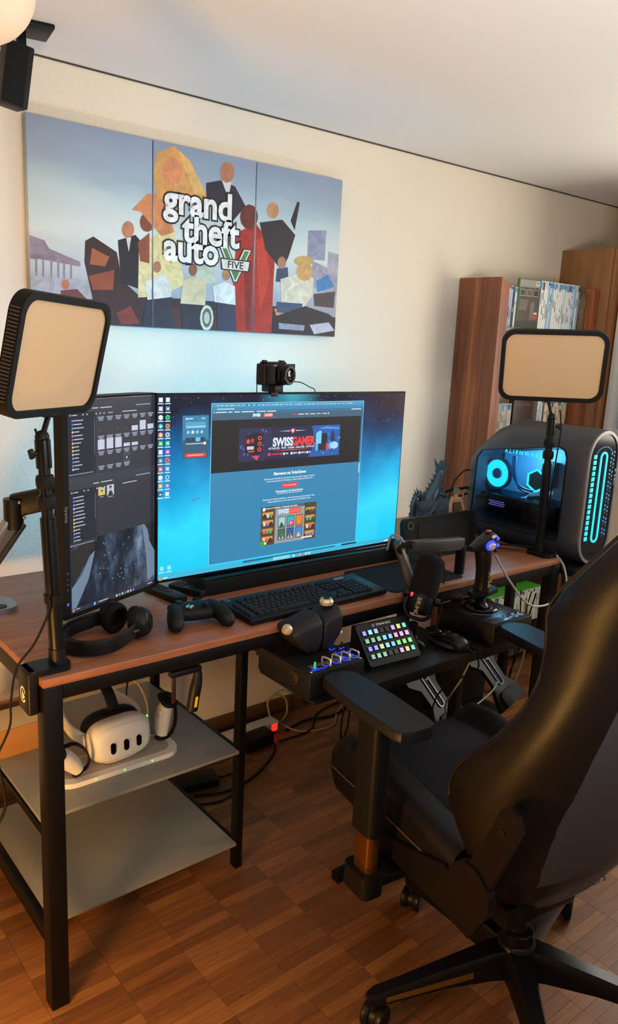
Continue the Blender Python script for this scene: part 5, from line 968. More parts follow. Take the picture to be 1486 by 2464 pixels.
obj('light_loop', ring(BM(), cap2(0.046, 0.345, 0.255), cap2(0.032, 0.331, 0.255), 0.0015, 0.005, FY), CY, fp, world=True, smooth=30)
for k in range(22):
    for c in range(2): bm = BM(); box(bm, (PXC + 0.050 + c * 0.017, YF - 0.0025, z0 + 0.10 + k * 0.0150 + c * 0.0075), (0.009, 0.002, 0.0075), 0.0008); obj('hex_dimple', bm, CY2 if (k + c) % 3 else mat('dimple_dark', '#16324a', 0.3), fp, world=True)
for k in range(14): a = PI * (k + 0.5) / 14; bm = BM(); box(bm, (PXC + 0.055 * math.cos(a), YF - 0.0025, z0 + 0.41 + 0.035 * math.sin(a)), (0.006, 0.002, 0.005), 0.0008); obj('hex_dimple', bm, CY2, fp, world=True)
for k, zz in enumerate((0.345, 0.325, 0.295)): bm = BM(); bx2(bm, (PXC + 0.080, YF - 0.006, z0 + zz), (PXC + 0.090, YF - 0.002, z0 + zz + (0.013 if k < 2 else 0.028)), 0.002); obj('port', bm, mat('port_grey', '#59616c', 0.35, 0.5), fp, world=True)
# side window, facing the chair
SX = PXC - PW / 2 - 0.006
SP = lambda a, b, d: (SX - d, a, b)
wp = [(-0.50, 1.195), (-0.505, 1.202), (-0.86, 1.262), (-0.885, 1.25), (-0.895, 1.225), (-0.895, 0.935), (-0.885, 0.91), (-0.49, 0.91), (-0.475, 0.93), (-0.482, 1.17)]
# real opening cut into the shell, with the parts inside it
cut = obj('cut', prism(BM(), wp, -0.165, 0.03, SP), None, pc, world=True, smooth=0)
md = shell.modifiers.new('cut', 'BOOLEAN'); md.object = cut; md.solver = 'EXACT'; md.operation = 'DIFFERENCE'
dg = bpy.context.evaluated_depsgraph_get(); dg.update(); nm_ = bpy.data.meshes.new_from_object(shell.evaluated_get(dg)); shell.modifiers.clear(); shell.data = nm_; bpy.data.objects.remove(cut)
def deep(y, z, dx): return (SX + dx, y + dx * 0.67, z - dx * 0.19)
bx_ = SX + 0.163
obj('main_board', prism(BM(), [(-0.50, 1.185), (-0.86, 1.245), (-0.88, 1.22), (-0.88, 0.925), (-0.49, 0.92)], -0.163, -0.158, SP), mat('board_blue', '#5a86a8', 0.5), pc, world=True, smooth=0)
obj('lining', ring(BM(), [(a, b) for a, b in wp], [(a * 0.988 - 0.0084, b * 0.988 + 0.0128) for a, b in wp], -0.158, -0.004, SP), mat('lining_blue_grey', '#33404e', 0.5), pc, world=True, smooth=0)
fc = Vector(deep(-0.592, 1.120, 0.085))
fan = obj('fan', lathe(BM(), [(0, 0.0), (0.056, 0.0), (0.056, 0.012), (0, 0.012)], Matrix.Translation(fc) @ RX(0, -PI / 2, 0), 32), mat('fan_cyan', '#0c4a66', 0.4, emit=1.8, ecol='#12b4f0'), pc, world=True)
obj('fan_hub', lathe(BM(), [(0, 0.012), (0.022, 0.012), (0.020, 0.020), (0, 0.021)], Matrix.Translation(fc) @ RX(0, -PI / 2, 0), 24), mat('hub_blue', '#0c3c62', 0.4), fan, world=True)
cr = lambda r: [(fc.y + r * math.cos(2 * PI * k / 32), fc.z + r * math.sin(2 * PI * k / 32)) for k in range(32)]
obj('fan_frame', ring(BM(), cr(0.064), cr(0.0565), fc.x - 0.016, fc.x + 0.004, lambda a, b, d: (d, a, b)), mat('lining_blue_grey', '#33404e', 0.5), fan, world=True)
pc_c = deep(-0.772, 1.118, 0.11)
hx = lambda r: [(pc_c[1] + r * math.sin(PI / 3 * k), pc_c[2] + r * math.cos(PI / 3 * k)) for k in range(6)]
obj('pump', prism(BM(), hx(0.040), pc_c[0], pc_c[0] + 0.05, lambda a, b, d: (d, a, b)), BLACK, pc, world=True, smooth=0)
obj('pump_light', ring(BM(), hx(0.048), hx(0.041), pc_c[0] - 0.004, pc_c[0] + 0.006, lambda a, b, d: (d, a, b)), CY, pc, world=True, smooth=0)
HB = mat('hose_blue', '#173a58', 0.35)
for k in range(2): bm = BM(); tube(bm, [deep(-0.655 - 0.012 * k, 1.20, 0.07), deep(-0.66 - 0.012 * k, 1.13, 0.07), deep(-0.70, 1.085 - 0.010 * k, 0.08), deep(-0.765, 1.072 - 0.010 * k, 0.105)], 0.005, 8); obj('cooling_hose', bm, HB, pc, world=True)
for k in range(4): bm = BM(); tube(bm, [deep(-0.70 - 0.01 * k, 1.035, 0.06), deep(-0.76, 1.055 + 0.004 * k, 0.07), deep(-0.855, 1.078 + 0.003 * k, 0.05)], 0.0022, 6); obj('inside_wire', bm, mat('wire_pale', '#7fa4bc', 0.4), pc, world=True)
for k in range(4): q = deep(-0.815 - 0.010 * k, 1.15, 0.12); obj('memory_stick', bx2(BM(), (q[0], q[1] - 0.003, q[2] - 0.05), (q[0] + 0.03, q[1] + 0.003, q[2] + 0.05)), mat('memory_grey', '#2a3440', 0.4), pc, world=True)
gc = obj('graphics_card', bx2(BM(), (SX + 0.02, -0.86, 0.955), (SX + 0.157, -0.50, 1.028), 0.004), mat('card_black', '#0a0b0d', 0.3), pc, world=True)
VD = mat('violet_dot', '#4038a0', 0.4, emit=0.8, ecol='#8c80e8')
for i in range(9):
    for j in range(3): obj('light_dot', cyl(BM(), (SX + 0.0185, -0.55 - i * 0.0085 - (j % 2) * 0.004, 1.0 - j * 0.008), (SX + 0.0205, -0.55 - i * 0.0085 - (j % 2) * 0.004, 1.0 - j * 0.008), 0.0022, None, 8), VD, gc, world=True)
text_obj('brand_lettering', 'A L I E N W A R E', 0.023, CY, pc, ROOT[pc.name].inverted() @ Matrix.Translation((SX + 0.003, -0.70, 1.213)) @ RX(0.0, 0.0, -PI / 2) @ RX(PI / 2, 0, 0), 0.012, sx=0.98)
lgt = point('tower_inside_light', (SX + 0.05, -0.70, 1.19), 2.2, (0.15, 0.62, 1.0), 0.02); lgt.parent = pc; lgt.matrix_parent_inverse = ROOT[pc.name].inverted()
def glass_pane():
    m = bpy.data.materials.new('tower_glass'); m.use_nodes = True; nt = m.node_tree; nt.nodes.remove(nt.nodes['Principled BSDF']); out = nt.nodes['Material Output']
    t = nt.nodes.new('ShaderNodeBsdfTransparent'); gl = nt.nodes.new('ShaderNodeBsdfGlossy'); gl.inputs['Roughness'].default_value = 0.03; fr = nt.nodes.new('ShaderNodeFresnel'); fr.inputs[0].default_value = 1.25
    mx = nt.nodes.new('ShaderNodeMixShader'); nt.links.new(fr.outputs[0], mx.inputs[0]); nt.links.new(t.outputs[0], mx.inputs[1]); nt.links.new(gl.outputs[0], mx.inputs[2]); nt.links.new(mx.outputs[0], out.inputs[0]); return m
obj('window_pane', prism(BM(), wp, 0.001, 0.0025, SP), glass_pane(), pc, world=True, smooth=0)
obj('window_seal', ring(BM(), wp, [(a * 0.985 - 0.0105, b * 0.985 + 0.0162) for a, b in wp], -0.002, 0.004, SP), BLACK, pc, world=True, smooth=0)
obj('foot', bx2(BM(), (PXC - 0.07, YF + 0.06, 0.8222), (PXC + 0.07, YB - 0.04, 0.836), 0.004), BLACK, pc, world=True)
# leads behind and around the tower
cable('black lead bundle running from sculpture to computer, upper strand', [(1.80, -0.40, 0.99), (1.90, -0.41, 1.02), (2.00, -0.43, 1.03)], 0.006)
cable('black lead bundle running from sculpture to computer, lower strand', [(1.80, -0.42, 0.97), (1.90, -0.42, 0.985), (2.00, -0.43, 1.005)], 0.004)
cable('black lead looping up over the bundle behind the console', [(1.82, -0.47, 0.90), (1.83, -0.47, 0.97), (1.88, -0.45, 1.06), (1.96, -0.43, 1.10), (2.0, -0.43, 1.105)], 0.003)
cable('grey lead hooked at the rear of the computer', [(1.945, -0.45, 0.93), (1.945, -0.45, 0.99), (1.965, -0.44, 1.02), (2.0, -0.43, 1.02)], 0.003, mat('grey_cable', '#77787a', 0.5))
for k in range(5):
    cable('black lead in the tangle on the desk before the computer, %s' % ['back strand', 'second strand', 'middle strand', 'fourth strand', 'front strand'][k], [(1.66 + 0.02 * k, -0.56 - 0.03 * k, T + 0.006 + 0.004 * k), (1.74, -0.62 - 0.02 * k, T + 0.03 - 0.004 * k), (1.83, -0.70 - 0.015 * k, T + 0.012 + 0.003 * k), (1.89, -0.80 - 0.008 * k, T + 0.02), (1.93, -0.915, T + 0.012 + 0.003 * k), (1.948 + 0.004 * k, -0.95, 0.80), (1.95 + 0.006 * k, -0.955, 0.70)], 0.0035)
cable('black lead coiled beside the rear of the computer', [(1.72, -0.52, T + 0.005), (1.80, -0.50, T + 0.06), (1.88, -0.55, T + 0.05), (1.86, -0.62, T + 0.012), (1.78, -0.60, T + 0.008)], 0.005)
cable('light grey lead sagging from desk edge to the joystick', [(1.925, -0.93, T + 0.01), (1.935, -0.962, 0.83), (1.90, -1.0, 0.765), (1.78, -1.02, 0.735), (1.64, -1.03, 0.76), (1.52, -1.03, 0.86), (1.44, -1.02, 0.96)], 0.0035, mat('light_grey_cable', '#9a999a', 0.5))

# ================================================================ microphone on its boom
mc = thing('microphone', 'black foam covered microphone with a small red light', 'microphone', (1.13, -1.0, 0.80))
t1 = Vector((1.185, -0.985, 0.985)); b1_ = Vector((1.103, -1.012, 0.835)); ax_ = (t1 - b1_).normalized(); Mm = Matrix.Translation(b1_) @ ax_.to_track_quat('Z', 'Y').to_matrix().to_4x4(); Lm = (t1 - b1_).length
obj('foam', lathe(BM(), [(0.040, 0.045), (0.042, 0.06), (0.0425, Lm - 0.03), (0.038, Lm - 0.012), (0.026, Lm - 0.002), (0.0, Lm)], Mm, 28), mat('mic_foam', '#0d0c0d', 0.95, bump=0.6, bscale=700), mc, world=True)
obj('body', lathe(BM(), [(0.0, -0.01), (0.030, -0.008), (0.036, 0.0), (0.038, 0.04), (0.037, 0.052), (0.0, 0.052)], Mm, 28), BLACK, mc, world=True)
obj('red_light', box(BM(), tuple(b1_ + ax_ * 0.052 - r2 * 0.033 - fw * 0.020), (0.010, 0.010, 0.014), 0.003), mat('red_led', '#a01818', 0.4, emit=1.6, ecol='#ff3a3a'), mc, world=True)
side = ax_.cross(fw).normalized()
yk = BM(); tube(yk, [b1_ + ax_ * 0.030 - side * 0.040, b1_ - ax_ * 0.002 - side * 0.041, b1_ - ax_ * 0.022 - side * 0.025, b1_ - ax_ * 0.026, b1_ - ax_ * 0.022 + side * 0.025, b1_ - ax_ * 0.002 + side * 0.041, b1_ + ax_ * 0.030 + side * 0.040], 0.006); obj('yoke', yk, BLACK, mc, world=True)
for s in (-1, 1): obj('yoke_knob', cyl(BM(), tuple(b1_ + ax_ * 0.04 + side * s * 0.040), tuple(b1_ + ax_ * 0.04 + side * s * 0.056), 0.012), BLACK, mc, world=True)
text_obj('brand_lettering', 'SHURE', 0.017, mat('gold_print', '#b09050', 0.4), mc, ROOT[mc.name].inverted() @ Matrix.Translation(b1_ + ax_ * 0.02 - fw * 0.0392 - r2 * 0.012) @ Matrix(((ax_.x, -side.x, -fw.x, 0), (ax_.y, -side.y, -fw.y, 0), (ax_.z, -side.z, -fw.z, 0), (0, 0, 0, 1))), 0.01)
st = thing('microphone_stand', 'short black tripod stand foot below the microphone', 'stand', (1.085, -1.005, 0.711))
obj('stem', cyl(BM(), (1.088, -1.008, 0.735), (1.083, -1.018, 0.80), 0.014), BLACK, st, world=True)
obj('collar', lathe(BM(), [(0.012, 0), (0.02, 0.002), (0.022, 0.010), (0.018, 0.018), (0.012, 0.02)], Matrix.Translation((1.088, -1.008, 0.742))), mat('gloss_pole', '#17130f', 0.2), st, world=True)
for k in range(3):
    a = math.radians(200 + 120 * k); bm = BM(); tube(bm, [(1.088, -1.008, 0.742), (1.088 + 0.028 * math.cos(a), -1.008 + 0.028 * math.sin(a), 0.73), (1.088 + 0.036 * math.cos(a), -1.008 + 0.036 * math.sin(a), 0.7205)], 0.010, 10); obj('leg', bm, BLACK, st, world=True)
bo = thing('boom_arm', 'low black boom arm reaching over the mouse mat to the microphone', 'boom arm', (1.45, -0.87, T))
BA = mat('boom_grey', '#2c2d31', 0.4)
obj('post', cyl(BM(), (1.445, -0.875, T + 0.0005), (1.445, -0.875, 0.955), 0.017), BLACK, bo, world=True)
bm = BM(); bar(bm, (1.445, -0.875, 0.965), (1.135, -0.885, 0.992), 0.028, 0.040, 0.004); obj('upper_arm', bm, BA, bo, world=True)
bm = BM(); bar(bm, (1.112, -0.90, 1.022), (1.165, -0.965, 0.80), 0.036, 0.026, 0.004, upv=(0.5, -0.8, 0)); obj('lower_arm', bm, BA, bo, world=True)
obj('elbow', cyl(BM(), (1.12, -0.865, 1.0), (1.12, -0.925, 1.0), 0.021), BLACK, bo, world=True)
obj('elbow_knob', cyl(BM(), (1.15, -0.905, 1.008), (1.158, -0.925, 1.008), 0.012), BLACK, bo, world=True)
cable('grey lead curling over the boom arm elbow', [(1.09, -0.88, 0.99), (1.10, -0.885, 1.035), (1.115, -0.915, 1.03), (1.122, -0.925, 0.985), (1.14, -0.945, 0.92)], 0.0035, MATS['grey_cable'])
cable('thin black lead falling from the boom arm to the tray', [(1.30, -0.90, 0.965), (1.32, -0.92, 0.90), (1.30, -0.935, 0.855), (1.27, -0.96, 0.80), (1.20, -1.0, 0.72)], 0.0022)

# ================================================================ control stand in front of the desk
TZ = 0.710
rig = thing('controller_stand', 'black steel stand with a tray for joystick, throttle and mouse', 'stand', (1.2, -1.0, 0))
TRM = mat('tray_black', '#151416', 0.4)
obj('tray', bx2(BM(), (0.80, -1.123, TZ - 0.006), (1.262, -0.86, TZ), 0.002), TRM, rig, world=True)
obj('tray_lip', bx2(BM(), (0.80, -1.125, TZ - 0.030), (1.262, -1.121, TZ), 0.001), TRM, rig, world=True)
obj('throttle_plate', bx2(BM(), (0.625, -1.12, TZ - 0.008), (0.80, -0.88, TZ), 0.002), TRM, rig, world=True)
obj('joystick_plate', bx2(BM(), (1.27, -1.13, TZ - 0.030), (1.515, -0.90, TZ), 0.002), TRM, rig, world=True)
for x in (1.335, 0.95): obj('post', bx2(BM(), (x, -1.0, 0.03), (x + 0.032, -0.968, TZ - 0.008), 0.002), METALB, rig, world=True)
obj('cross_tube', bx2(BM(), (0.95, -0.998, 0.05), (1.367, -0.97, 0.08), 0.002), METALB, rig, world=True)
obj('pedal_tube', bx2(BM(), (1.337, -0.968, 0.06), (1.365, -0.45, 0.09), 0.002), METALB, rig, world=True)
obj('foot_tube', bx2(BM(), (0.86, -1.0, 0.0), (1.45, -0.968, 0.03), 0.002), METALB, rig, world=True)
bm = BM(); bx2(bm, (1.72, -0.70, 0.085), (2.02, -0.46, 0.092), 0.001); obj('base_plate', bm, mat('plate_grey', '#8e8f94', 0.4, 0.5), rig, world=True)
obj('base_tube', bx2(BM(), (1.365, -0.60, 0.05), (2.02, -0.56, 0.085), 0.002), METALB, rig, world=True)
obj('rear_foot', bx2(BM(), (1.98, -0.66, 0.0), (2.02, -0.48, 0.05), 0.002), METALB, rig, world=True)
wh = thing('rotary_hub', 'pale ribbed round hub on the grey plate between the pedals', 'hub', (1.87, -0.57, 0.0925))
obj('base_disc', lathe(BM(), [(0, 0.0), (0.055, 0.0), (0.055, 0.03), (0, 0.03)], None, 32), BLACK, wh)
obj('cap', lathe(BM(), [(0, 0.03), (0.05, 0.03), (0.05, 0.046), (0.044, 0.05), (0.026, 0.05), (0.024, 0.042), (0.0, 0.042)], None, 32), mat('hub_white', '#b9bcc4', 0.4), wh)
for k in range(8):
    a = PI / 4 * k; obj('slot', box(BM(), (0.036 * math.cos(a), 0.036 * math.sin(a), 0.0502), (0.014, 0.005, 0.001), 0, (0, 0, a)), BLACK, wh)

# ---- throttle unit
CB = mat('controller_black', '#161517', 0.42)
th = thing('throttle_unit', 'black flight throttle box with blue lit switches', 'throttle', (0.716, -0.988, TZ + 0.0005))
bm = BM(); bx2(bm, (-0.094, -0.115, 0.0), (0.094, 0.113, 0.07), 0.005, 2); obj('box', bm, CB, th)
obj('top_panel', bx2(BM(), (-0.088, -0.109, 0.07), (0.088, 0.107, 0.0715), 0.0008), mat('panel_black', '#1a191c', 0.3), th)
for x, y in ((-0.085, -0.106), (0.085, -0.106), (-0.085, 0.104), (0.085, 0.104)): obj('screw', ball(BM(), (x, y, 0.0715), (0.004, 0.004, 0.002), 10), CHROME, th)
bm = BM(); lathe(bm, [(0.018, 0.0), (0.018, 0.006), (0.012, 0.008), (0.011, 0.003), (0.0, 0.003)], Matrix.Translation((-0.094, -0.055, 0.04)) @ RX(0, -PI / 2, 0), 24); obj('tension_knob', bm, mat('knob_bronze', '#3a2c20', 0.35, 0.5), th)
obj('slot_plate', bx2(BM(), (-0.07, -0.085, 0.0715), (0.03, -0.072, 0.073), 0.0005), mat('slot_brown', '#4a3a2c', 0.5), th)
def handle(x0, x1):
    y = 0.010; return [[(a, y + dy - 0.0, z) for a, dy, z in ring_] for ring_ in (
        [(x0 + 0.55 * (0.03 - x0), -0.03, 0.075), (x1 - 0.45 * max(0, x1 - 0.03), -0.03, 0.075), (x1 - 0.45 * max(0, x1 - 0.03), 0.026, 0.075), (x0 + 0.55 * (0.03 - x0), 0.026, 0.075)],
        [(x0 + 0.2 * (0.03 - x0), -0.045, 0.11), (x1, -0.045, 0.115), (x1, 0.042, 0.115), (x0 + 0.2 * (0.03 - x0), 0.042, 0.11)],
        [(x0, -0.045, 0.145), (x1, -0.045, 0.165), (x1, 0.045, 0.165), (x0, 0.045, 0.145)],
        [(x0 + 0.006, -0.025, 0.16), (x1 - 0.002, -0.02, 0.185), (x1 - 0.002, 0.030, 0.185), (x0 + 0.006, 0.030, 0.16)])]
for nm, (x0, x1), dz in (('outer_lever', (-0.088, 0.012), 0.0), ('inner_lever', (0.015, 0.082), 0.012)):
    bm = BM()
    loft(bm, [[(a, b, c + (dz if c > 0.08 else 0)) for a, b, c in s] for s in handle(x0, x1)])
    bmesh.ops.bevel(bm, geom=[e for e in bm.edges], offset=0.008, segments=3, profile=0.5, affect='EDGES'); obj(nm, bm, mat('lever_grip', '#222022', 0.5), th, smooth=50)
HAT = mat('hat_cream', '#c8b896', 0.3, 0.5)
obj('thumb_hat', lathe(BM(), [(0, -0.004), (0.013, -0.004), (0.015, 0.004), (0.013, 0.010), (0.006, 0.014), (0.0, 0.013)], Matrix.Translation((-0.090, -0.01, 0.155)) @ RX(0, -1.0, 0), 20), HAT, th)
o_ = obj('top_hat', lathe(BM(), [(0, -0.006), (0.018, -0.006), (0.020, 0.003), (0.016, 0.010), (0.011, 0.011), (0.0, 0.0105)], Matrix.Translation((0.055, 0.01, 0.200)), 24), HAT, th)
obj('hat_dimple', lathe(BM(), [(0, 0.0112), (0.0095, 0.0112), (0.009, 0.0125), (0, 0.0122)], Matrix.Translation((0.055, 0.01, 0.200)), 20), BLACK, o_)
for k, (y, z) in enumerate(((0.02, 0.165), (-0.005, 0.14), (-0.02, 0.118))): obj('side_switch', ball(BM(), (0.083, y, z), (0.006, 0.009, 0.009 if k == 0 else 0.006), 14), mat('switch_pale', '#c4bcd4', 0.3), th)
BLU = mat('blue_light', '#1020c0', 0.4, emit=2.2, ecol='#2a3cff')
guard = None
for k, x in enumerate((-0.012, 0.022, 0.055, 0.086)):
    bm = BM(); tube(bm, [(0, -0.016, 0.071), (0, -0.016, 0.085), (0, -0.012, 0.089), (0, 0.010, 0.089), (0, 0.014, 0.085), (0, 0.014, 0.071)], 0.0024, 8, 3) if guard is None else None
    M = Matrix.Translation((x - 0.008, -0.088, 0)) @ RX(0, 0, 0.15)
    if guard is None: guard = obj('switch_guard', bm, mat('guard_metal', '#c4bfb8', 0.3, 0.6), th); guard.matrix_local = M
    else: bm and bm.free(); inst(guard, 'switch_guard', th, M)
    fl = Flat(lambda u, v, l: Vector((x - 0.024 + u * 0.03, -0.108 + v * 0.035, 0.0718 + 0.0001 * l)))
    fl.oval(0.5, 0.5, 0.38, 0.30, '#2a3cff', 1, 10); fl.oval(0.5, 0.5, 0.26, 0.2, '#0c0c18', 2, 10); fl.quad(0.2, 0.86, 0.8, 0.95, '#3a4cff', 1)
    fl.build('switch_mark', vcol_mat('blue_marks', 2.0), th)
for k, (x, y) in enumerate(((-0.062, -0.092), (0.058, -0.045), (0.083, -0.052), (0.060, -0.018), (0.088, -0.025))):
    obj('toggle', cyl(BM(), (x, y, 0.0715), (x + 0.003, y + 0.002, 0.088), 0.0035, 0.0025, 10), BLACK if k else mat('green_tip', '#1f9a5a', 0.4, emit=0.6, ecol='#20c878'), th)
    fl = Flat(lambda u, v, l: Vector((x - 0.013 + u * 0.026, y - 0.010 + v * 0.02, 0.0718 + 0.0001 * l)))
    fl.poly([(0.0, 0.1), (0.9, 0.3), (0.85, 0.45), (0.0, 0.25)], '#2a3cff', 1); fl.oval(0.5, 0.65, 0.35, 0.18, '#2a3cff', 1, 8); fl.oval(0.5, 0.65, 0.2, 0.1, '#0a0a14', 2, 8)
    fl.build('switch_mark', MATS['blue_marks'], th)
text_obj('lettering', 'LOGITECH', 0.010, MATS['blue_light'], th, Matrix.Translation((-0.055, -0.1035, 0.0722)), 0.01)

# ---- key pad with lit picture keys
dk = thing('macro_keypad', 'tilted black keypad with thirty-two coloured lit keys', 'keypad', (0.970, -1.064, TZ), math.radians(-4.2))
ang = math.atan2(0.10, 0.085); DM = RX(ang, 0, 0)
prof = [(0.0, 0.0005), (0.0, 0.010), (0.083, 0.105), (0.093, 0.105), (0.098, 0.098), (0.098, 0.0005)]
bm = BM(); prism(bm, prof, -0.0905, 0.0905, lambda a, b, d: (d, a, b)); obj('stand', bm, mat('pad_black', '#131317', 0.45), dk, smooth=20)
FD = Matrix.Translation((0, 0.0, 0.010)) @ Matrix.Rotation(math.atan2(0.095, 0.083), 4, 'X')
bm = BM(); prism(bm, rrect(0.190, 0.126, 0.010, 5, (0, 0.063)), 0.0, 0.006, lambda a, b, d: FD @ Vector((a, b, d))); obj('face_plate', bm, mat('pad_face', '#1b1b22', 0.35), dk, smooth=30)
KC = [['#4a6ae8', '#6fd8f0', '#58b0f0', '#14141a', '#16161c', '#b08ae0', '#c8d848', '#38d0a8'], ['#2f9a58', '#2f9a50', '#38a060', '#38c0f0', '#2ab0f0', '#e87ab0', '#e88ad0', '#d89ae8'], ['#4a58f0', '#4a70f0', '#c8d858', '#48d0e8', '#48a8f0', '#48e048', '#38d848', '#58e848'], ['#2f8a70', '#38b070', '#38a068', '#16161c', '#18161a', '#c88ad8', '#e0c838', '#30d0b8']]
k0 = None
for r in range(4):
    for c in range(8):
        cx, cy = (c - 3.5) * 0.0212, 0.098 - r * 0.0235
        col = KC[r][c]; lit = col not in ('#14141a', '#16161c', '#18161a')
        bm = BM(); prism(bm, rrect(0.0165, 0.0165, 0.0035, 3, (cx, cy)), 0.006, 0.0085, lambda a, b, d: FD @ Vector((a, b, d)))
        kk = obj('key', bm, mat('key_clear_edge', '#1c1c24', 0.2), dk, smooth=30)
        fl = Flat(lambda u, v, l: FD @ Vector((cx - 0.0068 + u * 0.0136, cy + 0.0068 - v * 0.0136, 0.0087 + 0.0001 * l)))
        fl.quad(0, 0, 1, 1, col, 0)
        if lit:
            q = random.Random(r * 8 + c); fl.quad(0.22, 0.2, 0.78, 0.62, '#e8f6fa' if q.random() < 0.5 else '#f4f4e0', 1) ; fl.oval(0.5, 0.42, 0.2, 0.16, col, 2, 8); fl.quad(0.1, 0.78, 0.9, 0.9, '#eef6f8', 1)
        fl.build('key_picture', vcol_mat('key_screens', 1.1), kk)
text_obj('brand_lettering', 'STREAM DECK', 0.0085, mat('white_print', '#c9c9cc', 0.5), dk, FD @ Matrix.Translation((0.006, 0.1165, 0.0062)), 0.02)
obj('maker_mark', ring(BM(), rrect(0.008, 0.008, 0.0039, 5, (-0.032, 0.1165)), rrect(0.0056, 0.0056, 0.0027, 5, (-0.032, 0.1165)), 0.006, 0.0064, lambda a, b, d: FD @ Vector((a, b, d))), MATS['white_print'], dk)

# ---- mouse
mo_ = thing('computer_mouse', 'black gaming mouse at the right end of the tray', 'mouse', (1.222, -1.045, TZ), math.radians(8))
bm = BM(); secs = []
for y, w, h in ((0.066, 0.018, 0.012), (0.060, 0.027, 0.020), (0.03, 0.031, 0.030), (-0.01, 0.033, 0.039), (-0.04, 0.034, 0.036), (-0.06, 0.028, 0.026), (-0.068, 0.016, 0.012)):
    secs.append([(w * math.cos(a) * (1.0 if math.sin(a) > 0 else 1.05), y, 0.002 + h * max(0, math.sin(a)) ** 0.8) for a in [PI * k / 14 for k in range(15)]] + [(-w, y, 0.0015), (w, y, 0.0015)])
loft(bm, secs); obj('shell', bm, mat('mouse_shell', '#18171a', 0.28), mo_, smooth=50)
bm = BM(); cyl(bm, (-0.004, 0.042, 0.026), (0.004, 0.042, 0.026), 0.011, None, 18); obj('scroll_wheel', bm, mat('wheel_grey', '#3a3a3e', 0.4, 0.5), mo_)
for s in (-1, 1): obj('top_button', sbox(BM(), (s * 0.015, 0.036, 0.027), (0.012, 0.028, 0.006), 3, rot=(-0.28, s * 0.25, 0)), mat('mouse_button', '#111013', 0.25), mo_)
bm = BM(); ball(bm, (-0.038, -0.005, 0.010), (0.014, 0.035, 0.008), 16); obj('thumb_rest', bm, mat('mouse_side', '#222024', 0.4), mo_)
for k in range(3): obj('side_button', box(BM(), (-0.0325, 0.018 - k * 0.016, 0.022), (0.004, 0.012, 0.007), 0.001), BLACK, mo_)
text_obj('maker_mark', 'G', 0.012, MATS['grey_print'], mo_, Matrix.Translation((0, -0.02, 0.0405)))
cable('black mouse lead dropping behind the tray to the floor', [(1.23, -1.112, 0.716), (1.245, -1.135, 0.70), (1.268, -1.12, 0.64), (1.275, -1.02, 0.56), (1.285, -0.95, 0.45), (1.29, -0.93, 0.20), (1.30, -0.92, 0.008), (1.36, -0.90, 0.006)], 0.0026)
cable('grey lead looping below the tray and up to the right pedal', [(1.268, -1.10, 0.68), (1.29, -1.05, 0.58), (1.32, -0.97, 0.45), (1.40, -0.94, 0.38), (1.52, -0.92, 0.36), (1.66, -0.90, 0.38), (1.72, -0.88, 0.40)], 0.003, MATS['light_grey_cable'])

# ---- joystick
js = thing('joystick', 'black flight joystick with a blue lit head on a square base', 'joystick', (1.412, -1.02, TZ + 0.0005))
bm = BM(); bx2(bm, (-0.0955, -0.117, 0.0), (0.0955, 0.117, 0.07), 0.005, 2); obj('base', bm, CB, js)
obj('base_top', bx2(BM(), (-0.090, -0.111, 0.07), (0.090, 0.111, 0.0715), 0.0008), MATS['panel_black'], js)
obj('name_plate', bx2(BM(), (-0.085, -0.108, 0.0715), (0.085, -0.072, 0.0725), 0.0005), mat('plate_blue_black', '#222a36', 0.2), js)
text_obj('model_lettering', 'X-56', 0.042, mat('silver_print', '#8a8d92', 0.35, 0.5), js, Matrix.Translation((0.02, -0.090, 0.0728)) @ RX(0, 0, 0), 0.012, sx=1.25, shear=0.3)
for a0, a1 in ((200, 300), (20, 95)):
    A = [math.radians(a0 + (a1 - a0) * k / 14) for k in range(15)]
    bm = BM(); vs = [[bm.verts.new((r * math.cos(a), 0.02 + r * math.sin(a), 0.0718)) for a in A] for r in (0.066, 0.074)]
    for i in range(14): bm.faces.new((vs[0][i], vs[0][i + 1], vs[1][i + 1], vs[1][i]))
    obj('arc_mark', bm, mat('arc_grey', '#4c4d52', 0.4), js, smooth=0)
obj('gimbal_plate', lathe(BM(), [(0, 0.0715), (0.056, 0.0715), (0.058, 0.076), (0.054, 0.080), (0.044, 0.077), (0.030, 0.080), (0.020, 0.092), (0.0, 0.092)], Matrix.Translation((0, 0.02, 0)), 40), mat('gloss_gimbal', '#0b0b0e', 0.12), js)
bm = BM()
for k in range(4): lathe(bm, [(0.014, 0), (0.018, 0.004), (0.014, 0.008)], Matrix.Translation((0, 0.02, 0.09 + k * 0.008)), 20)
obj('boot', bm, RUBBER, js)
secs = []
for z, x, y, w, d in ((0.12, 0.0, 0.02, 0.026, 0.028), (0.135, 0.0, 0.02, 0.024, 0.027), (0.16, -0.002, 0.018, 0.021, 0.026), (0.20, -0.006, 0.016, 0.020, 0.025), (0.235, -0.010, 0.016, 0.022, 0.028), (0.262, -0.016, 0.016, 0.023, 0.030), (0.28, -0.02, 0.016, 0.020, 0.026)):
    secs.append([(x + w * math.cos(2 * PI * k / 20), y + d * math.sin(2 * PI * k / 20), z) for k in range(20)])
bm = BM(); loft(bm, secs); obj('grip', bm, mat('grip_brown_black', '#26221f', 0.35), js, smooth=60)
obj('grip_foot', prism(BM(), [(-0.06, 0.0), (-0.045, 0.030), (0.03, 0.04), (0.075, 0.02), (0.06, -0.01), (0.0, -0.02)], 0.118, 0.132, lambda a, b, d: (a, b + 0.01, d)), BLACK, js, smooth=20)
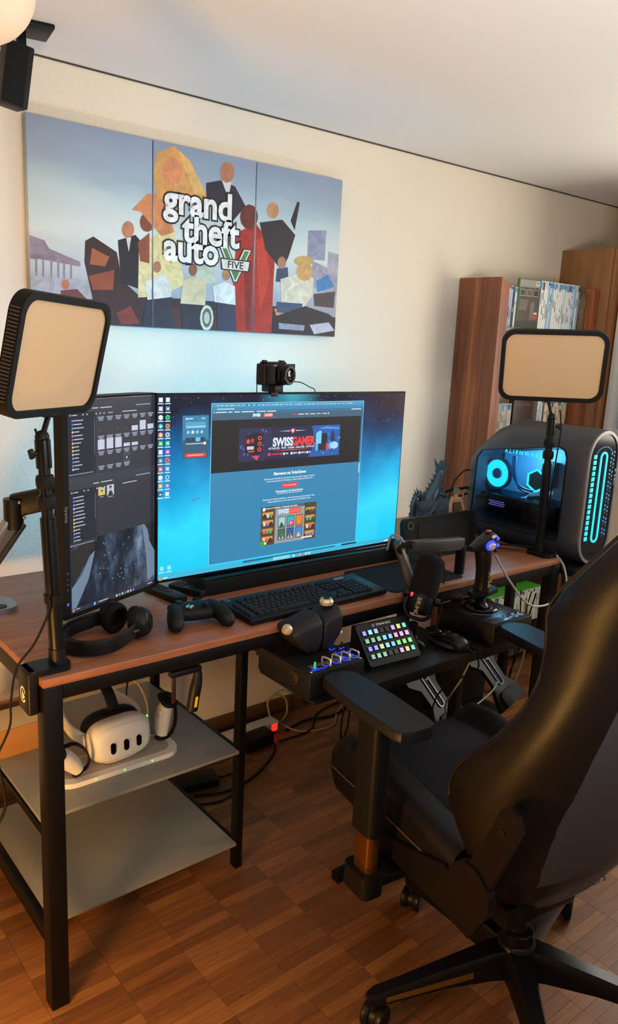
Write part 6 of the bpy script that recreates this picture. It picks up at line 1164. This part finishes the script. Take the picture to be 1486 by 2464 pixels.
bm = BM(); loft(bm, [[(-0.085, y + 0.012, z) for y, z in rrect(0.022, 0.016, 0.006, 3, (0, 0.282))], [(-0.035, y + 0.012, z) for y, z in rrect(0.046, 0.044, 0.012, 3, (0, 0.290))], [(0.005, y + 0.012, z) for y, z in rrect(0.056, 0.060, 0.016, 3, (0, 0.298))], [(0.026, y + 0.012, z) for y, z in rrect(0.04, 0.044, 0.014, 3, (0, 0.296))]]); obj('head', bm, mat('head_dark', '#1b1a1f', 0.35), js, smooth=50)
obj('hat_ring', lathe(BM(), [(0, 0), (0.018, 0), (0.017, 0.004), (0.011, 0.005), (0, 0.005)], Matrix.Translation((-0.022, -0.016, 0.292)) @ RX(PI / 2 + 0.2, 0, -0.3), 20), BLU, js)
obj('hat_button', lathe(BM(), [(0, 0.005), (0.011, 0.005), (0.012, 0.010), (0.009, 0.014), (0, 0.0145)], Matrix.Translation((-0.022, -0.016, 0.292)) @ RX(PI / 2 + 0.2, 0, -0.3), 20), mat('hat_white', '#c9c4e0', 0.35), js)
for k, (x, z) in enumerate(((-0.012, 0.318), (0.010, 0.31), (0.012, 0.288), (0.004, 0.272))): obj('head_button', ball(BM(), (x, -0.016, z), 0.006, 14), [MATS['hat_white'], BLU, BLU, MATS['gloss_gimbal']][k], js)
obj('trigger_cap', lathe(BM(), [(0.008, 0), (0.009, 0.004), (0.0, 0.007)], Matrix.Translation((0.0, 0.014, 0.327)), 16), mat('orange_cap', '#b04a2c', 0.4), js)
text_obj('model_lettering', 'X-56', 0.026, mat('gold_print', '#b09050', 0.4), js, Matrix.Translation((-0.003, -0.0105, 0.175)) @ RX(PI / 2 - 0.05, 0, 0) @ RX(0, 0, -PI / 2), 0.01)

# ---- rudder pedals below the stand
pd = thing('rudder_pedals', 'black rudder pedal unit on the floor under the desk', 'pedals', (1.72, -0.66, 0.0))
obj('base', prism(BM(), [(1.44, -0.70), (1.62, -0.78), (1.96, -0.74), (1.96, -0.60), (1.44, -0.56)], 0.093, 0.17, lambda a, b, d: (a, b, d)), BLACK, pd, world=True, smooth=20)
obj('frame_left', bx2(BM(), (1.40, -0.62, 0.10), (1.62, -0.50, 0.45), 0.01), MATTE, pd, world=True)
obj('frame_right', bx2(BM(), (1.74, -0.62, 0.10), (2.0, -0.50, 0.45), 0.01), MATTE, pd, world=True)
PM = mat('pedal_black', '#0c0d10', 0.3)
for cx in (1.50, 1.845):
    PMx = Matrix.Translation((cx, -0.745, 0.36)) @ RX(math.radians(50), 0, 0) @ RX(0, 0, math.radians(14))
    F = lambda a, b, d: PMx @ Vector((a, b, d))
    outl = [(-0.085, 0.11), (0.075, 0.11), (0.08, 0.06), (0.045, 0.02), (0.042, -0.05), (0.08, -0.10), (0.095, -0.15), (-0.09, -0.15), (-0.075, -0.10), (-0.045, -0.05), (-0.048, 0.02), (-0.09, 0.06)]
    p_ = obj('pedal', prism(BM(), outl, 0.0, 0.016, F), PM, pd, world=True, smooth=20)
    obj('slot_rim', ring(BM(), rrect(0.032, 0.14, 0.015, 5, (0, 0.0)), rrect(0.022, 0.128, 0.0108, 5, (0, 0.0)), 0.016, 0.021, F), mat('rim_blue_grey', '#3a4458', 0.2, 0.4), p_, world=True)
    obj('slot', prism(BM(), rrect(0.022, 0.128, 0.0108, 5, (0, 0.0)), 0.0161, 0.017, F), mat('slot_black', '#050506', 0.5), p_, world=True)
    obj('bolt', ball(BM(), tuple(F(0, 0.045, 0.02)), 0.007, 10), CHROME, p_, world=True)
    obj('heel_plate', prism(BM(), rrect(0.10, 0.06, 0.02, 5, (0.0, -0.12)), 0.016, 0.024, F), DGREY, p_, world=True)
cable('black lead loop hanging right of the rudder pedals', [(1.93, -0.86, 0.70), (1.98, -0.80, 0.55), (1.97, -0.78, 0.42), (1.95, -0.76, 0.30), (2.0, -0.72, 0.22)], 0.003)
cable('grey lead loop hanging right of the rudder pedals', [(1.90, -0.84, 0.68), (2.02, -0.76, 0.58), (2.08, -0.74, 0.42), (2.06, -0.72, 0.25), (1.98, -0.70, 0.18)], 0.0032, MATS['light_grey_cable'])
cable('black lead crossing diagonally behind the right armrest', [(2.18, -0.62, 0.60), (2.14, -0.66, 0.45), (2.18, -0.62, 0.28), (2.22, -0.58, 0.10), (2.26, -0.55, 0.006)], 0.003)
cable('short black lead with a plug under the desk end', [(1.99, -0.80, 0.68), (2.03, -0.76, 0.60), (2.05, -0.75, 0.53), (2.06, -0.75, 0.50)], 0.0025)
tag(obj('paper_sheet', box(BM(), (2.02, -0.76, 0.004), (0.26, 0.16, 0.006), 0.001, (0, 0, 0.5)), mat('paper_white', '#c8c4ba', 0.8)), 'pale flat board on the floor below the right pedal', 'board')

# ================================================================ things on the upper glass shelf
VW = mat('headset_white', '#d8d2c6', 0.45); VB = mat('headset_black', '#141314', 0.6)
vd = thing('charging_dock', 'low white charging dock with green lights on the glass shelf', 'dock', (0.315, -0.625, UZ + 0.0005))
obj('plate', prism(BM(), rrect(0.37, 0.125, 0.05, 8), 0.0, 0.014, lambda a, b, d: (a, b, d)), VW, vd)
obj('inlay', prism(BM(), rrect(0.33, 0.095, 0.04, 8, (0, 0.008)), 0.014, 0.0145, lambda a, b, d: (a, b, d)), mat('dock_inlay', '#a59c8c', 0.6), vd)
for x in (-0.085, 0.0, 0.085): obj('light', ball(BM(), (x, -0.0625, 0.008), 0.0022, 10), mat('green_led', '#30c030', 0.4, emit=3.0, ecol='#60ff60'), vd)
vr = thing('vr_headset', 'white virtual reality headset with three dark sensor slots', 'headset', (0.322, -0.60, UZ + 0.0155), math.radians(4))
vz = 0.066
obj('visor', sbox(BM(), (0, -0.03, vz), (0.094, 0.038, 0.060), 3.2, 40, rot=(-0.12, 0, 0)), VW, vr, smooth=60)
obj('front_plate', sbox(BM(), (0, -0.046, vz), (0.086, 0.026, 0.053), 3.2, 40, rot=(-0.12, 0, 0)), mat('visor_plate', '#e0dacd', 0.4), vr, smooth=60)
for x in (-0.040, 0.0, 0.040): obj('sensor_slot', prism(BM(), rrect(0.015, 0.032, 0.0074, 6, (x, vz - 0.006)), 0.0, 0.012, lambda a, b, d: (a, -0.0765 + abs(x) * 0.03 + d, b)), mat('sensor_black', '#0b0a0b', 0.15), vr)
obj('face_cushion', sbox(BM(), (0, 0.018, vz + 0.010), (0.088, 0.034, 0.056), 3.0, 32), VB, vr, smooth=60)
obj('lower_lip', sbox(BM(), (0, -0.03, vz - 0.052), (0.060, 0.028, 0.012), 3), VW, vr, smooth=60)
for s in (-1, 1):
    obj('side_arm', ribbon(BM(), [(s * 0.088, 0.0, vz + 0.006), (s * 0.104, 0.045, vz + 0.016), (s * 0.100, 0.105, vz + 0.026), (s * 0.085, 0.15, vz + 0.034)], 0.036, 0.012), VW, vr, smooth=50)
    obj('rear_strap', ribbon(BM(), [(s * 0.085, 0.15, vz + 0.034), (s * 0.075, 0.185, vz + 0.05), (s * 0.04, 0.205, vz + 0.06), (0, 0.21, vz + 0.062)], 0.045, 0.008), VW, vr, smooth=50)
obj('top_strap', ribbon(BM(), [(0.01, 0.01, vz + 0.058), (0.01, 0.05, vz + 0.105), (0.01, 0.11, vz + 0.12), (0.005, 0.18, vz + 0.09), (0, 0.205, vz + 0.07)], 0.008, 0.034), VB, vr, smooth=50)
obj('strap_pivot', cyl(BM(), (-0.098, -0.004, vz + 0.004), (-0.092, -0.006, vz + 0.004), 0.02), VW, vr)
obj('charge_light', ball(BM(), (0.092, -0.030, vz + 0.035), 0.0028, 10), MATS['green_led'], vr)
cable('cream charging lead plugged into the side of the headset', [(0.418, -0.625, UZ + 0.105), (0.425, -0.60, UZ + 0.15), (0.42, -0.55, UZ + 0.19), (0.39, -0.48, UZ + 0.20), (0.37, -0.40, UZ + 0.19)], 0.003, mat('cream_cable', '#b09a70', 0.5))
def controller(label, loc, rot):
    c = thing('vr_controller', label, 'controller', loc, 0, 'headset controllers', rot=rot)
    bm = BM(); tube(bm, [(0, 0.0, -0.055), (0, 0.004, -0.02), (0, 0.0, 0.02), (0, -0.012, 0.045)], 0.02, 20, 6, rad=lambda t: 0.017 + 0.008 * math.sin(PI * min(1, t * 1.1)) * 0.8 + 0.003 * t); obj('handle', bm, VW, c, smooth=60)
    obj('button_face', sbox(BM(), (0, -0.010, 0.056), (0.027, 0.032, 0.009), 3.0, 24, rot=(0.5, 0, 0)), VB, c, smooth=60)
    obj('thumb_stick', lathe(BM(), [(0.004, 0), (0.004, 0.006), (0.009, 0.009), (0.008, 0.012), (0.0, 0.011)], Matrix.Translation((0.006, -0.012, 0.063)) @ RX(0.5, 0, 0), 16), BLACK, c)
    obj('grip_button', sbox(BM(), (-0.019, -0.008, 0.018), (0.008, 0.010, 0.012), 3, 16), VW, c, smooth=60)
    obj('wrist_strap', ribbon(BM(), [(0.022, 0.0, 0.045), (0.045, 0.005, 0.025), (0.052, 0.004, -0.01), (0.042, 0.0, -0.045), (0.018, 0.0, -0.066), (-0.01, 0.0, -0.062)], 0.014, 0.004, (0, 1, 0)), VB, c, smooth=50)
    obj('pommel', ball(BM(), (-0.004, 0.0, -0.058), (0.019, 0.016, 0.010), 16), VB, c)
controller('white controller standing at the right of the headset', (0.482, -0.60, UZ + 0.082), (math.radians(-4), math.radians(10), math.radians(10)))
controller('white controller half hidden by the front leg, left of the headset', (0.158, -0.665, UZ + 0.078), (math.radians(18), math.radians(-36), math.radians(-20)))
cb = thing('cardboard_box', 'open brown cardboard box at the back of the glass shelf', 'box', (0.135, -0.33, UZ + 0.0005), math.radians(3))
CAR = mat('cardboard', '#a8743f', 0.85, bump=0.1, bscale=300)
obj('front', bx2(BM(), (-0.08, -0.10, 0), (0.10, -0.096, 0.085)), CAR, cb); obj('back', bx2(BM(), (-0.08, 0.08, 0), (0.10, 0.084, 0.085)), CAR, cb)
obj('side', bx2(BM(), (-0.08, -0.096, 0), (-0.076, 0.08, 0.085)), CAR, cb); obj('side', bx2(BM(), (0.096, -0.096, 0), (0.10, 0.08, 0.085)), CAR, cb); obj('bottom', bx2(BM(), (-0.076, -0.096, 0), (0.096, 0.08, 0.003)), CAR, cb)
bm = BM(); loft(bm, [[(-0.08, -0.098, 0.085), (0.095, -0.098, 0.085), (0.095, -0.095, 0.085), (-0.08, -0.095, 0.085)], [(-0.075, -0.03, 0.112), (0.09, -0.03, 0.112), (0.09, -0.027, 0.112), (-0.075, -0.027, 0.112)]]); obj('flap', bm, mat('cardboard_pale', '#cbb083', 0.85), cb)
cl = thing('trigger_clamp', 'black bar clamp with a yellow striped handle under the desk front', 'clamp', (0.37, -0.925, 0.70))
obj('jaw', bx2(BM(), (0.325, -0.928, 0.775), (0.412, -0.905, 0.791), 0.004), BLACK, cl, world=True)
obj('bar', bx2(BM(), (0.330, -0.922, 0.705), (0.341, -0.918, 0.778), 0.001), mat('bar_brown', '#3a2418', 0.4, 0.4), cl, world=True)
bm = BM(); tube(bm, [(0.405, -0.918, 0.785), (0.404, -0.918, 0.755), (0.396, -0.918, 0.715), (0.389, -0.918, 0.672)], 0.011, 14, 6, rad=lambda t: 0.008 + 0.007 * min(1, t * 2)); obj('handle', bm, BLACK, cl, world=True)
bm = BM(); bar(bm, (0.3955, -0.9325, 0.712), (0.391, -0.9325, 0.684), 0.008, 0.002, 0.001, upv=(0, 1, 0)); obj('yellow_stripe', bm, mat('yellow_plastic', '#d8a820', 0.45), cl, world=True)
cable('black lead hanging behind the bar clamp, left one', [(0.44, -0.70, 0.79), (0.43, -0.55, 0.66), (0.44, -0.45, 0.55), (0.50, -0.33, 0.40), (0.60, -0.20, 0.15)], 0.0026)
cable('black lead hanging behind the bar clamp, right one', [(0.62, -0.50, 0.78), (0.63, -0.35, 0.60), (0.66, -0.22, 0.40), (0.74, -0.14, 0.15), (0.82, -0.12, 0.01)], 0.0026)
cable('dark loop of lead at the far left below the glass shelf', [(-0.06, -0.80, 0.62), (-0.05, -0.80, 0.56), (-0.045, -0.80, 0.50), (-0.06, -0.80, 0.46), (-0.09, -0.80, 0.44)], 0.004)

# ================================================================ power strip and floor leads
ps = thing('power_strip', 'white power strip with a glowing red switch along the baseboard', 'power strip', (1.08, -0.125, 0.0), math.radians(2))
obj('body', bx2(BM(), (-0.22, -0.03, 0.001), (0.19, 0.03, 0.052), 0.008, 3), mat('strip_white', '#c9c4bc', 0.45), ps)
obj('switch', bx2(BM(), (0.150, -0.033, 0.014), (0.178, -0.029, 0.044), 0.003), mat('red_switch', '#c01818', 0.3, emit=2.0, ecol='#ff2418'), ps)
for x in (-0.17, -0.12, -0.07): obj('socket', cyl(BM(), (x, -0.031, 0.027), (x, -0.029, 0.027), 0.017), mat('socket_grey', '#9a958c', 0.5), ps)
ad = thing('power_adapter', 'black block adapter plugged into the power strip', 'adapter', (1.115, -0.195, 0.0), math.radians(2))
obj('block', bx2(BM(), (-0.06, -0.03, 0.001), (0.075, 0.037, 0.058), 0.006), BLACK, ad); obj('lead_stub', cyl(BM(), (0.075, 0.0, 0.012), (0.095, 0.0, 0.010), 0.005), BLACK, ad)
for k, x in enumerate((0.905, 0.965)):
    pg = thing('plug', ['black plug at the left end of the power strip', 'black plug second from the left in the power strip'][k], 'plug', (x, -0.165, 0.001), math.radians(2), 'plugs in the power strip')
    obj('body', sbox(BM(), (0, -0.012, 0.027), (0.018, 0.024, 0.018), 3), BLACK, pg); obj('strain_relief', cyl(BM(), (0, -0.033, 0.025), (0, -0.05, 0.018), 0.006, 0.004), BLACK, pg)
cable('black lead curving from the adapter towards the shelf rack', [(1.19, -0.19, 0.012), (1.17, -0.26, 0.005), (1.02, -0.36, 0.005), (0.86, -0.40, 0.005), (0.74, -0.36, 0.005)], 0.0045)
cable('black lead running right along the floor from the power strip', [(1.30, -0.16, 0.005), (1.42, -0.14, 0.006), (1.55, -0.17, 0.005), (1.75, -0.13, 0.005), (1.95, -0.2, 0.005)], 0.005)
cable('second black lead on the floor beside the baseboard', [(1.22, -0.22, 0.005), (1.38, -0.22, 0.006), (1.50, -0.12, 0.006), (1.68, -0.09, 0.006), (1.85, -0.14, 0.005)], 0.004)
cable('grey lead lying in a curve on the floor under the desk', [(1.28, -0.11, 0.03), (1.34, -0.20, 0.006), (1.48, -0.24, 0.005), (1.58, -0.16, 0.005), (1.68, -0.10, 0.005)], 0.004, mat('warm_grey_cable', '#8a8378', 0.6))
cable('beige loop of lead standing against the baseboard', [(1.26, -0.10, 0.04), (1.28, -0.05, 0.09), (1.33, -0.045, 0.11), (1.375, -0.05, 0.08), (1.37, -0.07, 0.03), (1.33, -0.09, 0.006)], 0.004, MATS['cream_cable'])
cable('pale loop of lead hanging under the throttle box', [(1.52, -0.42, 0.30), (1.50, -0.40, 0.16), (1.54, -0.38, 0.06), (1.64, -0.36, 0.05), (1.70, -0.38, 0.16), (1.71, -0.42, 0.3)], 0.004, MATS['warm_grey_cable'])
cable('black loop of lead hanging below the throttle box', [(1.24, -0.62, 0.50), (1.21, -0.60, 0.30), (1.225, -0.58, 0.18), (1.26, -0.57, 0.20), (1.265, -0.58, 0.32), (1.27, -0.60, 0.5)], 0.0035)
cable('crumpled black lead on the floor before the pedals', [(1.36, -0.62, 0.08), (1.33, -0.62, 0.05), (1.42, -0.66, 0.02), (1.38, -0.60, 0.012), (1.46, -0.58, 0.012), (1.44, -0.68, 0.006), (1.54, -0.66, 0.006)], 0.0035)
cable('thin black loop under the left side of the throttle box', [(0.66, -1.02, 0.70), (0.655, -1.03, 0.675), (0.675, -1.03, 0.66), (0.70, -1.03, 0.665), (0.705, -1.03, 0.70)], 0.0025)
pa = thing('power_adapter', 'flat black adapter with leads lying behind the lower glass shelf', 'adapter', (0.79, -0.30, 0.0), math.radians(-12))
obj('block', bx2(BM(), (-0.09, -0.04, 0.0005), (0.07, 0.04, 0.034), 0.005), BLACK, pa); obj('lead_stub', cyl(BM(), (0.07, 0, 0.015), (0.10, 0, 0.01), 0.005), BLACK, pa)
cable('black lead coiled beside the flat adapter', [(0.88, -0.32, 0.01), (0.93, -0.32, 0.006), (0.92, -0.40, 0.005), (0.80, -0.44, 0.005), (0.70, -0.40, 0.006)], 0.004)
tag(obj('metal_plate', box(BM(), (1.005, -1.02, 0.003), (0.10, 0.13, 0.004), 0.001, (0, 0, 0.02)), mat('plate_blue', '#7f90a8', 0.3, 0.5)), 'thin blue-grey metal plate lying on the parquet by the chair', 'plate')

# ================================================================ chair
CH = Vector((0.947, -1.57, 0)); CYW = math.radians(-8)
ch = thing('gaming_chair', 'black leather gaming chair seen from behind at the desk', 'chair', tuple(CH), CYW)
Li = (Matrix.Translation(CH) @ RX(0, 0, CYW)).inverted()
LEAT = mat('chair_leather', '#1d1815', 0.38, bump=0.12, bscale=350); LEAT2 = mat('chair_leather_dark', '#131114', 0.45, bump=0.12, bscale=350)
FAB = mat('chair_back_fabric', '#3c3a40', 0.6, bump=0.15, bscale=500); ALU = mat('chair_base_black', '#121115', 0.28); SUE = mat('seat_fabric', '#15181f', 0.75, bump=0.2, bscale=600)
R0 = 0.375
CYWd = -8
for k, wa in enumerate((158, 86, 14, -58, -130)):
    a = math.radians(wa - CYWd); ca, sa = math.cos(a), math.sin(a)
    def Q(r, t, z): return Vector((r * ca - t * sa, r * sa + t * ca, z))
    bm = BM(); secs = []
    for r, w, zt_, zb_ in ((0.02, 0.036, 0.165, 0.085), (0.08, 0.030, 0.160, 0.088), (0.20, 0.025, 0.138, 0.090), (0.33, 0.022, 0.112, 0.080), (0.375, 0.022, 0.104, 0.076), (0.395, 0.014, 0.098, 0.080)):
        secs.append([Q(r, -w, zb_), Q(r, w, zb_), Q(r, w, zt_ - 0.014), Q(r, w - 0.008, zt_), Q(r, -w + 0.008, zt_), Q(r, -w, zt_ - 0.014)])
    loft(bm, secs); leg = obj('base_arm', bm, ALU, ch, smooth=35)
    if k == 0:
        bm = BM(); loft(bm, [[Q(0.13, 0.0282, 0.105), Q(0.13, 0.0282, 0.123), Q(0.13, 0.0275, 0.123), Q(0.13, 0.0275, 0.105)], [Q(0.355, 0.0232, 0.085), Q(0.355, 0.0232, 0.098), Q(0.355, 0.022, 0.098), Q(0.355, 0.022, 0.085)]]); obj('trim_strip', bm, mat('brass_strip', '#7a5a24', 0.35, 0.6), leg)
    cs = obj('caster', cyl(BM(), tuple(Q(R0, 0, 0.05)), tuple(Q(R0, 0, 0.085)), 0.012), BLACK, ch)
    sw = math.radians(wa * 0.3 + 70 + k * 25); ux, uy = math.cos(sw), math.sin(sw); c0 = Q(R0 - 0.004, 0, 0.031)
    for s in (-1, 1):
        bm = BM(); M = Matrix.Translation(c0 + Vector((ux, uy, 0)) * s * 0.018) @ Vector((ux * s, uy * s, 0)).to_track_quat('Z', 'Y').to_matrix().to_4x4()
        lathe(bm, [(0, -0.010), (0.028, -0.010), (0.031, -0.006), (0.031, 0.006), (0.027, 0.010), (0.0, 0.011)], M, 28); obj('wheel', bm, mat('caster_black', '#141315', 0.4), cs)
    bm = BM(); M = Matrix.Translation(c0) @ Vector((ux, uy, 0)).to_track_quat('Z', 'Y').to_matrix().to_4x4(); lathe(bm, [(0, -0.008), (0.024, -0.008), (0.024, 0.008), (0, 0.008)], M, 20); obj('caster_hood', bm, BLACK, cs)
obj('hub', lathe(BM(), [(0, 0.075), (0.045, 0.078), (0.052, 0.10), (0.052, 0.15), (0.046, 0.168), (0.040, 0.172), (0.040, 0.20), (0.034, 0.205), (0, 0.205)], None, 32), ALU, ch)
obj('gas_lift', cyl(BM(), (0, 0, 0.18), (0, 0.03, 0.34), 0.028), BLACK, ch)
S = lambda x, y, z: Li @ Vector((x, y, z))
obj('mechanism', bx2(BM(), (-0.11, -0.06, 0.27), (0.13, 0.33, 0.335), 0.012), BLACK, ch)
# seat cushion: side bolsters and centre
sc = Vector((0.055, 0.285)); SW, SD = 0.55, 0.55
def seat_sec(y, x0, x1, z0_, z1_, r=0.035, n=5): return [(a, y, b) for a, b in rrect(x1 - x0, z1_ - z0_, r, n, ((x0 + x1) / 2, (z0_ + z1_) / 2))]
bm = BM(); loft(bm, [seat_sec(sc.y - 0.26, sc.x - 0.20, sc.x + 0.20, 0.345, 0.475), seat_sec(sc.y - 0.1, sc.x - 0.20, sc.x + 0.20, 0.335, 0.482), seat_sec(sc.y + 0.15, sc.x - 0.20, sc.x + 0.20, 0.335, 0.490), seat_sec(sc.y + 0.24, sc.x - 0.20, sc.x + 0.20, 0.345, 0.482), seat_sec(sc.y + 0.275, sc.x - 0.18, sc.x + 0.18, 0.365, 0.455)]); obj('seat_cushion', bm, SUE, ch, smooth=60)
for s in (-1, 1):
    xo, xi = sc.x + s * 0.275, sc.x + s * 0.17; a, b = min(xo, xi), max(xo, xi)
    bm = BM(); loft(bm, [seat_sec(sc.y - 0.26, a, b, 0.335, 0.47, 0.04), seat_sec(sc.y - 0.1, a, b, 0.325, 0.50, 0.045), seat_sec(sc.y + 0.16, a, b, 0.325, 0.525, 0.05), seat_sec(sc.y + 0.24, a, b, 0.330, 0.515, 0.05), seat_sec(sc.y + 0.278, a + 0.012, b - 0.012, 0.36, 0.48, 0.035)]); obj('seat_bolster', bm, LEAT2, ch, smooth=60)
obj('seat_pan', bx2(BM(), (sc.x - 0.24, sc.y - 0.25, 0.318), (sc.x + 0.24, sc.y + 0.24, 0.345), 0.01), MATTE, ch)
# seam along the side bolster that faces the room
bm = BM(); tube(bm, [(sc.x - 0.276, sc.y - 0.25, 0.40), (sc.x - 0.279, sc.y, 0.415), (sc.x - 0.277, sc.y + 0.25, 0.42)], 0.0025, 6); obj('seam', bm, mat('seam_brown', '#4a3620', 0.5), ch)
# arm rests
def arm_rest(x, y, ztop, rz, mx):
    M = Matrix.Translation((x, y, 0)) @ RX(0, 0, rz)
    pad = [(-0.050, 0.140), (-0.046, 0.160), (-0.030, 0.174), (0.0, 0.178), (0.028, 0.174), (0.048, 0.158), (0.055, 0.135), (0.060, 0.0), (0.054, -0.14), (0.048, -0.158), (0.030, -0.168), (-0.032, -0.168), (-0.050, -0.158), (-0.058, -0.14), (-0.062, 0.0)]
    sm = []
    for i in range(len(pad)): sm += [pad[i]]
    bm = BM(); secs = []
    for z, k in ((ztop - 0.030, 0.90), (ztop - 0.024, 1.0), (ztop - 0.006, 1.0), (ztop, 0.94)): secs.append([M @ Vector((a * k, b * (0.97 + 0.03 * k) if k < 1 else b, z)) for a, b in sm])
    loft(bm, secs); p = obj('armrest_pad', bm, mat('armrest_pu', '#17171a', 0.42), ch, smooth=35)
    post = obj('armrest_post', prism(BM(), rrect(0.052, 0.085, 0.016, 4), 0.42, ztop - 0.03, lambda a, b, d: M @ Vector((a + mx * 0.004, b, d))), BLACK, ch, smooth=40)
    obj('armrest_tube', prism(BM(), rrect(0.040, 0.066, 0.014, 4), 0.30, 0.425, lambda a, b, d: M @ Vector((a + mx * 0.004, b, d))), mat('bronze_tube', '#8a5a2c', 0.22, 0.85), post, smooth=40)
    bm = BM(); prism(bm, rrect(0.066, 0.10, 0.02, 4), 0.255, 0.315, lambda a, b, d: M @ Vector((a, b, d))); bx = M @ Vector((mx * 0.10, 0, 0.285)); box(bm, tuple(bx), (0.22, 0.085, 0.03), 0.006); obj('armrest_bracket', bm, BLACK, ch, smooth=40)
arm_rest(sc.x - 0.360, 0.247, 0.772, math.radians(2), 1); arm_rest(sc.x + 0.300, 0.30, 0.785, math.radians(0), -1)
# backrest: lofted shell with forward wings
def back_sec(z, yb, hw, wing, yf, rear):
    """yb: rear face, hw: half width at the sides, wing: how far the wing comes forward, yf: front hollow, rear: half width of the flat rear panel"""
    cx = sc.x
    half = [(0, yb), (rear * 0.6, yb + 0.002), (rear, yb + 0.010), (hw - 0.012, yb + (wing - yb) * 0.32), (hw, yb + (wing - yb) * 0.62), (hw - 0.004, wing - 0.02), (hw - 0.025, wing), (hw - 0.055, wing - 0.012), (hw - 0.10, yf + 0.012), (0, yf)]
    left = [(-a, b) for a, b in half[1:-1]][::-1]
    return [(cx + a, b, z) for a, b in half + left]
BS = [(0.34,-0.10,0.14,-0.02,-0.03,0.10),(0.40,-0.125,0.235,-0.01,-0.03,0.17),(0.46,-0.142,0.262,0.0,-0.03,0.18),(0.52,-0.157,0.268,0.045,-0.035,0.185),(0.58,-0.172,0.270,0.088,-0.04,0.185),(0.64,-0.188,0.268,0.080,-0.05,0.183),(0.70,-0.206,0.262,0.040,-0.075,0.18),(0.78,-0.23,0.252,-0.025,-0.115,0.18),(0.86,-0.254,0.240,-0.075,-0.15,0.178),(0.94,-0.278,0.228,-0.100,-0.175,0.175),(1.02,-0.302,0.220,-0.100,-0.195,0.172),(1.09,-0.323,0.222,-0.097,-0.21,0.172),(1.15,-0.341,0.222,-0.13,-0.225,0.17),(1.22,-0.362,0.215,-0.185,-0.25,0.165),(1.30,-0.386,0.20,-0.245,-0.275,0.15),(1.36,-0.40,0.15,-0.29,-0.30,0.11)]
bm = BM(); loft(bm, [back_sec(*s) for s in BS]); bk_ = obj('backrest', bm, LEAT, ch, smooth=70)
def rear_y(z):
    for a, b in zip(BS, BS[1:]):
        if a[0] <= z <= b[0]: t = (z - a[0]) / (b[0] - a[0]); return a[1] + (b[1] - a[1]) * t, a[5] + (b[5] - a[5]) * t
    return BS[-1][1], BS[-1][5]
bm = BM(); secs = []
for z in (0.445, 0.5, 0.6, 0.7, 0.8, 0.9, 1.0, 1.1, 1.2, 1.3):
    y, w = rear_y(z); w *= 0.98
    secs.append([(sc.x - w, y + 0.010, z), (sc.x - w * 0.6, y - 0.003, z), (sc.x, y - 0.006, z), (sc.x + w * 0.6, y - 0.003, z), (sc.x + w, y + 0.010, z), (sc.x, y + 0.03, z)])
loft(bm, secs); obj('rear_panel', bm, FAB, bk_, smooth=50)
for s in (-1, 1):
    bm = BM(); tube(bm, [(sc.x + s * (BS[i][2] - 0.026), BS[i][3] + 0.001, BS[i][0]) for i in range(2, 15)], 0.004, 8, 4); obj('piping', bm, mat('piping_dark', '#241c16', 0.4), bk_)
y, w = rear_y(0.41)
text_obj('brand_lettering', 'noblechairs', 0.034, mat('embossed_print', '#3a3634', 0.4), bk_, Matrix.Translation((sc.x - 0.03, -0.1475, 0.415)) @ RX(math.radians(76), 0, 0), 0.01)
# recliner brackets either side
for s in (-1, 1):
    X0 = sc.x + s * 0.278; F = lambda a, b, d: (X0 + s * d, a, b)
    pr = [(-0.055 + 0.066 * math.cos(t), 0.432 + 0.066 * math.sin(t)) for t in [2 * PI * k / 28 for k in range(28)]]
    rc_ = obj('recliner_cover', prism(BM(), pr, 0.0, 0.022, F), mat('recliner_black', '#161214', 0.35), ch, smooth=40)
    bm = BM(); prism(bm, [(-0.10, 0.44), (-0.03, 0.47), (-0.105, 0.63), (-0.118, 0.672), (-0.140, 0.69), (-0.165, 0.68), (-0.178, 0.65)], 0.002, 0.016, F); obj('recliner_arm', bm, MATS['recliner_black'], rc_, smooth=20)
    bm = BM(); prism(bm, [(-0.11, 0.40), (-0.06, 0.31), (0.0, 0.318), (0.30, 0.33), (0.30, 0.36), (0.05, 0.43)], 0.0, 0.012, F); obj('side_plate', bm, MATS['recliner_black'], rc_, smooth=20)
    obj('bolt', cyl(BM(), F(-0.13, 0.625, 0.016), F(-0.13, 0.625, 0.019), 0.008), BLACK, rc_)

# ================================================================ ceiling speaker and lamp
sp = thing('ceiling_speaker', 'small black speaker hanging from a bracket on the ceiling', 'speaker', (0.262, -0.20, H), math.radians(-10))
obj('plate', bx2(BM(), (-0.035, -0.06, -0.012), (0.075, 0.06, -0.0005), 0.003), BLACK, sp)
obj('arm', bx2(BM(), (-0.014, -0.012, -0.075), (0.010, 0.012, -0.012), 0.003), BLACK, sp)
bm = BM(); box(bm, (-0.022, 0.0, -0.130), (0.066, 0.075, 0.155), 0.005, (0.10, 0.12, 0.2)); obj('cabinet', bm, DGREY, sp)
bm = BM(); box(bm, (-0.026, -0.039, -0.134), (0.058, 0.004, 0.145), 0.001, (0.10, 0.12, 0.2)); obj('grille', bm, mat('grille_black', '#151312', 0.7, bump=0.4, bscale=900), sp)
pl = thing('paper_lamp', 'large pale round paper lampshade at the upper left corner', 'lamp', (-0.031, -0.779, H))
LP = mat('paper_shade', '#e6d3bb', 0.9, emit=0.10, ecol='#ffd9ae')
obj('shade', ball(BM(), (0, 0, -0.145), (0.110, 0.110, 0.104), 40), LP, pl)
obj('cord', cyl(BM(), (0, 0, -0.032), (0, 0, -0.001), 0.004), WHITEP, pl)
